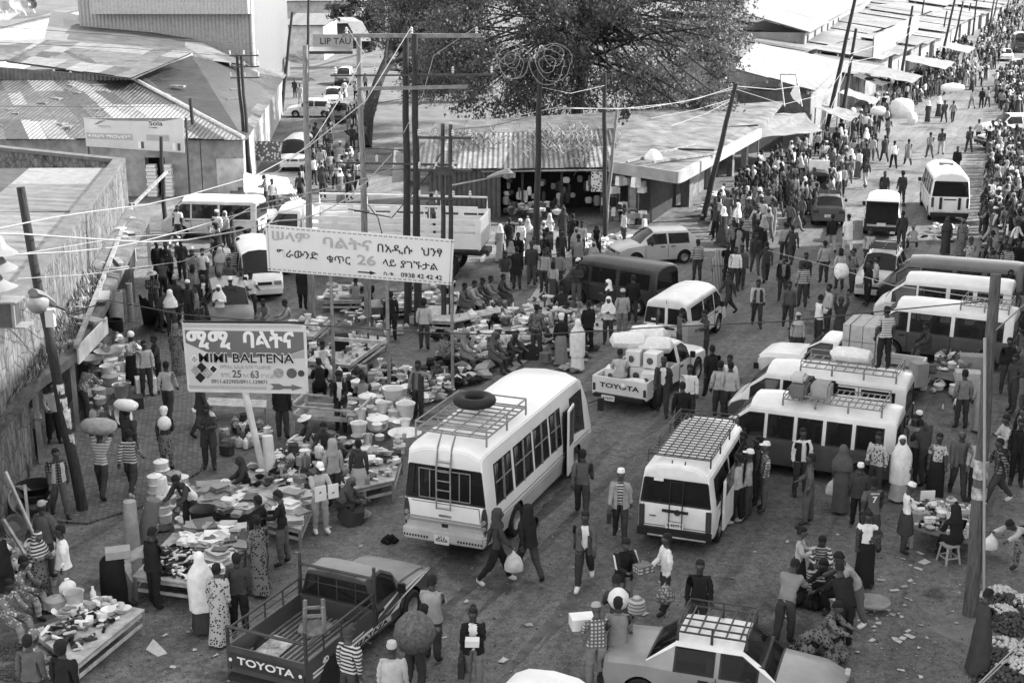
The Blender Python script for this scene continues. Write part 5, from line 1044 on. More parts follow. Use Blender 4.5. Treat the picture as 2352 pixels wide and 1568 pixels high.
b.tube([(2.42,-.84,1.62),(2.42,.84,1.62)],.03,8);[b.tube([(2.42,y,1.0),(2.42,y,1.85)],.035,8)for y in(.84,-.84)];[b.tube([(2.42,y,1.0),(2.42,y,1.62)],.018,6)for y in(.42,0,-.42)];b.tube([(2.42,-.84,1.3),(2.42,.84,1.3)],.018,6)
b.build('bed_rails',M_STEEL,PK);
PK.location=(-4.42,22.59,0);PK.rotation_euler=(0,0,R(65.1))
Mp=Matrix.Translation(PK.location)@Matrix.Rotation(R(65.1),4,'Z')
st_=empty('wooden_stool',Mp@Vector((1.75,.1,.66)),R(30),'wooden stool lying upturned in the bed of the dark pickup','stool')
m=MB();m.lathe([(.36,0),(.36,.05)],(0,0,0),6);m.build('seat',M_WOOD,st_,smooth=0)
for a in(0.4,1.97,3.54,5.1):m=MB();m.bar((.26*math.cos(a),.26*math.sin(a),.05),(.24*math.cos(a),.24*math.sin(a),.55),.06,.06);m.build('leg',M_WOOD,st_,smooth=0)
m=MB();q=[(.25*math.cos(a),.25*math.sin(a),.38)for a in(0.4,1.97,3.54,5.1)];[m.bar(q[i],q[(i+1)%4],.035,.06)for i in range(4)];m.build('rung',M_WOOD,st_,smooth=0)
m=MB();m.slab([Mp@Vector(p)for p in((.35,.1,.69),(1.15,.15,.69),(1.2,.65,.70),(.35,.6,.70))],.02);tag(m.build('dirty_sheet',mat('dirty_sheet',.4,.9,.6,4,dark=.08),smooth=0),'dirty pale sheet on the floor of the dark pickup bed','sheet')
V4=car('two tone saloon taxi with white roof and black rack at the bottom of the frame','sedan',mat('taxi_grey',.26,.4,.18,1.5,spec=.5),M_WHITE,4.25,.82,1.42,(1.32,2.55,5,1,.13),glassm=glass('taxi_glass',.015,.62))
me=[c for c in V4.children if c.name.startswith('body')][0].data
place(V4,1648,1441,-19,1.42,(1.93,0))
V5=pickup('loaded white pickup with cartons and sacks piled above its bed',M_WHITE,tailm=M_INK,plate_t='37677',L=4.9,W=.88);place(V5,1422,945,61,0,(0,0))
V6=van('small boxy white van with twin rear windows beside the carton carriers',M_WHITE,None,None,1.88,4.2,.86,'',win=2,name='delivery_van',seatsx=(2.5,))
seam(V6,[(-.012,0,.5),(-.012,0,1.8)]);mbx('door_divider',(-.004,0,1.3),(.03,.1,.74),M_WHITE,V6,bev=0);mbx('sticker',(-.022,.45,1.12),(.012,.16,.07),M_WHITE,V6,bev=0)
place(V6,1528,808,64,0,(0,0))
V7=van('black high sided van parked between the silver hatchback and the crowd',M_DARK,None,None,1.95,4.5,.86,'',win=2,name='dark_van');place(V7,1432,590,142,1.95,(2.0,0));seam(V7,[(.3,.87,1.0),(.3,.87,1.02)])
V8=car('silver hatchback parked behind the black van','hatch',M_SILVER,None,3.75,.83,1.52);place(V8,1520,522,196,1.5,(1.5,0))
TG=mat('taxi_slate',.085,.35,.2,2,spec=.5)
VA=van('two tone van with suitcases on its roof rack, nearest of the parked row',M_WHITE,TG,(.4,2.9,16,2,.14),2.0,4.8,.86,'',win=4,seatsx=(1.0,1.8,2.7));place(VA,1865,912,156,2.0,(2.3,0))
VB=van('white van with a man standing on its roof rack, second of the parked row',M_WHITE,TG,(.3,2.9,10,2,.16),2.0,4.9,.86,'',win=3);place(VB,1892,838,156,2.0,(2.4,0))
VC=van('two tone van with an empty steel rack on its roof behind the seated man',M_WHITE,TG,(.2,1.7,9,2,.16),2.0,4.8,.86,'',win=2,glassm=glass('van_glass_clear',.03,.5));place(VC,2165,690,153,2.0,(2.4,0))
VD=van('white van with a bare roof, tucked behind the two tone one',M_WHITE,M_WHITE,None,2.0,4.7,.85,'',win=3);place(VD,2170,630,155,2.0,(2.4,0))
VE=van('long dark minibus with a ribbed roof at the back of the parked row',M_MID,M_DARK,None,1.9,5.2,.88,'',win=3,name='dark_minibus');place(VE,2190,592,158,1.9,(2.6,0))
VF=car('grey estate car with a bare roof rack facing the crowd','suv',M_SILVER,None,4.0,.82,1.62,(.6,1.9,8,1,.1),name='estate_car');place(VF,2030,575,248,1.6,(1.6,0))
VG=pickup('small white lorry with tied cartons behind its cab, between the parked vans',M_WHITE,L=4.9,W=.86,tail='');place(VG,2000,850,153,.62,(1.5,0))
VH=van('white estate van with its dark tailgate open at the end of the street',M_WHITE,None,None,1.8,4.4,.86,'',win=2,name='open_van');place(VH,2022,545,74,0,(0,0));mbx('open_boot',(-.03,0,1.15),(.05,1.5,1.05),M_INTER,VH,bev=0);mbx('lifted_tailgate',(-.35,0,1.82),(.8,1.5,.06),M_DARK,VH)
VI=car('small dark hatchback with a roof rack seen from behind','hatch',M_MID,None,3.9,.83,1.5,(.5,1.6,7,1,.1),'x');place(VI,1902,522,80,0,(0,0))
VJ=van('tall white minibus with a wide dark rear window',M_WHITE,None,None,2.55,6.0,.98,'',win=4,name='tall_minibus');place(VJ,2178,512,79,0,(0,0));[mbx('rear_stripe',(-.03,y,.98),(.03,.14,.6),M_TRIM,VJ,bev=0)for y in(.45,-.45)];mbx('roof_hatch',(3.0,0,2.56),(.6,.7,.06),M_TRIM,VJ)
VL=van('white delivery van parked before the hall, sides grey with dust',mat('van_dust_white',.6,.45,.2,1.5),None,None,2.05,4.7,.88,'',win=2,name='delivery_van');place(VL,492,447,172,2.05,(2.3,0))
VM=van('white minivan facing the road with papers on its windscreen',M_WHITE,None,None,1.9,4.5,.84,'',win=3,name='minivan');place(VM,606,693,285,0,(4.5,0))
VN=car('dark grey hatchback half hidden behind the lower sign','hatch',mat('car_grey',.12,.35,.2,1.5,spec=.5),None,4.0,.83,1.5);place(VN,522,648,285,1.5,(1.7,0))
VP=pickup('white pickup with a slatted rack over its cab behind the upper sign',M_WHITE,L=4.9,W=.86,tail='');place(VP,690,530,195,0,(2.5,0));b=MB();[b.tube([(2.3+.12*k,-.7,1.72),(2.3+.12*k,.7,1.72)],.02,5)for k in range(9)];b.build('cab_rack',M_STEEL,VP)
def cargo():
 o=veh('cargo_truck','white cargo truck with high slatted steel sides in the middle of the square','truck');L,W=6.9,1.15
 mbx('chassis',(L/2+.5,0,.85),(L+1.5,.9,.2),M_STEEL,o);mbx('bed_floor',(L/2,0,1.05),(L,2*W,.12),M_STEEL,o)
 for y in(1,-1):
  b=MB();yy=y*W
  for z,h in((1.35,.5),(1.78,.16),(2.02,.14)):b.box((L/2,yy,z),(L,.05,h))
  for x in(0.04,1.1,2.0,2.9,3.8,4.7,5.6,6.86):b.box((x,yy,1.6),(.22 if 0<x<6 else .1,.055,1.0))
  b.build('slatted_side',mat('truck_white',.72,.45,.12,1.5),o,smooth=0)
  b=MB();b.tube([(.05,yy,2.1),(.05,yy,2.5),(L-.05,yy,2.5),(L-.05,yy,2.1)],.035,6);[b.tube([(x,yy,2.1),(x,yy,2.5)],.03,6)for x in(1.9,2.1,3.4,4.9)];b.build('top_rail',M_WHITE,o)
 for x in(.02,L-.02):mbx('end_gate',(x,0,1.55),(.06,2*W,1.0),MATS['truck_white'],o)
 mbx('tail_panel',(-.04,0,1.35),(.05,2*W-.1,.5),M_GREY,o);mbx('rear_bumper',(-.1,0,.75),(.12,2*W,.14),M_WHITE,o)
 st=[(L+.15,1.05,.6,.9,1.45,2.1,2.2,2.3,.92),(L+.25,1.05,.6,.9,1.45,2.1,2.2,2.35,.92),(L+1.0,1.05,.6,.9,1.45,2.1,2.2,2.33,.92),(L+1.6,1.05,.6,.9,1.4,1.5,1.6,1.65,.92),(L+1.75,.98,.65,.9,1.2,1.25,1.28,1.3,.9)]
 loft_body('cab',st,{'side':[(1,3)],'top':[(2,3)]},[M_WHITE,M_WHITE],o,two=0,rearwin=False)
 for x in(1.3,L+.9):
  for y in(1,-1):wheel(o,x,y*(W-.2),.48,.28)
 return o
VO=cargo();VO.scale=(1.08,1.1,1.24);place(VO,1112,632,172,0,(0,0))
VQ=car('dark car furthest up the alley with a pale roof','suv',M_MID,M_WHITE,4.4,.85,1.7,name='alley_car');place(VQ,786,198,270,0,(4.4,0))
VR=car('white car queuing in the alley behind a dark bonnet','hatch',M_WHITE,None,4.0,.83,1.5,name='alley_car');place(VR,764,246,275,0,(4.0,0))
VS=car('dark car with a pale windscreen, nearest of the alley queue','hatch',M_MID,None,4.0,.83,1.5,name='alley_car');place(VS,776,285,270,0,(4.0,0))
VT=van('dusty white van waiting at the mouth of the alley',M_DIRTY,None,None,1.95,4.4,.85,'',win=2,name='alley_van');place(VT,672,395,270,0,(4.4,0))
VU=car('white car parked across the alley beside the poles','hatch',M_WHITE,None,3.9,.83,1.5,name='alley_car');place(VU,716,268,180,0,(1.9,0))
VW=car('white four wheel drive standing at the right edge of the street','suv',M_WHITE,None,4.3,.86,1.75,name='street_car');place(VW,2330,318,190,0,(2.1,.8))
VX=pickup('grey pickup at the right edge below the white four wheel drive',M_SILVER,tail='',L=4.8);place(VX,2345,345,188,0,(2.2,.8))
VY=car('small pale car far up the street at the right edge','sedan',M_DIRTY,None,4.2,.83,1.45,name='street_car');place(VY,2312,142,255,0,(4.2,0))
VZ=car('black car far up the street behind the pale one','suv',M_DARK,None,4.3,.85,1.75,name='street_car');place(VZ,2340,178,255,0,(4.3,0))
V0=van('dark covered lorry farthest up the street',M_DARK,None,None,2.6,5.5,1.0,'',win=2,name='dark_lorry',cat='lorry');place(V0,2345,122,255,0,(5.5,0))
VAA=van('white van roof just showing at the bottom edge',M_WHITE,None,None,1.98,4.7,.845,'',win=3,name='passenger_van');place(VAA,1235,1585,68,1.98,(2.9,0))
o=veh('three_wheeled_taxi','three wheeled taxi with a white roof board at the near end of the crowd','three wheeler')
st=[(0,.6,.3,.5,.85,1.45,1.55,1.65,.5),(.1,.63,.28,.5,.85,1.5,1.6,1.7,.52),(.9,.63,.28,.5,.85,1.5,1.6,1.72,.52),(1.0,.63,.28,.5,.85,1.5,1.6,1.72,.52),(1.7,.6,.28,.5,.85,1.48,1.58,1.68,.5),(2.1,.45,.3,.5,.85,.95,1.0,1.05,.35),(2.5,.25,.4,.5,.65,.7,.72,.74,.18)]
loft_body('body',st,{'side':[(1,2),(3,4)],'top':[(4,5)]},[M_MID,M_DARK],o,two=2)
for x,y in((.45,.55),(.45,-.55),(2.15,0)):wheel(o,x,y,.22,.1)
mbx('roof_board',(.7,0,1.95),(.1,1.1,.5),M_TARP,o,bev=0);place(o,1878,465,80,0,(0,0))
V3=Vector
def ry(v,a):return V3((v.x*math.cos(a)+v.z*math.sin(a),v.y,-v.x*math.sin(a)+v.z*math.cos(a)))
POSE={'st':dict(h=(3,-3),k=(3,3),aL=(5,9,12,0),aR=(-3,9,14,0)),'s2':dict(h=(8,-5),k=(10,2),aL=(-5,12,20,5),aR=(14,8,45,20)),'wk':dict(h=(26,-20),k=(10,22),aL=(-24,8,14,0),aR=(22,8,22,0),lean=4),'w2':dict(h=(-20,26),k=(24,10),aL=(22,8,20,0),aR=(-24,8,14,0),lean=4),'w3':dict(h=(16,-12),k=(6,20),aL=(-12,9,10,0),aR=(14,9,16,0),lean=3),'cf':dict(h=(2,-2),k=(2,4),aL=(22,10,85,38),aR=(20,10,90,40),hp=14),'ho':dict(h=(4,-4),k=(5,3),aL=(26,8,62,12),aR=(28,8,60,12),hp=22),'hp':dict(h=(3,-3),k=(2,6),aL=(-14,38,70,58),aR=(4,8,10,0),hp=8),'ca':dict(h=(20,-16),k=(8,18),aL=(150,14,40,10),aR=(-6,9,16,0),lean=3),'c2':dict(h=(18,-14),k=(8,18),aL=(150,16,48,10),aR=(150,16,48,10),lean=6),'bd':dict(h=(-6,8),k=(14,10),aL=(72,8,10,5),aR=(80,6,16,5),lean=68,hp=10),'b2':dict(h=(-4,6),k=(16,12),aL=(50,8,30,10),aR=(56,6,34,10),lean=38,hp=14),'sq':dict(h=(104,108),k=(128,132),aL=(52,10,40,14),aR=(56,10,36,14),lean=26,hp=12,sp=14),'si':dict(h=(84,80),k=(84,76),aL=(28,9,50,16),aR=(32,9,44,16),lean=10,hp=12,sp=7,seat=.42),'sg':dict(h=(92,86),k=(104,40),aL=(34,9,40,16),aR=(36,9,44,16),lean=14,hp=14,sp=12,seat=.1),'ln':dict(h=(4,-4),k=(3,6),aL=(70,70,8,0),aR=(5,12,14,0),lean=-3),'ch':dict(h=(6,-4),k=(5,4),aL=(10,9,80,40),aR=(0,10,12,0),hp=6),}
def skeleton(P,b=1.0):
 lean=R(P.get('lean',0));tq=V3((math.sin(lean),0,math.cos(lean)));J={}
 pel=V3((0,0,.95));J['pel']=pel
 J['sp']=pel+tq*.16;J['ch']=pel+tq*.35;J['nb']=pel+tq*.49
 hp=lean*.55+R(P.get('hp',0));hq=V3((math.sin(hp),0,math.cos(hp)))
 J['nt']=J['nb']+(tq+hq).normalized()*.075;J['jw']=J['nt']+hq*.045+V3((math.cos(hp),0,-math.sin(hp)))*.025;J['hd']=J['nt']+hq*.125+V3((math.cos(hp),0,-math.sin(hp)))*.005;J['tp']=J['nt']+hq*.19
 J['_hq']=hq;J['_hf']=V3((math.cos(hp),0,-math.sin(hp)))
 for s,n,ar in((1,'L',P['aL']),(-1,'R',P['aR'])):
  sh=pel+tq*.445+V3((0,s*.175*b,0));a,o_,e,i_=[R(x)for x in ar]
  d=V3((math.sin(a)*math.cos(o_),s*math.sin(o_),-math.cos(a)*math.cos(o_)));f=V3((math.sin(a+e)*math.cos(i_),-s*math.sin(i_)+s*math.sin(o_)*.3,-math.cos(a+e)*math.cos(i_))).normalized()
  ll=lean*.5;d=ry(d,ll)if lean<1 else d;f=ry(f,ll)if lean<1 else f
  J['sh'+n]=sh;J['el'+n]=sh+d*.275;J['wr'+n]=J['el'+n]+f*.245;J['_f'+n]=f
 for k,(s,n)in enumerate(((1,'L'),(-1,'R'))):
  h,kn=R(P['h'][k]),R(P['k'][k]);sp=R(P.get('sp',2.5));hi=pel+V3((0,s*.09,-.035))
  d=V3((math.sin(h)*math.cos(sp),s*math.sin(sp),-math.cos(h)*math.cos(sp)));q=h-kn;f=V3((math.sin(q),s*.02,-math.cos(q)))
  J['hi'+n]=hi;J['kn'+n]=hi+d*.44;J['an'+n]=J['kn'+n]+f*.42
  ft=max(-.5,min(.4,-q*.5));J['to'+n]=J['an'+n]+V3((.17*math.cos(ft),s*.03,-.055+.17*math.sin(ft)*(1 if q>0 else-1)))
 if 'seat' in P:dz=P['seat']-(pel.z-.12)
 else:dz=.075-min(J['anL'].z,J['anR'].z,J['toL'].z+.02,J['toR'].z+.02)
 for k_ in list(J):
  if k_[0]!='_':J[k_]=J[k_]+V3((0,0,dz))
 if 'seat' in P:
  for n in 'LR':
   if J['an'+n].z<.075:J['an'+n].z=.075
   J['to'+n].z=max(.035,J['to'+n].z)
 return J
BONES=[('pel','sp',0),('sp','ch',0),('ch','nb',0),('nb','nt',3),('nt','jw',3),('jw','hd',3),('hd','tp',3)]
for n in 'LR':BONES+=[('ch','sh'+n,0),('sh'+n,'el'+n,1),('el'+n,'wr'+n,2),('pel','hi'+n,4),('hi'+n,'kn'+n,5),('kn'+n,'an'+n,6),('an'+n,'to'+n,7)]
def hand(mb,w,f,s,closed):
 f=f.normalized();up=V3((0,0,1));n=f.cross(V3((0,s,0)));n=n.normalized()if n.length>.1 else V3((1,0,0));lat=n.cross(f)*s
 P=lambda a,b,c:w+f*a+lat*b+n*c
 mb.rings([[P(a,wd*math.cos(t),th*math.sin(t))for t in[j*math.pi/4 for j in range(8)]]for a,wd,th in((-.02,.026,.02),(.02,.034,.019),(.06,.041,.017),(.085,.038,.013))])
 for k,(b,ln)in enumerate(((-.029,.058),(-.01,.07),(.01,.074),(.029,.066))):
  c=closed*(.55+.1*k);p0=P(.075,b,0);p1=p0+(f*math.cos(c)-n*math.sin(c))*ln*.5;p2=p1+(f*math.cos(2*c)-n*math.sin(2*c))*ln*.5
  mb.tube([p0,p1,p2],[.0095,.009,.0065],5)
 p0=P(.02,.033,0);mb.tube([p0,p0+f*.03+lat*.025-n*.01*closed,p0+f*.062+lat*.03-n*.03*closed],[.011,.0105,.007],5)
_bodies={}
def body(pose,sleeves=1,build=1.0,trs=1.0,detail=1,fem=0,shorts=0):
 """one continuous body surface grown round a posed skeleton; material slots: skin, top, trousers, shoes"""
 key=(pose,sleeves,round(build,2),trs,detail,fem,shorts)
 if key in _bodies:return _bodies[key]
 P=POSE[pose];J=skeleton(P,.9 if fem else 1.0)
 rad={'pel':.128+.01*fem,'sp':.118-.012*fem,'ch':.14-.012*fem,'nb':.085,'nt':.058,'jw':.076,'hd':.1,'tp':.066}
 for n in 'LR':rad.update({'sh'+n:.078-.008*fem,'el'+n:.053,'wr'+n:.036,'hi'+n:.108,'kn'+n:.076*trs,'an'+n:.056*trs,'to'+n:.04})
 names=[k for k in J if k[0]!='_'];idx={k:i for i,k in enumerate(names)}
 me=bpy.data.meshes.new('b');me.from_pydata([J[k]for k in names],[(idx[a],idx[b])for a,b,_ in BONES],[]);o=bpy.data.objects.new('b',me);COL.objects.link(o)
 md=o.modifiers.new('s','SKIN');md.branch_smoothing=.6;md.use_smooth_shade=True
 for k in names:
  sv=me.skin_vertices[0].data[idx[k]];r=rad[k]*1.16*(build if k in('pel','sp','ch')or k[:2]in('hi','sh')else .5+.5*build if k not in('jw','hd','tp','nt')else 1);sv.radius=(r,r);sv.use_root=(k=='pel')
 sb=o.modifiers.new('u','SUBSURF');sb.levels=sb.render_levels=2 if detail else 1
 res=bpy.data.meshes.new_from_object(o.evaluated_get(bpy.context.evaluated_depsgraph_get()));bpy.data.objects.remove(o)
 n=len(res.vertices);co=np.empty(n*3);res.vertices.foreach_get('co',co);co=co.reshape(-1,3)
 def nearest(pts):
  best=np.full(len(pts),1e9);bi=np.zeros(len(pts),int);bt=np.zeros(len(pts))
  for i,(a,b,_)in enumerate(BONES):
   A,B=np.array(J[a]),np.array(J[b]);d=B-A;t=np.clip(((pts-A)@d)/(d@d),0,1);ds=np.linalg.norm(pts-(A+t[:,None]*d),axis=1)-.5*(rad[a]*(1-t)+rad[b]*t)
   w=ds<best;best[w]=ds[w];bi[w]=i;bt[w]=t[w]
  return bi,bt
 bi,bt=nearest(co);cls=np.array([b[2]for b in BONES])[bi]
 lean=R(P.get('lean',0));fw=np.array([math.cos(lean),0,-math.sin(lean)]);pc=np.array(J['pel']);tr=np.isin(cls,(0,4));rel=(co-pc)@fw;co[tr]-=np.outer(rel[tr]*.24,fw);co[tr,1]*=1.07
 hc=np.array(J['hd']);hf=np.array(J['_hf']);hq=np.array(J['_hq']);hd=np.linalg.norm(co-hc,axis=1)<.16;hd&=cls==3
 r=co-hc;x=r@hf;z=r@hq;y=co[:,1]-hc[1]
 co[hd,1]=hc[1]+y[hd]*.86
 nose=hd&(x>.06)&(np.abs(y)<.02)&(np.abs(z+.02)<.03);co[nose]+=hf*.022
 brow=hd&(x>.06)&(np.abs(y)>.018)&(np.abs(y)<.05)&(np.abs(z-.008)<.02);co[brow]-=hf*.008
 if detail:
  from mathutils import noise
  res.vertices.foreach_set('co',co.ravel());res.update();nn=np.empty(n*3);res.vertices.foreach_get('normal',nn);nn=nn.reshape(-1,3);cl_=np.isin(cls,(0,1,2,4,5,6));sd_=hash(pose)%50
  for i in np.nonzero(cl_)[0]:x_,y_,z_=co[i];co[i]+=nn[i]*(.02*noise.noise((x_*7+sd_,y_*7,z_*11+z_*4))+.011*noise.noise((x_*16,y_*16+sd_,z_*24)))
 res.vertices.foreach_set('co',co.ravel())
 if detail:
  bm=bmesh.new();bm.from_mesh(res);ax=V3((math.sin(lean),0,math.cos(lean)))
  for d_ in(J['pel']-ax*.05,J['nb']+ax*.012):bmesh.ops.bisect_plane(bm,geom=list(bm.verts)+list(bm.edges)+list(bm.faces),plane_co=d_,plane_no=ax,dist=1e-4)
  bm.to_mesh(res);bm.free();n=len(res.vertices);co=np.empty(n*3);res.vertices.foreach_get('co',co);co=co.reshape(-1,3)
 fc=np.array([np.mean(co[list(p.vertices)],axis=0)for p in res.polygons]);bi,bt=nearest(fc);cls=np.array([b[2]for b in BONES])[bi]
 mi=np.zeros(len(fc),int)
 zz=(fc-pc)@np.array([math.sin(lean),0,math.cos(lean)])
 mi[np.isin(cls,(0,1))]=1;mi[cls==1]=6;mi[(cls==2)&(bt<(.97 if sleeves==2 else .12))]=6
 if sleeves==0:mi[(cls==1)&(bt>.25)]=0;mi[cls==2]=0
 if sleeves==1:mi[cls==2]=0;mi[(cls==1)&(bt>.72)]=0
 yy_=fc[:,1];xx_=(fc-pc)@fw;mi[(mi==1)&~((xx_>.02)&(np.abs(yy_)<.075))]=6
 mi[np.isin(cls,(4,5,6))]=2;mi[np.isin(cls,(4,5))&(zz>-.05)&(zz<.5)]=6
 if shorts:mi[(cls==6)]=0
 mi[cls==7]=3;mi[(cls==6)&(bt>.93)]=3
 if detail:nk=(cls==3)|((cls==0)&(bi==2));zn=(fc-np.array(J['nb']))@np.array([math.sin(lean),0,math.cos(lean)]);mi[nk&(zn<.012)]=6;mi[nk&(zn<.012)&(xx_>.02)&(np.abs(yy_)<.075)]=1;mi[nk&(zn>=.012)]=0
 else:mi[(bi==3)&(bt<.2)]=1
 vs=[tuple(v)for v in co];fs=[tuple(p.vertices)for p in res.polygons];mb=MB();mb.v=vs;mb.f=fs;mb.m=[int(i)for i in mi]
 if detail:
  k0=len(mb.f)
  for s,nn in((1,'L'),(-1,'R')):hand(mb,J['wr'+nn],J['_f'+nn],s,1.25 if pose in('ca','c2','ho','hp')else .55)
  H=J['hd'];F=J['_hf'];Q=J['_hq']
  for s in(1,-1):
   c=H+V3((0,s*.078,0))-Q*.012;mb.rings([[c+F*(.02*math.cos(t)*k_)+Q*(.032*math.sin(t)*k_)+V3((0,s*d_,0))for t in[j*1.0472 for j in range(6)]]for d_,k_ in((-.01,.8),(.008,1),(.014,.6))])
  k1=len(mb.f)
  for s in(1,-1):
   c=H+V3((0,s*.032,0))+F*.08+Q*.006;mb.lathe([(.001,-.007),(.009,0),(.001,.007)],c,6,close=False)
  for i in range(k1,len(mb.f)):mb.m[i]=4
  c=H+F*.088-Q*.052;k1=len(mb.f);mb.rings([[c+V3((0,.022*math.cos(t),0))+Q*(.008*math.sin(t))+F*d_ for t in[j*1.0472 for j in range(6)]]for d_ in(-.015,.0)])
  for i in range(k1,len(mb.f)):mb.m[i]=5
 o=mb.build('person',[M_SKIN]*7,smooth=60,fix=False);me=o.data;bpy.data.objects.remove(o);bpy.data.meshes.remove(res)
 _bodies[key]=(me,J);return _bodies[key]
M_SKIN=mat('dark_skin',.042,.5,.12,8,spec=.35);M_SKIN2=mat('brown_skin',.065,.5,.12,8,spec=.35);M_EYE=mat('eye_white',.3,.4,0);M_LIP=mat('lip',.05,.5,0)
M_HAIR=mat('black_hair',.016,.9,.4,30,bump=.6)
def clothm(n,b):return mat('cloth_'+n,b,.9,.16,5,spec=.12,bump=.35,bscale=9)
CL={'K':clothm('black',.02),'D':clothm('charcoal',.05),'G':clothm('slate',.1),'M':clothm('mid',.2),'B':clothm('stone',.32),'L':clothm('light',.42),'W':clothm('white',.72),'s':pattern('cloth_stripe','hstripe',.04,.5),'t':pattern('cloth_pale_stripe','hstripe',.5,.22),'v':pattern('cloth_upright_stripe','vstripe',.06,.4),'p':pattern('cloth_plaid','plaid',.12,.5),'q':pattern('cloth_dark_plaid','plaid',.03,.2),'f':pattern('cloth_floral','floral',.04,.42),'g':pattern('cloth_pale_floral','floral',.5,.18),'h':pattern('cloth_dark_floral','floral',.02,.16)}
TW={'K':'black','D':'dark','G':'slate grey','M':'mid grey','B':'grey','L':'light grey','W':'white','s':'black and white striped','t':'pale striped','v':'upright striped','p':'pale checked','q':'dark checked','f':'boldly printed','g':'pale flowered','h':'dark flowered'}
def trunk_line(J):return J['pel'],J['nb']
_gar={}
def garment(kind,pose,J,w=1.):
 key=(kind,pose,w)
 if key in _gar:return _gar[key]
 P=POSE[pose];a,b=J['pel'],J['nb'];mb=MB();n=18;up=(b-a).normalized();fw=V3((up.z,0,-up.x));ft=(J['anL']+J['anR'])/2;kn=(J['knL']+J['knR'])/2
 def ring(c,rx,ry_,fold=0.,ph=0.,axis=None):return[c+(axis or fw)*(rx*math.cos(t)*(1+fold*math.sin(5*t+ph)))+V3((0,ry_*math.sin(t)*(1+fold*math.sin(5*t+ph)),0))for t in[2*math.pi*j/n for j in range(n)]]
 X=V3((1,0,0));low=max(.05,min(J['anL'].z,J['anR'].z)-.03);stride=abs(J['anL'].x-J['anR'].x)/2;ks=abs(J['knL'].x-J['knR'].x)/2
 if kind in('skirt','dress','kneeskirt'):
  R_=[]
  if kind=='dress':R_+=[ring(a+up*.42,.08,.16),ring(a+up*.3,.125,.19),ring(a+up*.14,.12,.17,.02)]
  sit=P['h'][0]>60
  R_+=[ring(a+up*.06,.118,.165,.02),ring(a-up*.06,.15,.2,.03)]
  if sit:
   R_+=[ring(a.lerp(kn,.5)+V3((0,0,-.02)),.24,.26,.05),ring(kn.lerp(ft,.3),.26,.3,.07,1),ring(V3((kn.x*.6,0,.05)),.36,.36,.09,2)]
  else:
   R_+=[ring(a.lerp(kn,.55),.16+ks*.6,.2,.05,1,X),ring(kn,.165+ks,.205,.07,2,X)]
   if kind!='kneeskirt':R_+=[ring(kn.lerp(ft,.5),.18+stride*.75,.215,.09,2.6,X),ring(V3((ft.x,0,low)),.2+stride,.235,.11,3,X)]
  mb.rings(R_,close=False)
 elif kind in('jacket','coat'):
  R_=[ring(b-up*.03,.07,.11),ring(b-up*.07,.11,.19),ring(b-up*.18,.142,.205,.01),ring(a+up*.16,.135,.19,.02),ring(a,.148,.2,.03)]
  c=a-V3((0,0,1))*.12 if P.get('lean',0)<40 else a-up*.12
  R_+=[ring(c,.165+ks*.25,.215,.04)]
  if kind=='coat':R_+=[ring(c-V3((0,0,.22)),.185+ks*.7,.225,.05,1)]
  mb.rings(R_,close=False)
  if P.get('lean',0)<30:mb.f=[f for i,f in enumerate(mb.f)if not(i%n in(0,17)or(i%n in(1,16)and i//n<2))]
 elif kind in('shawl','veil'):
  hd,Q,F=J['hd'],J['_hq'],J['_hf']
  def hr(c,rx,ry_,o=0.,fold=0.):return[c+F*(rx*math.cos(t))+V3((0,ry_*math.sin(t),0))+Q*(o*math.cos(t))for t in[2*math.pi*j/n for j in range(n)]]
  R_=[hr(hd+Q*.125-F*.02,.02,.02),hr(hd+Q*.105-F*.015,.075,.07,.005),hr(hd+Q*.05-F*.03,.108,.1,.04)]
  R_+=[[p-F*(max(0,(p-hd).dot(F)-.01))*.9 for p in hr(hd-Q*.03-F*.03,.11,.108)],[p-F*(max(0,(p-hd).dot(F)-.03))*.5 for p in hr(hd-Q*.1-F*.02,.1,.11)]]
  R_+=[ring(b-up*.02,.13,.19,.03),ring(b-up*.14,.175,.255,.04),ring(a+up*.16,.19,.27,.05,1)]
  if kind=='veil':R_+=[ring(a-V3((0,0,.1)),.2+ks*.3,.26,.07,2),ring(kn,.2+ks*.6,.25,.09,2)]
  mb.rings(R_,close=False)
 elif kind=='scarf':
  hd,Q,F=J['hd'],J['_hq'],J['_hf']
  def hr(c,rx,ry_):return[c+F*(rx*math.cos(t))+V3((0,ry_*math.sin(t),0))for t in[2*math.pi*j/n for j in range(n)]]
  R_=[hr(hd+Q*.12-F*.02,.02,.02),hr(hd+Q*.1-F*.015,.075,.07),hr(hd+Q*.04-F*.03,.11,.098),[p-F*(max(0,(p-hd).dot(F)-.0))*.9 for p in hr(hd-Q*.04-F*.03,.112,.1)],[p-F*(max(0,(p-hd).dot(F)-.02))*.6 for p in hr(hd-Q*.12-F*.02,.1,.105)],ring(b-up*.03,.125,.17,.02),ring(b-up*.1,.15,.21,.03)]
  mb.rings(R_,close=False)
 elif kind=='vest':
  mb.rings([ring(b-up*.04,.1,.15),ring(b-up*.16,.138,.19),ring(a+up*.16,.133,.182),ring(a-up*.03,.15,.2,.02)],close=False);mb.f=[f for i,f in enumerate(mb.f)if i%n not in(0,17)]
 else:
  hd,Q,F=J['hd'],J['_hq'],J['_hf'];rr=random.Random(len(kind)+len(pose))
  def hr(c,rx,ry_,o=0.):return[c+F*(rx*math.cos(t)*(1+.03*rr.uniform(-1,1)))+V3((0,ry_*math.sin(t)*(1+.03*rr.uniform(-1,1)),0))+Q*(o*math.cos(t))for t in[2*math.pi*j/n for j in range(n)]]
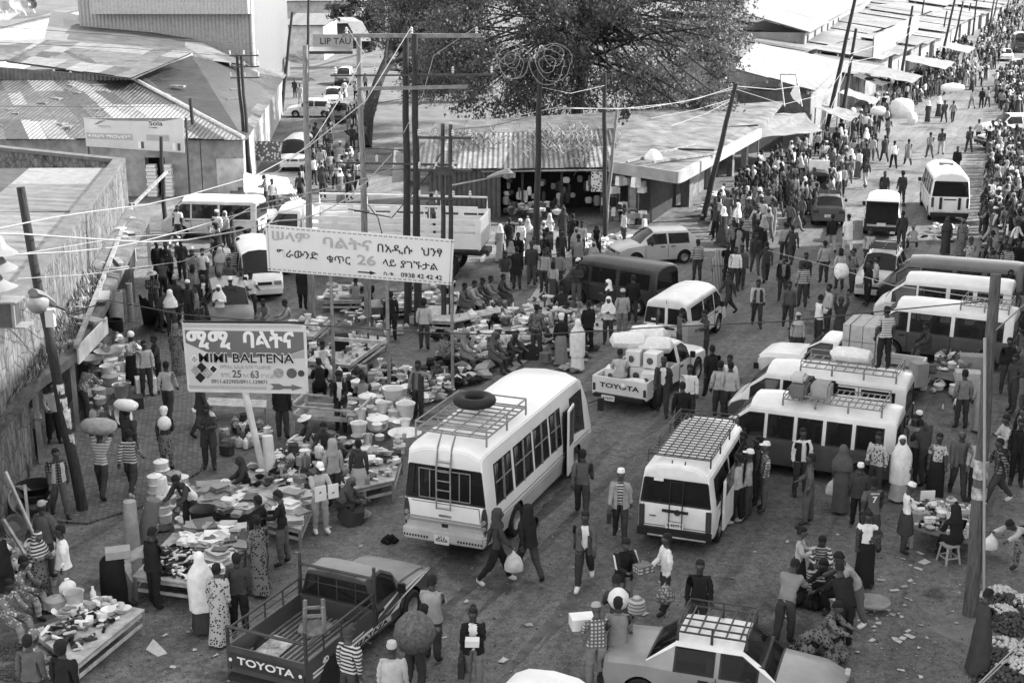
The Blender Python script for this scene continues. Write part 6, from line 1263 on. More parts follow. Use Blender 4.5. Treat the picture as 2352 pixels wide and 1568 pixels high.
  if kind=='short':mb.rings([hr(hd+Q*.122-F*.012,.01,.01),hr(hd+Q*.112-F*.012,.06,.055),hr(hd+Q*.075-F*.012,.102,.086),hr(hd+Q*.02-F*.022,.1,.09,.03),hr(hd-Q*.03-F*.034,.075,.084,.05)],close=False)
  elif kind=='afro':mb.rings([hr(hd+Q*.165-F*.015,.02,.02),hr(hd+Q*.145-F*.015,.085,.08),hr(hd+Q*.08-F*.025,.125,.115),hr(hd+Q*.02-F*.04,.115,.11,.05),hr(hd-Q*.05-F*.05,.07,.085,.05)],close=False)
  elif kind=='long':mb.rings([hr(hd+Q*.125-F*.015,.02,.02),hr(hd+Q*.11-F*.015,.07,.065),hr(hd+Q*.05-F*.03,.105,.095,.04)]+[[p-F*max(0,(p-hd).dot(F)+.01)for p in hr(hd-Q*d_-F*.04,.1,.1)]for d_ in(.03,.12,.2)],close=False)
  elif kind=='bun':
   mb.rings([hr(hd+Q*.122-F*.012,.01,.01),hr(hd+Q*.112-F*.012,.06,.055),hr(hd+Q*.075-F*.012,.1,.086),hr(hd+Q*.02-F*.024,.1,.09,.03),hr(hd-Q*.04-F*.036,.075,.084,.05)],close=False);c=hd+Q*.06-F*.14;mb.rings([hr(c+Q*z,r_,r_)for z,r_ in((-.05,.02),(-.03,.055),(.01,.06),(.05,.02))])
  elif kind=='kufi':mb.rings([hr(hd+Q*.13-F*.01,.03,.03),hr(hd+Q*.125-F*.01,.085,.078),hr(hd+Q*.05-F*.015,.104,.092,.01),hr(hd+Q*.035-F*.015,.1,.09,.01)],close=False)
  elif kind=='cap':
   mb.rings([hr(hd+Q*.13-F*.01,.03,.03),hr(hd+Q*.115-F*.01,.08,.075),hr(hd+Q*.05-F*.012,.106,.094,.01),hr(hd+Q*.035-F*.012,.103,.092,.01)],close=False)
   c=hd+Q*.045;mb.add([c+F*x_+V3((0,y_,0))+Q*z_ for z_ in(0,.008)for x_,y_ in((.07,.075),(.15,.06),(.175,0),(.15,-.06),(.07,-.075))],[(0,1,2,3,4),(9,8,7,6,5),(0,5,6,1),(1,6,7,2),(2,7,8,3),(3,8,9,4)])
  elif kind=='hat':mb.rings([hr(hd+Q*.16,.03,.03),hr(hd+Q*.15,.08,.07),hr(hd+Q*.08,.1,.092),hr(hd+Q*.06,.2,.19),hr(hd+Q*.05,.2,.19),hr(hd+Q*.055,.09,.085)],close=False)
  elif kind=='wrap':mb.rings([hr(hd+Q*.17-F*.04,.03,.03),hr(hd+Q*.15-F*.035,.09,.085),hr(hd+Q*.08-F*.03,.125,.115),hr(hd+Q*.03-F*.025,.113,.1),hr(hd-Q*.03-F*.04,.085,.088,.04)],close=False)
  elif kind=='hood':mb.rings([hr(hd+Q*.135-F*.025,.03,.03),hr(hd+Q*.115-F*.02,.085,.085),hr(hd+Q*.05-F*.03,.12,.112)]+[[p-F*(max(0,(p-hd).dot(F)-.02))*.7 for p in hr(hd-Q*d_-F*.03,.12,.115)]for d_ in(.03,.1)]+[ring(b-up*.01,.13,.15),ring(b-up*.08,.14,.18)],close=False)
 if kind not in('skirt','dress','kneeskirt','jacket','coat','vest'):mb.f.append(tuple(range(n)))
 o=mb.build(kind,M_SKIN,smooth=60,fix=True);me=o.data;bpy.data.objects.remove(o);_gar[key]=me;return me
HN={'short':'hair','afro':'hair','long':'hair','bun':'hair','kufi':'cap','cap':'cap','hat':'sun_hat','wrap':'head_wrap','hood':'hood','scarf':'headscarf','shawl':'shawl','veil':'shawl'}
def put(me,name,m,parent):
 o=bpy.data.objects.new(name,me);COL.objects.link(o);o.parent=parent
 o.material_slots[0].link='OBJECT';o.material_slots[0].material=m;return o
PEOPLE=[]
ABOUT={}
def person(u,v,deg,pose='st',top='M',bot='D',hair='short',g='',label=None,sl=2,ht=1.,z=0.,shoe='K',loc=None,hm=None,skin=None,build=None,scale_far=True,group=None,trs=1.):
 """g: garments such as 'jacket:K', 'skirt:D', 'vest:W' parted by spaces"""
 p=G(u,v,z)if loc is None else V3(loc);near=(p.y<47);fem=1 if any(x in g for x in('skirt','dress'))or hair in('long','bun','scarf','shawl','veil','wrap')else 0
 me,J=body(pose,sl,build or((.95,1.0,1.07)[len(PEOPLE)%3]if near else 1.0),trs,1 if p.y<75 else 0,fem)
 o=bpy.data.objects.new('person',me);COL.objects.link(o);o.location=p;o.rotation_euler=(0,0,R(deg));k=ht*(.96 if fem else 1.0);o.scale=(k,k,k)
 sk=skin or(M_SKIN if(len(PEOPLE)*7)%5 else M_SKIN2);kd=dict(t.split(':')for t in g.split());ms=[sk,CL[top],CL[bot],{'K':M_TRIM,'W':M_WHITE,'D':CL['G']}[shoe],M_EYE,M_LIP,CL[kd.get('jacket',kd.get('coat',kd.get('dress',top)))]]
 for i in range(7):
  o.material_slots[i].link='OBJECT';o.material_slots[i].material=ms[i]
 for t in g.split():
  kd,c=t.split(':');put(garment(kd,pose,J),{'kneeskirt':'skirt'}.get(kd,kd),CL[c],o)
 if hair!='none':
  nm=HN[hair];put(garment(hair,pose,J),nm,CL[hm]if hm else(M_HAIR if nm=='hair' else CL['W']),o)
 o['category']='person'
 if group:o['group']=group
 if label:o['label']=label
 PEOPLE.append((o,u,v,pose,top,bot,hair,g,hm));ABOUT[o.name]=J;return o
def held(o,J,n,kind,m,name,label,cat,s=1.,drop=.0):
 """something carried at the hand n of person o: a thing of its own"""
 w=J['wr'+n]+J['_f'+n]*.08;T=o.matrix_basis.copy()if False else Matrix.LocRotScale(o.location,o.rotation_euler,o.scale);c=T@w;mb=MB()
 if kind=='bag':mb.rings([[c+V3((rx*s*math.cos(t)*(1+.08*math.sin(3*t)),ry_*s*math.sin(t),-z*s))for t in[j*.6283 for j in range(10)]]for z,rx,ry_ in((-.02,.01,.01),(.06,.03,.02),(.16,.13,.08),(.3,.18,.11),(.42,.17,.1),(.46,.08,.05))])
 elif kind=='case':mb.box(c+V3((0,0,-.2*s)),(.34*s,.1*s,.26*s),o.rotation_euler.z);mb.tube([c+V3((-.06,0,-.07*s)),c,c+V3((.06,0,-.07*s))],.012,6)
 elif kind=='box':mb.box(c+V3((0,0,.06)),(.3*s,.42*s,.2*s),o.rotation_euler.z)
 elif kind=='paper':mb.box(c,(.03,.3*s,.4*s),o.rotation_euler.z)
 elif kind=='sack':
  Q=V3((0,0,1));hd=T@(J['hd']+V3((-.03,0,.22*s+.03)));r_=o.rotation_euler.z+math.pi/2;dx,dy=V3((math.cos(r_),math.sin(r_),0)),V3((-math.sin(r_),math.cos(r_),0))
  mb.rings([[hd+dx*(x*s)+dy*(ry_*s*math.cos(t))+Q*(rz*s*math.sin(t)*(1+.1*math.sin(2*t+x*7)))for t in[j*.524 for j in range(12)]]for x,ry_,rz in((-.5,.05,.05),(-.44,.19,.14),(-.2,.27,.22),(.1,.28,.24),(.36,.22,.18),(.48,.08,.06))])
 elif kind=='hump':
  hd=T@(J['nb']+V3((-.26*s,0,-.08)));mb.rings([[hd+V3((r_*s*math.cos(t),r_*s*math.sin(t),z*s))for t in[j*.524 for j in range(12)]]for z,r_ in((-.34,.08),(-.26,.25),(-.05,.34),(.15,.3),(.3,.16),(.36,.04))])
 ob=mb.build(name,m,smooth=50);tag(ob,label,cat);return ob
PP=person;WS=M_SACK;PB=mat('plastic_bag',.6,.4,.2,5);DB=mat('dark_bag',.03,.6,.3,5);BB=mat('grey_sack',.3,.85,.25,8,bump=.5)
def JJ(o):return ABOUT[o.name]
a=PP(1423,1243,262,'w3','s','D','kufi','jacket:B','elderly man in a grey blazer, striped shirt and pale cap walking between bus and minivan');held(a,JJ(a),'R','case',DB,'hand_bag','small dark bag in the hand of the man in the blazer','bag',.9)
PP(1336,1192,84,'wk','G','D','short','','man in plain dark sweater walking away beside the bus door')
PP(1342,1348,262,'w2','W','D','short','jacket:G','young man in open leather jacket, white tee and white trainers walking towards the camera',shoe='W')
PP(1213,1334,118,'wk','K','D','hood','jacket:K','hooded person in black striding past the rear wheel of the bus',hm='K')
a=PP(1140,1344,10,'wk','D','K','hood','','person in dark hooded top and white trainers passing the rear corner of the bus',shoe='W',hm='D');held(a,JJ(a),'R','bag',PB,'plastic_bag','big white plastic bag swinging beside the bus rear corner','bag',1.15)
a=PP(1430,1420,300,'ho','K','M','short','jacket:K','man in a black striped track jacket holding goods in both hands');held(a,JJ(a),'L','box',CL['p'],'checked_box','small checked box held by the man in the track jacket','box',.8)
m=MB();J=JJ(a);T=Matrix.LocRotScale(a.location,a.rotation_euler,a.scale)
for n in 'LR':
 for o_ in(.012,-.012,.035):m.tube([T@(J['sh'+n]+V3((o_,(.085 if n=='L' else-.085),.02))),T@(J['el'+n]+V3((o_,(.065 if n=='L' else-.065),0)))],.007,5)
ob=m.build('sleeve_stripe',M_WHITE);ob.parent=a;ob.matrix_parent_inverse=T.inverted()
m=MB();c=G(1462,1400,.55);m.rings([[c+V3((r_*math.cos(t),r_*math.sin(t),z))for t in[j*.628 for j in range(10)]]for z,r_ in((-.1,.1),(0,.2),(.2,.17),(.3,.05))]);tag(m.build('shopping_bag',CL['t']),'striped shopping bag hanging below the checked box','bag')
a=PP(1526,1412,190,'s2','W','D','short','','youth in a loose white shirt standing side on near the taxi');held(a,JJ(a),'L','bag',CL['g'],'patterned_bag','patterned plastic bag at the knees of the white shirted youth','bag',1.1)
PP(1601,1480,265,'st','K','D','short','','person in black half hidden behind the taxi roof')
a=PP(1420,1525,95,'b2','D','D','short','','dark haired person walking away with a white sack over the shoulder');held(a,JJ(a),'L','hump',WS,'white_sack','white cloth sack slung over a shoulder behind the taxi boot','sack',.62)
PP(1415,1572,80,'wk','M','D','short','jacket:M','man in a grey jacket beside the taxi boot')
a=PP(1368,1592,100,'ho','p','M','cap','','man in a checked shirt and pale cap carrying a white box at the taxi boot',hm='B');held(a,JJ(a),'L','box',M_WHITE,'white_box','white carton carried by the man in the checked shirt','box',1.1)
PP(1854,1206,168,'s2','G','G','short','','thin man in faded grey clothes facing left below the two tone van')
a=PP(1928,1176,70,'st','G','D','shawl','dress:G','woman in a long slate dress and shawl beside the van door',hm='G');held(a,JJ(a),'L','bag',PB,'plastic_bag','pale plastic bag beside the long slate dress','bag',1.)
PP(1836,1140,280,'st','W','D','short','vest:K','man in a black vest over white shirt by the nearest two tone van')
PP(2008,1150,230,'s2','f','D','short','','person in a boldly printed shirt beside the white veil')
PP(2062,1152,262,'st','W','W','veil','dress:L','woman in a long white veil and pale dress facing the camera',hm='W')
PP(1967,1212,80,'st','K','K','kufi','jacket:D','boy in a dark suit and white cap beside the number seven shirt',ht=.9)
a=PP(1996,1266,92,'w3','G','D','short','','man in a football shirt with the number 7 seen from behind',sl=1)
J=JJ(a);t_=text('7',.2,M_WHITE,a,frame(J['ch']+V3((-.152,0,-.03)),(0,-1,0),(0,0,1)),'shirt_number',.03);text('MEMPHIS',.05,M_WHITE,a,frame(J['ch']+V3((-.15,0,.11)),(0,-1,0),(0,0,1)),'shirt_name',.01)
PP(2075,1272,5,'ho','W','D','kufi','kneeskirt:D','man in white cap and white wrap over a dark skirt bending to the bead table')
PP(1983,1345,262,'hp','W','K','bun','skirt:K','woman in a white vest top and long black skirt, hand on hip',sl=0)
PP(1829,1385,345,'cf','L','K','bun','skirt:K','woman in a pale top and black skirt standing over the sitters')
PP(1880,1330,262,'sq','s','D','short','dress:s','woman in black and white striped cloth crouching with bowed head')
PP(1914,1400,200,'sq','K','K','short','','person in black crouching beside the striped cloth')
PP(1962,1440,185,'b2','B','G','short','','man in a grey tee shirt stooping, white trainers',shoe='W',sl=1)
PP(1936,1492,100,'b2','K','K','short','jacket:K','man in a black tracksuit with white waistband stooping over the heap of clothes')
PP(1882,1500,330,'sq','h','K','short','','person in dark flowered clothes squatting in front of the taxi bonnet')
PP(1800,1480,60,'b2','M','D','short','','man in a mid grey shirt leaning over by the taxi windscreen')
a=PP(2190,1292,96,'si','K','K','hood','','seller in a black hood on a plastic stool at the bead table',hm='K')
PP(2146,1146,250,'st','f','K','short','skirt:K','woman in a printed top and black skirt behind the bead table',sl=1)
PP(2197,1143,262,'w3','G','D','none','jacket:G','bald man in a slate suit jacket walking towards the bead table')
PP(2237,1156,240,'st','B','K','short','','youth in a grey top and black trousers just left of the right pole')
PP(2286,1162,180,'wk','q','D','short','','man in a dark checked shirt striding left, white trainers',shoe='W')
PP(2332,1116,250,'st','K','K','short','jacket:K','man in black at the right edge above the pole shadow')
PP(2247,1545,25,'ho','D','D','short','dress:D','vegetable seller in a dark dress behind the right pole')
a=PP(2345,1312,215,'bd','L','h','short','kneeskirt:h','woman in a pale top bending over at the right edge');held(a,JJ(a),'R','bag',PB,'plastic_bag','white plastic bag under the bending woman at the right edge','bag',.9)
a=PP(141,1190,300,'w3','q','G','short','vest:L','man in a pale reflective vest walking past the basins',sl=1)
a=PP(238,1147,82,'c2','t','D','none','','man in a pale striped shirt carrying a bulging sack on his neck',sl=1);held(a,JJ(a),'L','sack',BB,'bulging_sack','bulging grey sack across the neck of the striped shirt man','sack',.95)
PP(305,1140,84,'wk','s','D','short','','woman in a striped top and dark leggings walking up the cobbles',shoe='W')
a=PP(300,1085,70,'ca','D','K','short','','person in black steadying a pale sack on the head');held(a,JJ(a),'L','sack',WS,'pale_sack','pale sack balanced on the head in front of the pots','sack',.7)
PP(112,1328,78,'st','G','D','cap','jacket:G','man in a slate jacket and pale flat cap seen from behind by the basins',hm='B')
PP(100,1396,330,'cf','h','h','shawl','dress:h','woman in dark patterned dress and striped headscarf at the lower left',hm='s')
PP(154,1390,200,'s2','W','M','short','jacket:W','man in a rumpled white jacket talking at the lower left')
PP(52,1412,350,'si','g','L','short','','seated man in a pale flowered shirt behind the shoe table')
PP(20,1468,340,'si','g','B','short','','seated man nearest the left edge behind the shoe table')
PP(70,1565,60,'sg','g','L','wrap','dress:g','woman in flowered wrap sitting by the trays of beans',hm='g')
PP(84,1672,90,'st','G','D','short','','dark head and shoulders at the bottom left edge')
PP(160,1690,80,'st','K','K','afro','','dark curly head at the bottom edge near the shoe table')
PP(292,1388,20,'bd','B','G','short','','man in a grey shirt bent double beside the rolled mats')
PP(358,1397,55,'ho','K','K','short','jacket:K','man in a black suit looking over the table of shoes')
PP(468,1452,112,'cf','W','D','veil','skirt:D','woman wrapped in a white shawl at the corner of the shoe table',hm='W')
PP(508,1480,82,'st','f','f','bun','dress:f','woman in a printed dress behind the dark pickup')
PP(553,1462,100,'st','D','K','short','','man in a dark tee shirt beside the pickup rail',sl=1)
PP(442,1232,240,'b2','D','D','short','vest:W','seller in a white waistcoat bending behind the black bucket')
PP(570,1128,200,'sg','D','D','scarf','','woman in a dark headscarf sitting against the sign post',hm='D')
PP(600,1306,150,'st','K','D','short','kneeskirt:p','man in a black tee with a checked shirt tied round his waist')
a=PP(652,1300,175,'ho','K','G','short','','man in a dark shirt reading at the stack of folded paper');held(a,JJ(a),'L','paper',M_TARP,'magazine','pale magazine in the hands of the man at the paper stack','magazine',.6)
PP(598,1356,110,'w3','f','D','bun','dress:h','woman in a patterned dress between the shoe table and the pickup')
a=PP(738,1226,300,'ho','L','B','cap','','youth in pale clothes and white trainers clutching flat boards',shoe='W',hm='W');held(a,JJ(a),'R','paper',M_WHITE,'board','left white board held by the youth in pale clothes','board',.9);held(a,JJ(a),'L','paper',M_WHITE,'board','right white board held by the youth in pale clothes','board',.85)
PP(768,1168,120,'st','B','D','hood','','person in a grey hooded top among the goods left of the bus',hm='B')
PP(785,1196,345,'sq','D','D','shawl','dress:D','woman in a dark shawl squatting over a basin at the road edge',hm='G')
a=PP(827,1162,95,'st','D','L','short','kneeskirt:L','woman in a dark top and pale skirt at the pot stall');held(a,JJ(a),'R','case',mat('grey_bag',.2,.6,.2),'shopping_bag','square grey bag held at the pot stall','bag',1.)
PP(994,1520,72,'cf','B','D','short','jacket:B','broad man in a padded grey jacket in front of the dark pickup',build=1.15)
a=PP(955,1600,70,'b2','G','D','short','','man bowed under a huge woven bale near the bottom edge');held(a,JJ(a),'L','hump',mat('woven_bale',.12,.9,.5,14,bump=.7),'woven_bale','huge dark woven bale on a bowed back near the bottom edge','bale',1.15)
a=PP(1088,1592,268,'ch','W','M','bun','jacket:K','woman in a white top and open black jacket near the bottom edge');held(a,JJ(a),'R','case',DB,'hand_bag','black handbag of the woman in the white top','bag',1.2);held(a,JJ(a),'L','box',M_TARP,'paper_parcel','pale parcel under the arm of the woman in the white top','parcel',.6)
PP(905,1690,90,'st','L','D','kufi','jacket:L','person in white cut off by the bottom edge beside the bale',hm='L');PP(806,1655,60,'st','s','D','cap','','person in a striped top under a dark hat by the pickup wheel',hm='D')
PP(80,1061,320,'cf','M','D','short','','man in a patterned grey shirt standing under the low shop roof, left one');PP(127,1020,300,'s2','B','K','short','','man in a grey shirt and black trousers standing under the low shop roof, right one')
PP(193,968,60,'b2','g','D','short','','man in a pale flowered shirt leaning among the pots');PP(306,886,330,'ho','f','K','wrap','skirt:K','woman in a boldly printed top and black skirt among the tin pots',hm='W')
PP(339,912,300,'st','L','D','short','','youth in a pale hooded top beside the plastic crate');PP(366,898,210,'ho','D','K','short','','man in dark clothes holding pans behind the pale hooded youth');PP(389,966,86,'w3','L','D','short','','man in a pale hooded top and dark jeans walking away on the cobbles')
a=PP(465,1005,20,'w3','D','D','short','jacket:D','man in a dark suit jacket walking below the lower sign');held(a,JJ(a),'R','bag',PB,'plastic_bag','pale plastic bag carried below the lower sign','bag',.85)
PP(483,1078,275,'cf','D','D','short','coat:D','person in a long dark tunic standing below the lower sign');a=PP(386,1080,100,'s2','D','h','wrap','kneeskirt:h','woman in a white woolly hat on the cobbles',hm='W');held(a,JJ(a),'L','hump',WS,'white_bag','white bag over the shoulder of the woman in the woolly hat','bag',.55)
PP(410,862,95,'st','h','h','scarf','dress:h','woman in a flowered dress left of the lower sign',hm='h');PP(370,766,20,'b2','D','D','short','jacket:D','man in a dark jacket leaning beside the draped cloth');PP(408,745,265,'s2','D','D','cap','jacket:D','man in a dark jacket with pale straps and a cap',hm='M');PP(356,732,280,'cf','q','D','hat','','person in a brimmed hat at the draped cloth stall',hm='B')
PP(470,672,262,'st','W','D','short','','stout man in a white short sleeved shirt near the minivan',sl=1,build=1.12);PP(446,676,280,'s2','M','M','short','jacket:M','man in a grey jacket just left of the stout white shirt');PP(366,652,300,'st','D','D','short','jacket:K','man in a black jacket by the plank post');PP(386,655,250,'st','K','G','short','jacket:D','man in dark clothes right of the plank post');PP(420,646,270,'s2','D','D','short','jacket:D','man in a dark jacket left of the white van side')
PP(510,664,90,'st','B','B','shawl','dress:B','woman in a pale grey shawl left of the minivan',hm='L');PP(538,664,120,'st','s','D','short','','person in a striped top at the minivan bonnet');PP(505,628,270,'b2','D','D','short','jacket:D','man in black stooping before the minivan');PP(532,622,200,'st','D','D','short','','youth in dark clothes at the minivan door')
PP(508,762,262,'cf','W','W','shawl','dress:W','woman in a white shawl in front of the dark hatchback',hm='W');PP(456,766,200,'st','M','D','short','','man in a mid grey shirt beside the dark hatchback');PP(437,756,260,'st','D','D','kufi','','man in a white cap left of the dark hatchback');PP(579,732,300,'ho','W','D','short','','man in a white tee shirt leaning on the dark hatchback',sl=1)
PP(412,560,262,'st','W','D','short','','man in a white shirt in front of the delivery van bonnet',sl=1);PP(502,572,265,'st','W','D','kufi','','man in a white shirt holding a bale before the delivery van');PP(536,574,200,'st','D','D','long','dress:D','long haired woman in dark clothes before the delivery van');PP(520,570,250,'st','B','D','scarf','','woman in grey between two people at the delivery van',hm='B')
m=MB();c=G(522,585,.75);m.rings([[c+V3((x,.35*r_*math.cos(t),.3*r_*math.sin(t)))for t in[j*.628 for j in range(10)]]for x,r_ in((-.85,.15),(-.6,.8),(0,1),(.5,.95),(.8,.2))]);tag(m.build('white_bale',WS),'fat white bale held up before the delivery van','bale')
PP(697,713,80,'st','K','K','short','coat:K','man in a long black coat behind the upper sign posts');PP(651,1010,88,'st','K','D','short','jacket:K','man in a black jacket seen from behind near the lower sign');PP(784,992,265,'ho','W','D','afro','jacket:K','youth in a black jacket and white shirt behind the empty bedstead');PP(834,958,95,'si','M','D','short','','seated man in grey with his back turned by the white buckets');PP(736,922,100,'si','K','K','short','','seated person in black below the upper sign post')
PP(961,966,250,'ln','M','D','short','vest:D','man in a dark waistcoat resting one arm on the sign post');PP(740,872,300,'si','W','L','short','','seated man in a white tee shirt right of the lower sign',sl=1);PP(975,805,90,'st','L','D','afro','','person in a pale top beside the steel frame pole');PP(1063,848,340,'si','M','G','hood','','seated man in a grey hooded top amid the heaps',hm='M');PP(1015,846,60,'sq','h','D','short','','crouching person sorting goods right of the poles');PP(1130,852,330,'si','G','D','hood','','seated seller in a slate hood above the clothes heap',hm='G');PP(1168,838,320,'sq','D','D','short','','crouching person in dark clothes near the bus nose')
for k,(u,v,t,lab)in enumerate(((1060,728,'G','first seated man of the row on the bench, in slate grey'),(1083,722,'B','second seated man of the row on the bench, in pale grey'),(1100,716,'D','third seated person on the bench row, in a dark cap'),(1120,710,'M','fourth seated man of the bench row, facing right'),(1148,706,'D','last seated man at the right end of the bench row'))):PP(u,v,340,'si',t,'G','cap' if k==2 else 'short','',lab,hm='K' if k==2 else None)
PP(818,718,90,'si','M','D','short','','seated man with his back turned beside the pale timber pole');PP(846,716,100,'si','D','D','short','','dark figure seated right of the man by the pale timber pole');PP(900,784,95,'st','K','K','short','','dark figure behind the thin sign post');PP(612,744,250,'sg','M','D','short','','seated man in grey at the corner of the goods rugs');PP(668,748,200,'sg','B','D','short','','second seated man at the corner of the goods rugs')
PP(717,1062,200,'si','D','D','hat','','seller under a broad white sun hat',hm='W');PP(752,1075,250,'si','D','D','short','','bowed seller right of the white sun hat');PP(992,500,85,'st','G','D','short','','man standing up in the bed of the cargo truck',loc=tuple(G(992,540,1.4)))
PP(1521,954,262,'w3','W','D','cap','jacket:D','man in an open dark jacket walking from the loaded pickup',hm='D');PP(1632,922,95,'wk','K','D','short','jacket:K','tall man in a black jacket striding behind the carton carriers',build=1.1);PP(1580,975,262,'st','W','D','short','','man in a white shirt behind the minivan roof');PP(1563,1020,100,'st','K','K','short','','dark figure hidden by the minivan roof corner');PP(1671,950,250,'st','W','D','short','','man in a white shirt by the two tone van nose');PP(1650,965,90,'st','L','D','short','','left of the two pale shirts waiting before the two tone van');PP(1673,968,85,'st','L','D','short','','right of the two pale shirts waiting before the two tone van')
PP(1560,828,20,'ho','G','D','short','','porter on the left of the stacked cartons');PP(1618,832,200,'ho','D','D','short','','porter on the right of the stacked cartons');PP(1506,802,200,'st','G','D','short','','man in slate grey leaning behind the boxy van',sl=1)
for k,(z0)in enumerate((.35,.75,1.15)):m=MB();c=G(1588,832,0);m.box((c.x,c.y,z0),(.62,.5,.39),R(20));tag(m.build('carton',M_CARD,smooth=0),['lowest','middle','top'][k]+' carton of the stack wheeled between the two porters','carton','cartons between the porters')
m=MB();m.box((c.x,c.y,.13),(.7,.6,.05),R(20));[m.lathe([(.07,-.02),(.07,.02)],(c.x+x,c.y+y,.07),10,M=Matrix.Rotation(R(90),3,'X'))for x in(-.25,.25)for y in(-.2,.2)];tag(m.build('hand_cart',M_WOOD),'low hand cart under the carton stack','cart')
Tm=Matrix.Translation(V5.location)@Matrix.Rotation(R(61),4,'Z')
a=PP(0,0,0,'sg','L','L','short','','man in pale clothes sitting on the load of the white pickup',loc=tuple(Tm@V3((.45,.2,.75))));a.rotation_euler=(0,0,R(90))
for k,(x,y,z,s_)in enumerate(((1.2,.5,.64,0),(1.2,-.1,.64,0),(.8,-.6,.64,0),(1.7,-.5,.64,0),(1.65,.2,.64,0),(1.25,.1,1.02,0),(1.3,-.5,1.02,0),(1.8,.3,1.02,0),(.75,.55,.64,0))):
 m=MB();p=Tm@V3((x,y,z+.24+(.1 if z>1 else 0)));m.box(p,(.5,.44,.46),R(61)+.1*(k%3));o_=tag(m.build('carton',M_WHITE,smooth=0),'white printed carton in the load of the white pickup','carton','cartons on the white pickup');n=MB();q=p-V3((math.cos(R(61)),math.sin(R(61)),0))*.262;n.lathe([(.11,-.002),(.09,.006)],q,12,M=Matrix.Rotation(R(61-90),3,'Z')@Matrix.Rotation(R(90),3,'X'));ob=n.build('label',CL['G'],o_)
for k,(x,y,z,s_)in enumerate(((1.95,-.25,1.6,1.25),(1.6,.45,1.75,1.2),(2.5,.2,1.8,1.2),(.3,-.3,.8,.9))):
 m=MB();p=Tm@V3((x,y,z));m.rings([[p+V3((xx*s_*.9,r_*.34*s_*math.cos(t),r_*.22*s_*math.sin(t)))for t in[j*.628 for j in range(10)]]for xx,r_ in((-.55,.1),(-.45,.8),(0,1),(.4,.85),(.55,.1))]);tag(m.build('sack',WS),['white sack on top of the pickup load near its cab','white sack at the left top of the pickup load','white sack resting on the pickup cab','flattened white sack under the man on the pickup'][k],'sack')
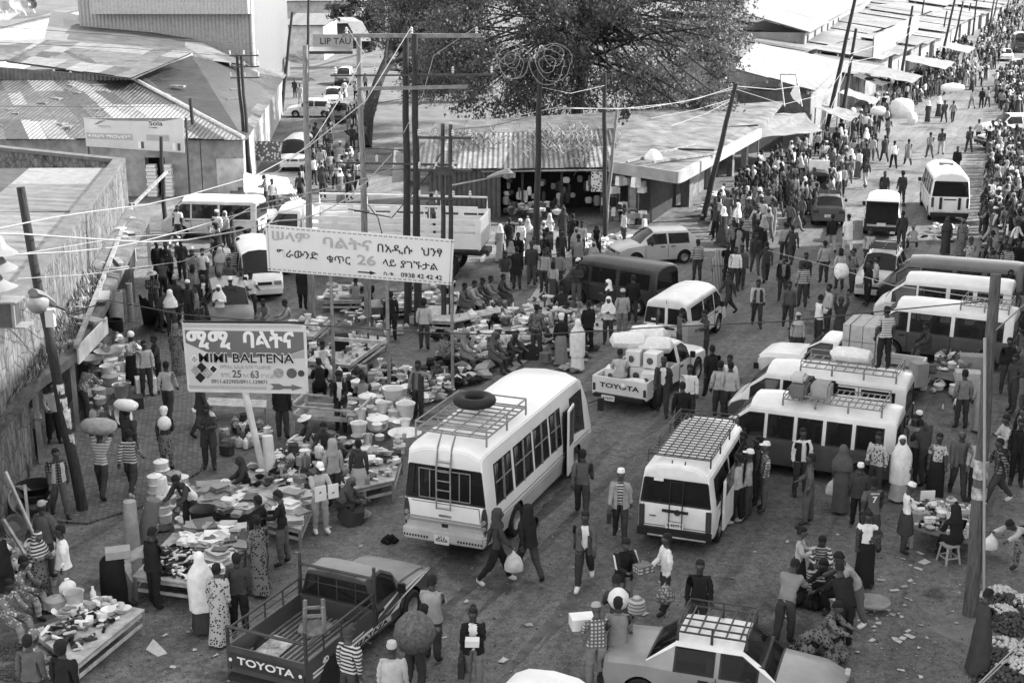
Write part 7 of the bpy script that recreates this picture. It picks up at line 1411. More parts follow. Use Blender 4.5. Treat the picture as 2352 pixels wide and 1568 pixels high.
for rec in((1326,852,100,'st','W','W','veil','dress:W','woman in a white veil left of the loaded pickup','W'),(1288,838,95,'st','K','M','wrap','skirt:M','woman in a black top and white head wrap before the goods','W'),(1396,792,262,'cf','W','D','shawl','','woman in a white shawl facing the camera over the pickup load','W'),(1350,808,120,'st','K','K','short','jacket:K','man in black left of the white shawl',None),(1292,768,100,'b2','K','D','short','','man in black bending over the goods',None),(1266,778,330,'bd','L','M','short','','person in beige bent double over the goods',None),(1232,818,85,'st','h','D','short','','person in a dark print at the left of the goods heap',None),(1397,748,180,'cf','D','D','scarf','','woman in a white headscarf beside the boxy van','W'),(1428,778,95,'st','B','M','cap','','man in grey and a cap behind the boxy van','L'),(1395,692,262,'st','M','D','none','jacket:G','man in a slate jacket against the black van side',None),(1412,694,270,'st','t','L','shawl','dress:t','woman in a pale striped shawl against the black van','t'),(1428,706,260,'st','B','M','scarf','dress:G','woman in a light headscarf beside the striped shawl','L'),(1452,742,90,'st','K','D','short','jacket:K','man in a black hooded jacket at the rear of the black van',None),(1360,690,262,'st','D','D','short','','man leaning on the black van front wheel',None),(1324,706,262,'cf','D','G','short','','man in dark clothes left of the black van',None),(1250,674,262,'st','B','D','short','','man in a grey shirt before the pole, left',None),(1282,674,262,'st','M','D','short','','man in a mid grey shirt before the pole, right',None),(1195,592,265,'st','W','W','kufi','dress:W','man in a long white robe behind the truck',None),(1212,590,100,'st','L','L','shawl','dress:L','woman in a pale robe beside the white robe','L'),(1262,576,90,'s2','W','D','scarf','','woman with a white bag before the shop row','L'),(1323,613,265,'st','B','D','shawl','','woman in a grey shawl left of the silver hatchback','B'),(1288,622,300,'st','D','D','short','','man in dark clothes looking at the rugs',None),(1250,630,95,'st','K','D','short','','man in black between the pole and the rugs',None),(1187,667,95,'st','K','D','short','coat:K','person in a long black coat right of the truck wheel',None),(1432,568,200,'st','L','D','short','','man standing at the nose of the silver hatchback',None),(1737,752,264,'w3','L','D','short','vest:D','man in a dark waistcoat walking down the middle of the road'),(1672,728,200,'wk','D','D','short','','man in black striding left across the road'),(1757,652,90,'w2','D','D','short','','man in dark clothes walking up the road centre'),(1733,630,268,'w3','D','G','short','jacket:D','man in a dark jacket coming down the road centre'),(1710,578,265,'st','s','D','short','','person in stripes by the kerbside crowd'),(1738,562,262,'w3','L','D','short','jacket:D','man in open jacket and pale shirt on the bright road'),(1600,648,100,'st','s','D','short','','man in a dark striped jersey right of the silver hatchback'),(1646,670,80,'st','v','M','shawl','dress:v','woman in upright stripes and shawl above the boxy van','v'),(1669,657,265,'st','K','D','short','','man in black right of the upright stripes',None),(1701,662,250,'w3','G','D','short','jacket:G','man in a slate coat right of the boxy van roof',None),(1686,668,268,'st','W','D','short','','child in a white tee shirt above the boxy van',None),(1808,757,264,'w3','G','D','short','','man in a slate tee shirt walking down the road alone',None),(1796,692,262,'st','M','D','short','jacket:K','man in a black jacket with pale shoulder stripes',None),(1841,708,90,'st','s','D','short','','man in a striped shirt seen from behind in the road',None),(1846,682,270,'w3','D','D','short','jacket:D','man in a dark jacket right of the striped shirt',None),(1890,652,92,'st','B','D','short','','man in a grey shirt seen from behind near the parked vans',None),(1926,667,95,'st','L','D','long','','long haired woman in a pale top near the parked vans',None),(1955,672,200,'st','h','D','short','','person in a dark print before the estate car',None),(1877,793,20,'cf','W','D','short','','man in a pale tee shirt, arms folded, facing the vans',None),(1898,765,200,'st','L','D','short','','youth in a light shirt behind the folded arms',None),(1836,802,100,'sq','D','D','short','','person in black crouching at the road edge above the van',None),(1828,834,262,'st','B','D','scarf','','woman in a pale headscarf above the two tone van','L'),(1990,703,200,'st','K','K','short','','man in black at the nose of the white van'),(2008,692,180,'st','L','D','short','','youth in a pale shirt at the van windscreen',None),(1817,610,95,'w2','D','D','short','','man in black walking up the sunlit road edge',None),(1800,603,80,'w3','B','D','short','','man in a grey shirt left of the man in black',None),(1908,582,90,'w3','K','B','short','jacket:K','man in a black jacket walking up to the dark hatchback',None),(1945,582,92,'w3','W','W','short','coat:W','man in a long white shirt behind the open van',None),(1993,622,262,'st','L','D','short','','youth in a pale vest beside the estate car',None),(2068,574,95,'st','D','D','short','','man in dark clothes right of the open van',None),(2170,585,265,'st','D','M','shawl','dress:D','woman in a dark shawl below the tall minibus','D'),(2206,590,262,'st','h','h','scarf','dress:h','woman in a flowered dress at the right crowd','h'),(2098,575,90,'sq','B','D','wrap','','person crouching before the dark minibus','M'),(2272,625,100,'st','B','D','short','','man in a grey shirt behind the vans at right',None),(2307,660,250,'st','s','D','short','','person in a striped shirt at the far end of the vans',None),(2304,640,265,'st','D','D','short','','man in dark clothes behind the striped shirt',None),(2332,650,260,'st','K','D','short','jacket:K','man in black at the right edge behind the vans',None)):
 u,v,d,po,t,b_,h,gg,lab=rec[:9];PP(u,v,d,po,t,b_,h,gg,lab,hm=rec[9]if len(rec)>9 else None)
for u,v,d,po,t,b_,h,gg,lab in((2205,988,95,'st','M','D','short','','man in grey seen from behind left of the right pole top'),(2247,990,95,'st','B','B','short','dress:B','woman in grey close behind the right pole'),(2322,948,200,'hp','D','D','short','','man in dark clothes with a hand on his hip at the right edge'),(2308,905,262,'st','K','D','short','','man in black behind the hand on hip at the right edge'),(2300,1105,190,'cf','L','D','short','','woman in a pale top right of the right pole'),(2338,1085,180,'st','B','D','short','','woman in a grey top at the extreme right edge'),(2120,1118,100,'b2','D','D','short','','woman in dark clothes bending behind the nearest van'),(2090,1105,250,'st','M','D','short','','man in grey between the van and the bead table'),(1690,1205,150,'s2','L','K','short','','youth in a pale sports top leaning into the minivan door'),(1715,1195,170,'st','B','D','cap','','man in grey behind the youth at the minivan door'),(1752,1175,190,'st','p','G','cap','','man in a checked shirt and white cap queuing for the minivan'),(1735,1160,180,'st','D','D','short','','dark figure in the minivan queue'),(1700,1150,200,'st','q','D','short','','man in a dark check at the front of the minivan queue')):
 PP(u,v,d,po,t,b_,h,gg,lab,shoe='W' if 'youth in a pale sports' in lab else 'K')
Tb=Matrix.Translation(VB.location)@Matrix.Rotation(VB.rotation_euler.z,4,'Z')
PP(0,0,100,'st','t','K','short','','man in a striped tee standing on the roof rack of the white van',loc=tuple(Tb@V3((.75,.2,2.1))),sl=1)
PP(2130,800,190,'si','D','G','short','','man in a dark shirt sitting beside the parked vans',loc=tuple(G(2130,830,.35)))
for u,v,d,po,t,b_,h,gg,ho_ in((2134,366,90,'wk','M','G','short','','in the middle of the sunlit street'),(2160,357,80,'w3','D','B','short','','in the middle of the sunlit street'),(2195,405,262,'st','K','D','short','jacket:K','above the tall minibus'),(2224,352,95,'w3','D','D','short','','at the right kerb of the street'),(2245,332,90,'w2','L','K','short','','at the right kerb of the street'),(2231,252,95,'wk','s','M','short','','further up the street'),(2253,250,90,'st','K','K','short','','further up the street'),(2267,248,92,'w3','B','D','short','','further up the street'),(2167,283,95,'w3','D','D','short','','under the long white bundle'),(2187,283,85,'w2','M','D','short','','under the long white bundle'),(2130,282,95,'st','D','D','scarf','dress:D','in the middle of the sunlit street'),(2155,270,100,'w3','D','D','shawl','dress:D','in the middle of the sunlit street'),(2051,389,92,'w3','W','K','short','','below the white bundles'),(2084,381,90,'wk','M','D','short','kneeskirt:M','below the white bundles'),(2030,374,95,'wk','D','D','short','coat:D','below the white bundles'),(1986,433,100,'w2','D','B','short','','striding over the bright road'),(1952,408,80,'st','B','B','shawl','dress:B','above the three wheeled taxi'),(1929,416,95,'st','M','D','short','coat:M','above the three wheeled taxi'),(1868,482,92,'w3','B','B','short','','beside the three wheeled taxi'),(1902,462,95,'st','K','D','short','jacket:K','beside the three wheeled taxi'),(1932,452,250,'st','L','D','short','','beside the three wheeled taxi'),(2028,470,265,'st','D','D','short','','behind the open van roof'),(2069,470,95,'st','D','D','afro','','behind the open van roof'),(1902,369,262,'w3','D','K','short','','at the foot of the tall leaning poles'),(1916,381,270,'st','K','K','short','','at the foot of the tall leaning poles'),(2335,402,90,'st','M','D','short','','at the right edge below the cars'),(2302,408,200,'b2','D','D','short','','at the right edge below the cars'),(739,405,262,'w3','B','D','short','','in the alley'),(783,391,95,'st','B','B','kufi','coat:B','in the alley'),(815,292,90,'w3','G','D','short','','in the alley'),(810,347,95,'st','D','D','short','','in the alley'),(756,341,90,'w2','L','D','short','','in the alley'),(722,427,95,'w3','W','D','short','','at the near end of the alley'),(770,437,90,'st','M','D','short','','at the near end of the alley'),(807,432,270,'st','p','D','short','','at the near end of the alley'),(742,457,95,'st','D','D','short','jacket:D','at the near end of the alley'),(690,240,262,'st','L','L','short','','by the alley shops'),(678,226,262,'st','D','D','short','','by the alley shops'),(820,217,90,'st','W','D','short','','beside the furthest alley car'),(840,212,265,'st','M','D','short','','beside the furthest alley car'),(628,490,300,'st','L','D','short','','behind the delivery van tail'),(612,480,200,'ho','M','D','short','','behind the delivery van tail')):
 PP(u,v,d,po,t,b_,h,gg,None);PEOPLE[-1][0]['_place']=ho_
def inside(p,poly):
 c=False;n=len(poly)
 for i in range(n):
  (x1,y1),(x2,y2)=poly[i],poly[(i+1)%n]
  if(y1>p[1])!=(y2>p[1])and p[0]<(x2-x1)*(p[1]-y1)/(y2-y1)+x1:c=not c
 return c
rc=random.Random(2024)
ZONES=[([(1130,600),(1200,555),(1330,560),(1400,600),(1330,700),(1200,690),(1140,690)],20,'left of the black van'),([(340,640),(400,560),(560,560),(600,640),(560,760),(400,800),(345,720)],16,'around the parked minivan'),([(2080,600),(2352,640),(2352,800),(2300,800),(2310,690),(2100,590)],9,'behind the parked vans'),([(2070,1000),(2352,860),(2352,1130),(2270,1130),(2100,1110)],12,'around the right pole'),([(1620,560),(1700,560),(1980,560),(1990,720),(1900,790),(1780,770),(1690,690)],16,'on the road before the parked vans'),([(1200,780),(1330,850),(1440,760),(1330,720)],6,'left of the loaded pickup'),([(1160,500),(1400,490),(1520,478),(1600,500),(1570,540),(1440,548),(1350,560),(1200,560)],18,'before the dark shop fronts'),([(2250,590),(2240,480),(2262,400),(2352,420),(2352,610)],16,'at the right edge of the street'),([(690,470),(705,330),(750,290),(825,300),(850,440),(840,475)],9,'at the alley mouth'),([(1570,520),(1700,430),(1800,395),(1880,372),(1935,330),(1975,440),(1930,455),(1895,470),(1850,520),(1790,560),(1690,600),(1640,610)],60,'by the left kerb')]
taken=[o.location.copy()for o,*_ in PEOPLE]
def anyone(r_):
 fem=r_.random()<.36;t=r_.choices('KDGMBLWtsvpqfgh',(9,12,8,8,6,5,5,.5,.6,.4,1,1.5,1.0,.8,1.2))[0];b_=r_.choices('KDGMB',(5,6,3,2,1))[0]
 if fem:h=r_.choice(('scarf','shawl','bun','wrap','long','scarf'));gg=r_.choice(('dress:'+r_.choice('DGMBhfL'),'skirt:'+r_.choice('KDGh'),''));hm_=r_.choice('KDMBLWW')if h in('scarf','shawl','wrap')else None
 else:h=r_.choices(('short','cap','kufi','afro'),(10,2,1,1))[0];gg=r_.choices(('','jacket:'+r_.choice('KDGM'),'vest:'+r_.choice('DL')),(6,4,.4))[0];hm_=r_.choice('DMLW')if h in('cap','kufi')else None
 po=r_.choices(('st','s2','wk','w2','w3','cf','ho','hp','b2','sq','ca'),(6,4,4,4,5,2,3,.5,1,.8,.4))[0]
 return t,b_,h,gg,hm_,po
used=set(PEOPLE[i][0]['label']for i in range(len(PEOPLE))if PEOPLE[i][0].get('label'))
for poly,n_z,where in ZONES:
 k=0;tries=0;us=[p[0]for p in poly];vs_=[p[1]for p in poly]
 while k<n_z and tries<4000 and len(PEOPLE)<299:
  tries+=1;u,v=rc.uniform(min(us),max(us)),rc.uniform(min(vs_),max(vs_))
  if not inside((u,v),poly):continue
  p=G(u,v)
  if any((p-q).length<.62 for q in taken):continue
  t,b_,h,gg,hm_,po=anyone(rc);taken.append(p);PP(u,v,rc.choice((90,85,262,270,100,250,rc.uniform(0,360))),po,t,b_,h,gg,None,hm=hm_,ht=rc.uniform(.92,1.05));PEOPLE[-1][0]['_place']=where;PEOPLE[-1][0]['group']='people '+where;k+=1
HW={'short':'short hair','afro':'bushy hair','long':'long hair','bun':'hair in a bun','kufi':'cap','cap':'peaked cap','hat':'sun hat','wrap':'head wrap','hood':'hood','scarf':'headscarf','shawl':'shawl','veil':'veil','none':'bare head'}
POW={'wk':'striding','w2':'walking','w3':'walking','b2':'stooping','bd':'bending','sq':'squatting','ca':'steadying a load','ho':'hands full','cf':'arms folded','hp':'hand on hip'}
byl={}
for o,u,v,po,t,b_,h,gg,hm_ in PEOPLE:
 if o.get('label'):continue
 kd=dict(x.split(':')for x in gg.split());fem=any(x in gg for x in('skirt','dress'))or h in('long','bun','scarf','shawl','veil','wrap')
 if 'jacket' in kd:w=TW[kd['jacket']]+' jacket'
 elif 'coat' in kd:w=TW[kd['coat']]+' long coat'
 elif 'dress' in kd:w=TW[kd['dress']]+' dress'
 elif 'skirt' in kd:w=TW[t]+' top and '+TW[kd['skirt']]+' skirt'
 else:w=TW[t]+' '+('top' if fem else 'shirt')
 l=('woman' if fem else 'man')+' in '+w+((', '+(TW[hm_]+' ' if hm_ else '')+HW[h])if h!='short' else '')+(', '+POW[po]if po in POW else '')+' '+o['_place'];l=l if len(l.split())<15 else l.replace(', '+POW.get(po,'#'),'');l=l if len(l.split())<15 else l.replace(', hair in a bun','');del o['_place'];byl.setdefault(l,[]).append((u,v,o))
ORD=['leftmost','second from left','third from left','fourth from left','fifth from left','sixth from left','seventh from left','eighth from left','ninth from left']
for l,L_ in byl.items():
 L_.sort(key=lambda x:x[0])
 for i,(u,v,o)in enumerate(L_):o['label']=l if len(L_)==1 else(ORD[min(i,8)]if i<len(L_)-1 or i==0 else 'rightmost')+' '+l
def crowd(polys,n,seed):
 r_=random.Random(seed);bodies=[];VV,FF,MM=[],[],[];mats=[M_SKIN,M_HAIR,M_TRIM]+[CL[c]for c in 'KDGMBLWsfh'];mi_={c:i+3 for i,c in enumerate('KDGMBLWsfh')};off=0;pts=[]
 tot=0;tries=0
 while tot<n and tries<n*30:
  tries+=1;poly=r_.choice(polys);us=[p[0]for p in poly];vs_=[p[1]for p in poly];u,v=r_.uniform(min(us),max(us)),r_.uniform(min(vs_),max(vs_))
  if not inside((u,v),poly):continue
  p=G(u,v)
  if any(abs(p.x-q.x)<.5 and abs(p.y-q.y)<.5 for q in pts):continue
  if any(abs(p.x-q.x)<.42 and abs(p.y-q.y)<.42 for q in taken):continue
  pts.append(p);tot+=1;t,b_,h,gg,hm_,po=anyone(r_)
  if t not in mi_:t='M'
  me,J=body(po,2,1.0,1.0,0,0);Tm=Matrix.LocRotScale(p,Matrix.Rotation(r_.uniform(0,6.28),3,'Z').to_quaternion(),V3((1,1,1))*r_.uniform(.92,1.05));T=np.array(Tm)
  def addm(m_,fix=None):
   nonlocal off
   c=np.empty(len(m_.vertices)*3);m_.vertices.foreach_get('co',c);c=c.reshape(-1,3)@T[:3,:3].T+T[:3,3];VV.append(c)
   for q in m_.polygons:FF.append(tuple(x+off for x in q.vertices));MM.append(fix if fix is not None else(0,mi_[t],mi_[b_],2,0,0,mi_[t])[q.material_index])
   off+=len(c)
  addm(me);addm(garment(h if h!='none' else 'short',po,J),mi_.get(hm_,9)if hm_ else 1)
  for x in gg.split():
   kd,c=x.split(':');addm(garment(kd,po,J),mi_.get(c,5))
 m=bpy.data.meshes.new('far_crowd');m.from_pydata(np.concatenate(VV),[],FF);[m.materials.append(x)for x in mats];m.polygons.foreach_set('material_index',MM);m.polygons.foreach_set('use_smooth',[True]*len(FF));o=link('far_crowd',m);tag(o,'dense far crowd filling the street up to the top right corner','crowd',kind='stuff')
Z_=[[(1935,330),(2000,270),(2075,200),(2150,150),(2160,200),(2110,250),(2050,280),(1990,330)],[(2090,190),(2170,118),(2250,92),(2300,30),(2352,5),(2352,110),(2290,150),(2255,205),(2190,215),(2120,235)],[(2285,190),(2352,170),(2352,270),(2310,270),(2280,230)],[(2290,70),(2330,0),(2420,0),(2420,120)],[(1620,540),(1720,425),(1830,375),(1900,330),(1985,290),(2060,215),(2100,200),(2040,320),(1960,440),(1850,520),(1780,570),(1700,620)],[(2255,560),(2262,440),(2268,330),(2352,350),(2352,600)],[(1640,520),(1725,420),(1840,370),(1860,420),(1740,520)],[(690,470),(705,330),(760,220),(850,220),(850,440),(840,475)]]
crowd([Z_[k]for k in(0,0,1,1,1,1,2,3,4,4,4,4,5,5,5,6,6)*2+(7,)],820,5)
TONES={c:clothm('goods_'+c,v_)for c,v_ in(('k',.015),('d',.05),('m',.14),('b',.3),('l',.48),('w',.74))}
M_ENAM=mat('enamel',.72,.3,.12,6,spec=.5);M_ALU=mat('aluminium',.5,.3,.2,6,metal=.8);TONES['e']=M_ENAM;TONES['a']=M_ALU
def proto(fn):mb=MB();fn(mb);o=mb.build('p',M_SKIN,smooth=45);me=o.data;bpy.data.objects.remove(o);return me
def f_pot(m):m.lathe([(.0,0),(.13,0),(.15,.03),(.155,.15),(.165,.16),(.165,.17),(.12,.195),(.04,.215),(.025,.22),(.025,.24),(.0,.245)],n=16)
def f_bowl(m):m.lathe([(.06,0),(.1,.02),(.15,.09),(.165,.1),(.14,.085),(.09,.03),(.0,.02)],n=16)
def f_bucket(m):m.lathe([(.0,0),(.11,0),(.15,.24),(.16,.25),(.14,.24),(.1,.03),(.0,.03)],n=16)
def f_basin(m):m.lathe([(.0,0),(.2,0),(.3,.15),(.33,.16),(.3,.14),(.2,.02),(.0,.02)],n=22)
def f_shoe(m):
 n=10;m.rings([[V3((x,.045*w*math.cos(t),.005+h*(.5+.5*math.sin(t))))for t in[j*.628 for j in range(n)]]for x,w,h in((-.13,.5,.05),(-.12,.8,.085),(-.06,.85,.08),(0,.8,.06),(.06,1.05,.05),(.11,.9,.04),(.14,.4,.02))])
def f_pack(m):m.box((0,0,.05),(.2,.13,.1));
def f_sachet(m):m.rings([[V3((x,.08*w*math.cos(t),.025+.025*w*math.sin(t)))for t in[j*.785 for j in range(8)]]for x,w in((-.11,.3),(-.08,.9),(0,1),(.08,.9),(.11,.3))])
def f_cloth(m):
 for k in range(3):m.rings([[V3((x*(1-.03*k),.16*w*math.cos(t),.03+.045*k+.024*math.sin(t)))for t in[j*.785 for j in range(8)]]for x,w in((-.2,.8),(-.17,1),(.17,1),(.2,.8))])
def f_rag(m):
 r_=random.Random(3);rs=[]
 for i,(z,r0)in enumerate(((0,.2),(.05,.19),(.09,.13),(.12,.05))):rs.append([V3((r0*math.cos(t)*r_.uniform(.6,1.3),r0*math.sin(t)*r_.uniform(.6,1.3),z+r_.uniform(-.02,.03)))for t in[j*.524 for j in range(12)]])
 m.rings(rs)
def f_tin(m):m.lathe([(.0,0),(.06,0),(.06,.14),(.055,.145),(.0,.145)],n=12)
def f_bottle(m):m.lathe([(.0,0),(.04,0),(.042,.13),(.018,.18),(.018,.22),(.0,.222)],n=10)
def f_jerry(m):m.rings([[V3((w*.13*math.cos(t),w*.09*math.sin(t),z))for t in[j*.785 for j in range(8)]]for z,w in((0,.9),(.03,1),(.26,1),(.31,.7),(.33,.3),(.37,.3))])
def f_flat(m):
 for k in range(6):m.rings([[V3((x,y,.012+.022*k+z+.02*math.sin(5*x+k)))for y,z in((-.19+.02*(k%3),0),(.19-.01*(k%2),.004*k),(.19,.016),(-.19,.014))]for x in(-.27+.02*(k%2),-.1,.1,.26)])
def f_basket(m):
 m.lathe([(.0,0),(.13,0),(.16,.06),(.18,.16),(.19,.17),(.185,.18),(.165,.17),(.14,.1),(0,.13)],n=18);m.tube([(-.18,0,.17),(-.13,0,.3),(0,0,.36),(.13,0,.3),(.18,0,.17)],.012,5)
def f_grain(m):m.rings([[V3((r_*math.cos(t)*(1+.06*math.sin(3*t)),r_*.9*math.sin(t),z))for t in[j*.524 for j in range(12)]]for z,r_ in((0,.14),(.05,.17),(.2,.16),(.27,.14),(.3,.17),(.31,.16),(.28,.12),(.31,.04))])
def f_carton(m):m.box((0,0,.13),(.32,.24,.26));m.box((.0,.0,.262),(.3,.05,.006));m.box((.17,.0,.3),(.1,.23,.006),M=Matrix.Rotation(.8,4,'Y'))
def f_bunch(m):
 for k in range(7):a=k*.9;m.tube([(.02*math.cos(a),.02*math.sin(a),0),(.03*math.cos(a),.03*math.sin(a),.2),(.09*math.cos(a),.09*math.sin(a),.36)],[.01,.012,.03],5)
def f_crumple(m):
 r_=random.Random(8)
 m.rings([[V3((q*math.cos(t)*r_.uniform(.55,1.35),q*math.sin(t)*r_.uniform(.55,1.35),z+r_.uniform(-.02,.03)))for t in[j*.449 for j in range(14)]]for z,q in((0,.12),(.07,.17),(.15,.15),(.21,.07),(.26,.02))])
PRO={k:proto(f)for k,f in dict(pot=f_pot,bowl=f_bowl,bucket=f_bucket,basin=f_basin,shoe=f_shoe,pack=f_pack,sachet=f_sachet,cloth=f_cloth,rag=f_rag,tin=f_tin,bottle=f_bottle,jerrycan=f_jerry,sheet_stack=f_flat,basket=f_basket,grain=f_grain,carton=f_carton,bunch=f_bunch,bag=f_crumple).items()}
NAME=dict(pot='cooking_pot',bowl='bowl',bucket='bucket',basin='basin',shoe='shoe',pack='packet',sachet='sachet',cloth='folded_cloth',rag='garment',tin='tin',bottle='bottle',jerrycan='jerrycan',sheet_stack='stacked_sheets',basket='basket',grain='open_sack',carton='small_carton',bunch='straw_broom',bag='plastic_bag')
CATN=dict(pot='pot',bowl='bowl',bucket='bucket',basin='basin',shoe='shoe',pack='packet',sachet='sachet',cloth='cloth',rag='clothes',tin='tin',bottle='bottle',jerrycan='jerrycan',sheet_stack='sheets',basket='basket',grain='sack',carton='carton',bunch='broom',bag='bag')
TWD={'k':'black','d':'dark','m':'mid grey','b':'grey','l':'pale','w':'white','e':'enamel','a':'shiny metal'}
def item(kind,p,tone,where,rz=None,s=1.,tilt=0.,label=None,group=None):
 o=bpy.data.objects.new(NAME[kind],PRO[kind]);COL.objects.link(o);o.location=p;o.rotation_euler=(tilt,tilt*.7,rg.uniform(0,6.28)if rz is None else rz);o.scale=(s,s,s)
 o.material_slots[0].link='OBJECT';o.material_slots[0].material=TONES[tone]
 tag(o,label or('%s %s %s'%(TWD[tone],NAME[kind].replace('_',' '),where)),CATN[kind],group or(NAME[kind].replace('_',' ')+' goods '+where));return o
rg=random.Random(99);CNT={}
def scatter(quad,z,n,kinds,tones,where,heap=0.,s=(.8,1.2),tilt=.3):
 n=int(n*1.45);s=(s[0]*.72,s[1]*.9)
 A,B,C,D=[G(u,v,z)for u,v in quad]
 for k in range(n):
  a,b=rg.random(),rg.random();p=(A*(1-a)+B*a)*(1-b)+(D*(1-a)+C*a)*b;q=min(a,1-a,b,1-b)*2
  p.z=z+heap*q*rg.random()+.004;kd=rg.choice(kinds);kd=kd if CNT.get(kd,0)<285 else rg.choice([x for x in('basket','grain','carton','bag','bunch','tin','pot')if CNT.get(x,0)<285]);CNT[kd]=CNT.get(kd,0)+1;item(kd,p,rg.choice(tones),where,None,rg.uniform(*s),rg.uniform(-tilt,tilt)if kd in('shoe','sachet','rag','cloth')else 0)
def table(quad,z,label,m=None,rail=True,legs=True,name='market_table',shelf=False):
 A,B,C,D=[G(u,v,z)for u,v in quad];o=empty(name,(0,0,0),0,label,'table');c=(A+B+C+D)/4;o.location=V3((c.x,c.y,0));L0=o.location
 P=[p-L0 for p in(A,B,C,D)];mb=MB();mb.slab(P,.035);mb.build('table_top',m or M_WOODL,o,smooth=0)
 for p in P:q=p*.95;mb=MB();mb.bar((q.x,q.y,0),(q.x,q.y,z-.036),.07,.07);mb.build('leg',M_WOOD,o,smooth=0)
 if rail:
  for i in range(4):
   a,b=P[i]*.95,P[(i+1)%4]*.95;mb=MB()
   for zz in(z*.45,z-.1):mb.bar((a.x,a.y,zz),(b.x,b.y,zz),.03,.07)
   mb.build('rail',M_WOODL,o,smooth=0)
 return o
def rug(quad,label,tone='b',z=.01):
 mb=MB();mb.slab([G(u,v,z)for u,v in quad],.006);return tag(mb.build('ground_sheet',TONES[tone],smooth=0),label,'ground sheet')
table(((70,1448),(172,1528),(332,1398),(250,1383)),.55,'long plank table of shoes at the bottom left with pale rails')
scatter(((95,1450),(165,1505),(270,1425),(215,1400)),.55,64,['shoe'],'kkdmlwkd','on the bottom left plank table',.1);scatter(((130,1400),(205,1440),(300,1402),(235,1372)),.55,34,['sachet','pack','bowl','tin'],'wwlbe','at the back of the bottom left plank table',.12)
for u,v,kd,t,s_ in((130,1398,'pot','b',1.3),(158,1378,'jerrycan','w',1.3),(172,1392,'bucket','l',1.3),(150,1412,'basin','w',.8),(215,1378,'bottle','w',1.4)):item(kd,G(u,v,.55),t,'standing at the seated men on the bottom left',s=s_)
table(((304,1322),(455,1342),(568,1242),(398,1222)),.6,'broad plank table heaped with sandals in front of the man in black')
scatter(((330,1318),(440,1330),(500,1275),(385,1250)),.6,100,['shoe'],'kkdwlwkd','heaped on the broad table',.16);scatter(((455,1318),(480,1330),(568,1258),(530,1235)),.6,16,['sheet_stack'],'lwblm','stacked on the right of the broad table',.3,(.8,1.1),0)
scatter(((395,1245),(470,1262),(560,1215),(450,1195)),.7,22,['cloth','sheet_stack'],'wlbbm','behind the heap on the broad table',.1,(.9,1.3),.1)
for k,(u,v)in enumerate(((352,1222),(378,1218),(362,1185),(388,1178),(402,1160),(376,1150),(420,1150))):
 p=G(u,v,0)
 for j in range(3+k%3):item('pot',p+V3((.02*(j%2),0,.05+.2*j)),'ebewle'[(k+j)%6],'in the stacked towers behind the rolled mats',s=1.15)
for k,(u,v,u2,v2,z2,r_,t,lab)in enumerate(((308,1305,296,1135,1.6,.17,'b','pale rolled mat standing upright by the broad shoe table'),(322,1290,352,1138,1.5,.2,'m','dark rolled mat leaning right by the broad shoe table'),(372,1185,367,1092,1.0,.2,'w','fat white roll standing among the stacked pots'))):
 a=G(u,v,0);b=V3((atY(u2,v2,a.y).x,a.y,z2));m=MB();m.tube([a,a.lerp(b,.5),b],[r_*1.1,r_,r_*.8],14);m.tube([b,b+(b-a).normalized()*.02],[r_*.5,r_*.4],12);tag(m.build('rolled_mat',TONES[t]),lab,'mat')
m=MB();p=G(472,1258,0);m.lathe([(.0,.3),(.24,.3),(.3,.95),(.32,.97),(.28,.95),(.2,.8),(0,.8)],p,20);tag(m.build('plastic_tub',M_TRIM),'big black plastic tub in front of the bending seller','tub')
m=MB();p=G(268,1392,0);m.rings([[p+V3((.3*math.cos(t)*f,.25*math.sin(t)*f,z))for t in[j*.524 for j in range(12)]]for z,f in((0,1),(.5,1.05),(1.0,.95),(1.12,.7))]);tag(m.build('dark_bale',TONES['k']),'tall black bale left of the bent man','bale');m=MB();m.box(p+V3((.1,.05,1.2)),(.5,.35,.16),.3);tag(m.build('pale_box',TONES['b'],smooth=0),'pale box on the tall black bale','box')
scatter(((330,1215),(440,1225),(470,1150),(400,1100)),.05,30,['cloth','bowl','pack'],'wlbme','between the rolled mats and the sign post',.3,(.9,1.4));scatter(((420,1160),(540,1190),(600,1150),(480,1110)),.35,40,['cloth','sheet_stack','rag'],'wlblmb','in the cloth pile left of the sign post',.35,(.9,1.3))
scatter(((530,1110),(700,1165),(930,1040),(700,1000)),.3,120,['shoe','sachet','bowl','rag','pack'],'kdmlwkdwbe','in the mixed heap right of the sign post',.35);table(((520,1112),(640,1150),(700,1092),(575,1060)),.3,'low board under the mixed goods by the sign post',rail=False)
table(((610,1195),(690,1215),(722,1140),(640,1130)),.5,'low table under the folded newspapers right of the sign post');scatter(((620,1190),(690,1205),(718,1145),(645,1135)),.5,26,['sheet_stack'],'wlbl','in the newspaper pile right of the sign post',.35,(.9,1.2),0)
table(((790,1128),(905,1102),(925,1035),(800,1050)),.6,'plank table left of the bus covered with small wares');scatter(((790,1120),(905,1095),(925,1035),(800,1050)),.6,46,['sachet','shoe','pack','cloth'],'wlbdmw','on the plank table left of the bus',.12)
for k in range(75):
 u=rg.uniform(785,938);v=rg.uniform(905,1045);item(rg.choice(('pot','bucket','tin','bowl','pot')),G(u,v,.35)+V3((0,0,rg.choice((0,.2,.25)))),rg.choice('wweelab'),'in the enamelware stall left of the bus',s=rg.uniform(.7,1.3))
for u,v,kd,s_ in((905,930,'bucket',2.1),(932,960,'bucket',1.8),(868,985,'pot',1.9),(930,1010,'basin',1.4),(845,930,'pot',1.7),(825,1000,'bucket',1.5)):item(kd,G(u,v,.45),'w','standing tall in the enamelware stall',s=s_)
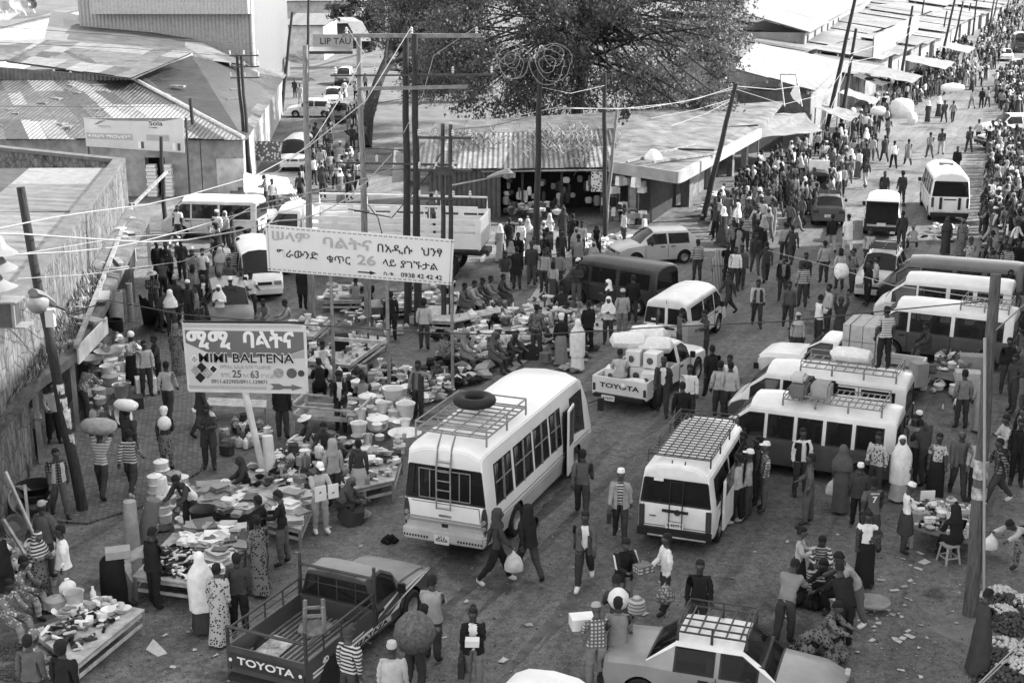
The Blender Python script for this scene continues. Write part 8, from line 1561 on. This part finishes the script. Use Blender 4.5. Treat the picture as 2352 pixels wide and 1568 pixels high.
scatter(((840,935),(960,940),(1090,870),(870,840)),.12,120,['rag','shoe','sachet','bowl'],'wlbkdmwl','in the low heap before the bus roof',.35);scatter(((940,900),(1090,880),(1180,820),(1000,810)),.1,60,['rag','shoe','cloth'],'dkmbdl','in the clothes heap by the seated sellers',.45,(1.,1.5))
for q,lab in((((700,828),(802,838),(890,775),(798,765)),'slatted table of small wares right of the lower sign'),(((735,690),(830,690),(850,655),(755,652)),'low table under the left end of the upper sign'),(((880,710),(1000,700),(1000,672),(900,672)),'low table behind the dark twin poles'),(((960,735),(1040,738),(1050,700),(990,695)),'low bench table beside the steel frame pole'),(((640,770),(720,772),(760,735),(690,730)),'low table just left of the thin sign post')):table(q,.5,lab)
scatter(((705,825),(802,832),(885,778),(798,768)),.5,46,['sachet','pack','bottle','tin'],'wllbdm','on the slatted table',.1);scatter(((735,688),(830,688),(850,657),(755,654)),.5,26,['sachet','pack','cloth'],'wlbm','under the left end of the upper sign',.12);scatter(((880,706),(1000,696),(1000,674),(900,674)),.5,24,['pot','pack','bowl'],'wlbe','behind the dark twin poles',.1);scatter(((640,768),(720,768),(760,738),(690,733)),.5,30,['bucket','tin','pot','pack'],'wwleb','just left of the thin sign post',.25);scatter(((770,745),(900,760),(900,715),(790,705)),.1,40,['sachet','bottle','bowl','pack'],'wwlbd','on the ground between the pale poles',.2)
for u,v,s_ in((868,715,1.9),(1008,708,2.2)):item('basin',G(u,v,.2),'b','as a large tub behind the sign posts',s=s_);item('bucket',G(u+25,v,.05),'m','as a barrel behind the sign posts',s=2.)
m=MB();p=G(773,842,.0);
for u,v,lab in((770,830,'dark box hung on the thin sign post'),(800,920,'dark box on a chair right of the thin sign post')):
 p=G(u,v,0);m=MB();m.box((p.x+.25,p.y-.3,.75 if u<790 else .55),(.5,.4,.5),.2);tag(m.build('dark_box',TONES['k'],smooth=0),lab,'box')
rug(((1040,850),(1180,850),(1330,740),(1080,690)),'pale ground sheet under the heaps left of the loaded pickup','b');rug(((1180,745),(1420,760),(1430,680),(1240,650)),'pale ground sheet under the wares before the black van','l')
scatter(((1045,840),(1200,830),(1330,735),(1090,690)),.05,120,['rag','sachet','shoe','bowl','cloth'],'wllbdmwe','in the wide spread left of the loaded pickup',.4,(.9,1.4));scatter(((1185,740),(1420,752),(1430,685),(1240,655)),.03,110,['sachet','pack','shoe','tin','bowl'],'wllbdm','on the sheet before the black van',.12)
for u,v,t,s_ in((1222,735,'w',1.6),(1212,720,'w',1.3),(1258,700,'w',1.4),(1190,752,'l',1.3),(1405,668,'b',1.6)):item('bucket',G(u,v,.05),t,'standing in the wares before the black van',s=s_)
m=MB();a=G(1296,700,0);m.slab([a+V3(x)for x in((0,0,.2),(.9,.5,.6),(.9,.9,.6),(0,.4,.2))],.05);tag(m.build('white_board',M_TARP,smooth=0),'white board propped up in the wares before the black van','board')
scatter(((1210,800),(1320,860),(1380,800),(1300,760)),.05,40,['rag','sachet','bowl'],'dklbm','around the women left of the loaded pickup',.2);m=MB();p=G(1218,812,.2);m.lathe([(.2,-.06),(.33,-.06),(.33,.06),(.2,.06)],p,18,M=Matrix.Rotation(R(75),3,'X'));tag(m.build('old_tyre',M_BLACK),'old tyre leaning in the goods left of the loaded pickup','tyre')
scatter(((1330,570),(1420,575),(1450,545),(1350,540)),.3,34,['rag','cloth','pack'],'wlwb','left of the silver hatchback',.3);scatter(((1590,500),(1690,545),(1740,470),(1640,440)),.2,44,['rag','pack','cloth','sachet'],'wlwbm','on the kerb beside the corner shop',.3,(1.,1.6));scatter(((1740,470),(1850,440),(1950,350),(1900,350)),.2,34,['rag','pack','cloth'],'wlbdm','along the kerb below the awnings',.3,(1.,1.6));scatter(((2100,545),(2190,560),(2230,520),(2140,510)),.2,22,['pack','rag','sachet'],'wlbk','beside the tall minibus',.2);scatter(((2255,580),(2352,600),(2352,470),(2265,480)),.1,40,['rag','sachet','pack','bowl'],'wlbdk','at the right edge of the street',.2,(1.,1.4));scatter(((1160,500),(1290,500),(1290,470),(1165,470)),.4,34,['pack','pot','cloth','bucket'],'wlbdm','stacked before the tin roofed shop',.5,(1.,1.5));scatter(((640,470),(700,480),(690,440),(620,430)),.1,20,['rag','pack','basin'],'wlbd','on the ground by the tarpaulin',.2)
KX=['basket','grain','carton','bag','bag','bunch','bottle','jerrycan']
scatter(((860,690),(1040,640),(1050,690),(900,790)),.02,30,KX,'wlbmdk','on the ground around the dark poles',.1);scatter(((720,900),(960,890),(900,845),(760,845)),.02,44,KX,'wlbmdk','on the ground behind the empty bedstead',.15);scatter(((620,860),(720,880),(740,790),(660,780)),.02,24,KX,'wlbmd','on the ground beside the lower sign',.15);scatter(((960,760),(1080,820),(1250,740),(1060,660)),.05,70,KX,'wwlbmdk','in the wide spread below the bench',.3);scatter(((1100,800),(1250,830),(1340,760),(1200,700)),.1,40,KX,'wlbmdk','among the heaps left of the loaded pickup',.3);scatter(((480,1030),(560,1060),(640,1000),(560,960)),.02,22,KX,'wlbmd','on the cobbles behind the sign post',.1);scatter(((600,1080),(780,1140),(900,1060),(720,1000)),.5,40,KX,'wlbmd','on top of the mixed heap',.15);scatter(((1330,660),(1440,690),(1480,640),(1370,610)),.02,20,KX,'wlbd','before the black van',.1);scatter(((200,1000),(300,830),(330,800),(230,790)),.02,34,KX,'wlabd','before the low shops',.2);scatter(((0,1330),(90,1330),(110,1280),(0,1230)),.05,22,KX,'wlbd','by the basins at the left edge',.2);scatter(((2080,900),(2180,960),(2240,900),(2140,860)),.02,16,KX,'wlbd','behind the parked vans',.1);scatter(((390,780),(440,760),(470,700),(400,700)),.02,16,KX,'wlbd','by the dark hatchback',.1)
for k in range(62):
 t=rg.random();u,v=222+75*rg.random(),815+150*rg.random();item(rg.choice(('pot','bucket','pot','tin','basin','jerrycan')),G(u,v,.05)+V3((-.1,.0,rg.choice((0,.2,.42,.65)))),rg.choice('aaewlab'),'in the glinting stack before the low shops',s=rg.uniform(1.,1.6))
for u,v,r_ in((268,955,.36),(252,945,.3)):
 m=MB();p=G(u,v,.3);m.lathe([(.0,0),(r_*.7,.02),(r_,.24),(r_*1.05,.25),(r_,.22),(r_*.65,.05),(0,.04)],p,20,M=Matrix.Rotation(R(70),3,'Y')@Matrix.Rotation(R(20),3,'X'));tag(m.build('tilted_pan',M_ALU),['big shiny pan tipped on edge before the low shops','smaller shiny pan tipped on edge before the low shops'][r_<.33],'pan')
for u,v,w_,h_,t,lab in((337,905,.62,.55,'w','white plastic crate at the feet of the pale hooded youth'),(306,940,.6,.4,'d','dark wooden crate before the tin pots'),(1500+600,1010,.75,.5,'m','grey carton on the ground behind the nearest van'),(465,985,.5,.6,'l','pale drum behind the dark suit jacket')):
 p=G(u,v,0);m=MB();m.box((p.x,p.y,h_/2),(w_,w_*.8,h_),.35);tag(m.build('crate',TONES[t],smooth=0),lab,'crate')
for k,(u,v,s_,ry_,t)in enumerate(((80,1130,1.35,0,'k'),(80,1148,1.35,0,'d'),(82,1175,1.3,0,'m'),(42,1155,1.2,1.0,'b'),(92,1215,1.15,1.1,'m'),(75,1240,1.0,1.2,'d'),(8,1090,1.8,1.25,'d'),(100,1265,.95,.2,'l'),(30,1215,1.0,1.0,'m'))):
 p=G(u,v,.45 if k==0 else .25 if k in(1,3,6)else .06);o=item('basin',p,t,'x',0,s_,0,['topmost upright basin of the stack by the reflective vest','second basin in the stack by the reflective vest','lowest basin of the stack by the reflective vest','grey basin tipped to show a patterned bottom','basin tipped up left of the flat cap','dark basin tipped up behind the flat cap','huge dark basin leaning at the left edge','small pale basin beside the flat cap','basin leaning behind the small tins'][k],'basins at the low shop row');o.rotation_euler=(0,ry_,-.5)
for k,(u,v,u2,v2)in enumerate(((95,1265,5,1090),(70,1240,50,1120),(75,1300,0,1200))):m=MB();a=G(u,v,0);b=atY(u2,v2,a.y);m.bar(a,V3((b.x,a.y+.2,min(2.0,b.z))),.07,.05);tag(m.build('plank',M_WOODL,smooth=0),['longest plank leaning by the basins','short plank leaning behind the tipped basin','plank leaning at the left edge'][k],'plank')
m=MB();cloth(G(-60,1420,0),G(62,1345,0),G(20,1230,1.6),G(-60,1220,1.6),0,seed=9,wr=.08).build;tag(cloth(G(-60,1420,.1),G(40,1345,.1),G(15,1250,1.5),G(-60,1240,1.5),.05,seed=9,wr=.1).build('hanging_cloth',TONES['d'],fix=False),'dark cloth hanging at the left edge below the basins','cloth')
tag(cloth(G(330,745,.0),G(392,752,.0),G(338,690,1.6),G(318,680,1.7),-.1,seed=10,wr=.04).build('draped_cloth',TONES['d'],fix=False),'dark cloth draped from a pole beside the plank post','cloth')
for k,(u,v,h_,r_,t)in enumerate(((268,742,1.2,.28,'l'),(262,765,.5,.34,'k'),(288,720,.9,.22,'b'),(302,742,1.5,.12,'s'))):
 p=G(u,v,0);m=MB();m.lathe([(.0,0),(r_,0),(r_,h_),(r_*.85,h_+.01),(r_*.8,h_-.1),(0,h_-.1)],p,18);tag(m.build('roll',CL['s']if t=='s' else TONES[t]),['tall pale roll of sheeting in the draped stall','squat black tub in the draped stall','grey roll of sheeting behind the pale one','striped roll of cloth in the draped stall'][k],'roll')
def bench(quad,z,lab):return table(quad,z,lab,rail=False,name='bench')
bench(((470,930),(612,935),(612,918),(480,912)),.5,'pale bench behind the foot of the lower sign');bench(((1040,740),(1150,716),(1150,704),(1040,722)),.42,'long bench under the row of seated men')
bd_=empty('bedstead',G(765,985),R(-12),'empty pale wooden bedstead right of the thin sign post','bedstead');m=MB();L_,w_=2.0,1.1
for x in(-L_/2,L_/2):
 for y in(-w_/2,w_/2):q=MB();q.bar((x,y,0),(x,y,1.0 if x<0 else .8),.08,.08);q.build('leg',M_WOODL,bd_,smooth=0)
for y in(-w_/2,w_/2):m.bar((-L_/2,y,.5),(L_/2,y,.5),.05,.12);m.bar((-L_/2,y,.8),(L_/2,y,.75),.05,.06)
for x in(-L_/2,L_/2):m.bar((x,-w_/2,.5),(x,w_/2,.5),.05,.12);m.bar((x,-w_/2,.85),(x,w_/2,.85),.05,.06)
m.build('frame',M_WOODL,bd_,smooth=0);m=MB();m.box((.1,0,.48),(1.6,.9,.04));m.build('base_board',M_WOOD,bd_,smooth=0)
st2=empty('plastic_stool',G(2178,1290),.3,'grey plastic stool under the seller at the bead table','stool');m=MB();m.box((0,0,.42),(.32,.32,.04));m.build('seat',TONES['b'],st2,smooth=0)
for x in(-1,1):
 for y in(-1,1):m=MB();m.bar((x*.18,y*.18,0),(x*.13,y*.13,.4),.05,.04);m.build('leg',TONES['b'],st2,smooth=0)
m=MB();[m.bar((x*.16,-.16,.15),(x*.16,.16,.15),.03,.03)for x in(-1,1)];[m.bar((-.16,y*.16,.15),(.16,y*.16,.15),.03,.03)for y in(-1,1)];m.build('rung',TONES['b'],st2,smooth=0)
table(((2092,1212),(2240,1250),(2255,1160),(2115,1135)),.5,'low bead and trinket table at the right',TONES['m'],rail=False);scatter(((2095,1208),(2238,1244),(2250,1164),(2118,1140)),.5,80,['sachet','pack','bowl','tin'],'wllwbk','on the trinket table',.06,(.5,.9));m=MB();p=G(2130,1148,.52);m.box(p+V3((0,0,.12)),(.35,.03,.24),.1);tag(m.build('price_card',M_TARP,smooth=0),'white card standing on the trinket table','card')
Tg=Matrix.Translation(VG.location)@Matrix.Rotation(VG.rotation_euler.z,4,'Z');k=0
for i in range(2):
 for j in range(2):
  for l in range(3):m=MB();m.box(Tg@V3((1.35+.62*i,-.38+.76*j,.9+.52*l)),(.6,.74,.5),VG.rotation_euler.z);tag(m.build('carton',CL['L'],smooth=0),['lower','middle','upper'][l]+' '+['near','far'][i]+[' right',' left'][j]+' carton of the tied stack on the small lorry','carton','cartons on the small lorry')
m=MB()
for x in(1.25,2.05):m.tube([Tg@V3(q)for q in((x,-.78,.65),(x,-.77,2.2),(x,.77,2.2),(x,.78,.65))],.012,5)
tag(m.build('rope',M_CABLED),'rope round the carton stack on the small lorry','rope')
m=MB();p=G(2108,880,.62);m.box(p+V3((0,0,.3)),(.42,.4,.72),.4);tag(m.build('tall_carton',M_CARD,smooth=0),'tall open carton standing at the tail of the small lorry','carton')
for k,(u,v,z,t)in enumerate(((2232,812,.6,'b'),(2222,850,.4,'l'))):m=MB();p=G(u,v+20,z);m.box(p,(.75,.5,.5),-.2);tag(m.build('carton',M_CARD if k==0 else TONES['l'],smooth=0),['upper grey carton left of the right pole','lower pale carton left of the right pole'][k],'carton')
rug(((2125,860),(2230,885),(2250,820),(2160,810)),'ground sheet of scraps beside the small lorry','m',.35);scatter(((2130,855),(2225,878),(2245,822),(2160,812)),.36,30,['rag','sachet','pack'],'wlbdm','on the sheet beside the small lorry',.15)
Ta=Matrix.Translation(VA.location)@Matrix.Rotation(VA.rotation_euler.z,4,'Z');Tb=Matrix.Translation(VB.location)@Matrix.Rotation(VB.rotation_euler.z,4,'Z')
for k,(x,y,z,dx,dy,dz,t,lab)in enumerate(((2.55,.35,2.3,.45,.7,.36,'m','grey suitcase at the front of the nearest van roof'),(2.5,-.3,2.28,.4,.5,.3,'d','dark suitcase beside the grey one on the van roof'),(2.0,.3,2.33,.5,.55,.42,'b','pale bundle behind the suitcases on the van roof'),(2.6,.3,2.6,.4,.5,.2,'l','pale bag on top of the grey suitcase'),(1.85,-.35,2.24,.25,.25,.3,'k','black jerrycan on the nearest van roof'))):
 o_=mbx('suitcase' if k<2 else 'luggage',(0,0,0),(dx,dy,dz),TONES[t],None,bev=.06);o_.location=Ta@V3((x,y,z));o_.rotation_euler=(0,0,VA.rotation_euler.z);tag(o_,lab,'luggage','luggage on the van roof')
m=MB();m.tube([Ta@V3((.3,.1,2.2)),Ta@V3((1.6,.3,2.24))],.03,6);tag(m.build('wrapped_pole',TONES['l']),'pale pole lying on the nearest van rack','pole')
p=Tb@V3((1.7,-.3,2.3));dx=(Tb.to_3x3()@V3((1,0,0)));m=MB();m.rings([[p+dx*x+V3((-dx.y,dx.x,0))*(.28*w*math.cos(t))+V3((0,0,.22*w*math.sin(t)))for t in[j*.628 for j in range(10)]]for x,w in((-.6,.15),(-.5,.8),(0,1),(.45,.9),(.6,.2))]);tag(m.build('white_sack',WS),'white sack lying on the roof rack beside the standing man','sack')
for(u,v,z,L_,r_,lab)in((2066,330,2.1,1.4,.85,'towering white bundle carried through the crowd'),(2090,345,1.9,.5,.55,'smaller white bundle beside the towering one'),(2183,262,1.95,1.8,.45,'long white bundle carried on a head in the street'),(2012,320,1.85,1.0,.4,'white bundle at the left of the towering one'),(1955,322,1.9,.35,.33,'round white bundle in the kerb crowd'),(1925,740,1.75,.45,.35,'round white sack on a woman head beside the folded arms')):
 p=G(u,v,0)+V3((0,0,z));m=MB();r3=random.Random(u);m.rings([[p+V3((x*L_,r_*w*math.cos(t)*r3.uniform(.93,1.07),r_*.85*w*math.sin(t)*r3.uniform(.93,1.07)+r_*.5))for t in[j*.524 for j in range(12)]]for x,w in((-.55,.1),(-.5,.6),(-.3,.95),(0,1),(.3,.9),(.5,.6),(.55,.1))]);tag(m.build('white_bundle',WS),lab,'bundle')
PP(1925,795,262,'c2','D','D','wrap','skirt:D','woman carrying a round white sack on her head',hm='D')if len(PEOPLE)<300 else None
def heap(u,v,rx,ry_,h,n,m,r_,lab,cat,name,seed):
 p=G(u,v);r4=random.Random(seed);mb=MB()
 for k in range(n):
  a=r4.random()*6.28;d=math.sqrt(r4.random());q=p+V3((rx*d*math.cos(a),ry_*d*math.sin(a),h*(1-d*d)+r_*.6));rr_=r_*r4.uniform(.7,1.3)
  mb.add([q+V3(x)*rr_ for x in((1,0,0),(-1,0,0),(0,1,0),(0,-1,0),(0,0,1),(0,0,-1))],[(0,2,4),(2,1,4),(1,3,4),(3,0,4),(2,0,5),(1,2,5),(3,1,5),(0,3,5)])
 tag(mb.build(name,m,smooth=80),lab,cat,kind='stuff')
rug(((2245,1570),(2420,1600),(2420,1330),(2275,1355)),'pale sacking spread under the vegetables','m');VW_=mat('pale_vegetable',.55,.6,.25,20);VD_=mat('dark_vegetable',.06,.6,.4,20)
for k,(u,v,rx,w_,lab)in enumerate(((2298,1375,.42,1,'pale cauliflower like heap farthest back'),(2312,1395,.5,0,'dark leafy heap behind the pale one'),(2300,1418,.4,1,'pale heap beside the seller'),(2325,1440,.5,0,'dark heap in the middle'),(2300,1498,.55,1,'pale heap in the middle row'),(2283,1520,.4,0,'dark heap nearest the pole'),(2340,1545,.5,1,'pale heap at the lower right corner'),(2300,1568,.5,0,'dark heap at the bottom edge'),(2345,1395,.35,1,'small pale heap at the right edge'))):heap(u,v,rx,rx*.9,.22,150,VW_ if w_ else VD_,.055,lab+' of the vegetable seller','vegetables','vegetable_heap',k)
for k,(u,v)in enumerate(((40,1545),(112,1555),(20,1500))):heap(u,v,.4,.35,.12,240,mat('bean_brown',.09,.5,.5,30),.025,['heap of dark beans left of the dark head','heap of dark beans right of the dark head','heap of dark beans by the flowered wrap'][k],'beans','bean_heap',30+k)
heap(1880,1515,.5,.4,.5,60,CL['h'],.14,'tangled heap of dark clothes in front of the taxi','clothes','clothes_heap',50);heap(1852,1392,.3,.25,.25,30,CL['K'],.12,'black bundle at the feet of the woman in the long skirt','bundle','black_bundle',51)
m=MB();p=G(2005,1385,.15);m.lathe([(.3,.0),(.36,.02),(.36,.06),(.3,.05)],p,20);[m.bar(p,p+V3((.33*math.cos(a),.33*math.sin(a),.04)),.02,.02)for a in(0,1,2,3,4,5)];tag(m.build('wheel_rim',M_RACK),'spoked hoop lying beside the stooping man','hoop')
item('basin',G(825,1192,.02),'b','before the squatting woman in the dark shawl',s=.9,label='striped basket in front of the squatting woman in the dark shawl');heap(895,1245,.15,.12,.12,26,TONES['k'],.07,'black plastic bag lying on the road left of the bus','bag','plastic_bag',60)
M_PAP=[mat('litter_white',.45,.8,.2,20),mat('litter_grey',.3,.8,.3,20)]
for k in range(130):
 u,v=rg.uniform(250,2240),rg.uniform(1120,1560)
 if k<60:u,v=rg.gauss(2020,110),rg.gauss(1400,90)
 if u>2240 or v>1566:continue
 p=G(u,v,.012);a=rg.random()*6.28;l=rg.uniform(.025,.075)*(1.6 if rg.random()<.15 else 1);w_=l*rg.uniform(.4,.9);d=V3((math.cos(a),math.sin(a),0));e=V3((-d.y,d.x,0));m=MB()
 top=[p+d*l+e*w_+V3((0,0,rg.uniform(0,.03))),p-d*l+e*w_,p-d*l-e*w_+V3((0,0,rg.uniform(0,.03))),p+d*l-e*w_+V3((0,0,.01))];m.slab(top,.003);tag(m.build('paper_scrap',M_PAP[k%3==0],smooth=0),'torn scrap of paper littering the road','litter','paper scraps on the road')
m=MB();cc=[G(u,v,.03)for u,v in((350,1510),(362,1480),(372,1470),(360,1462))];m.slab([G(335,1490,.04),G(362,1506,.02),G(384,1498,.05),G(352,1466,.12)],.02);tag(m.build('crumpled_sack',M_PAP[0],smooth=0),'crumpled pale sack lying on the road beside the bottom left table','sack')
mb=MB();r5=random.Random(6)
for k in range(4600):
 u,v=r5.uniform(-20,2370),700+880*r5.random()**.6;p=G(u,v,.008);s_=r5.uniform(.008,.024)*(1.9 if r5.random()<.12 else 1);a=r5.random()*6.28
 mb.add([p+V3((s_*math.cos(a+t),s_*math.sin(a+t)*.7,z))for t,z in((0,0),(1.6,0),(3.1,0),(4.7,0))]+[p+V3((0,0,s_*.6))],[(0,1,4),(1,2,4),(2,3,4),(3,0,4)],k%2)
tag(mb.build('grit',[M_PAP[1],mat('grit_dark',.05,.9,.3)],smooth=0,fix=False),'grit, straw and small rubbish strewn over the road','grit',kind='stuff')
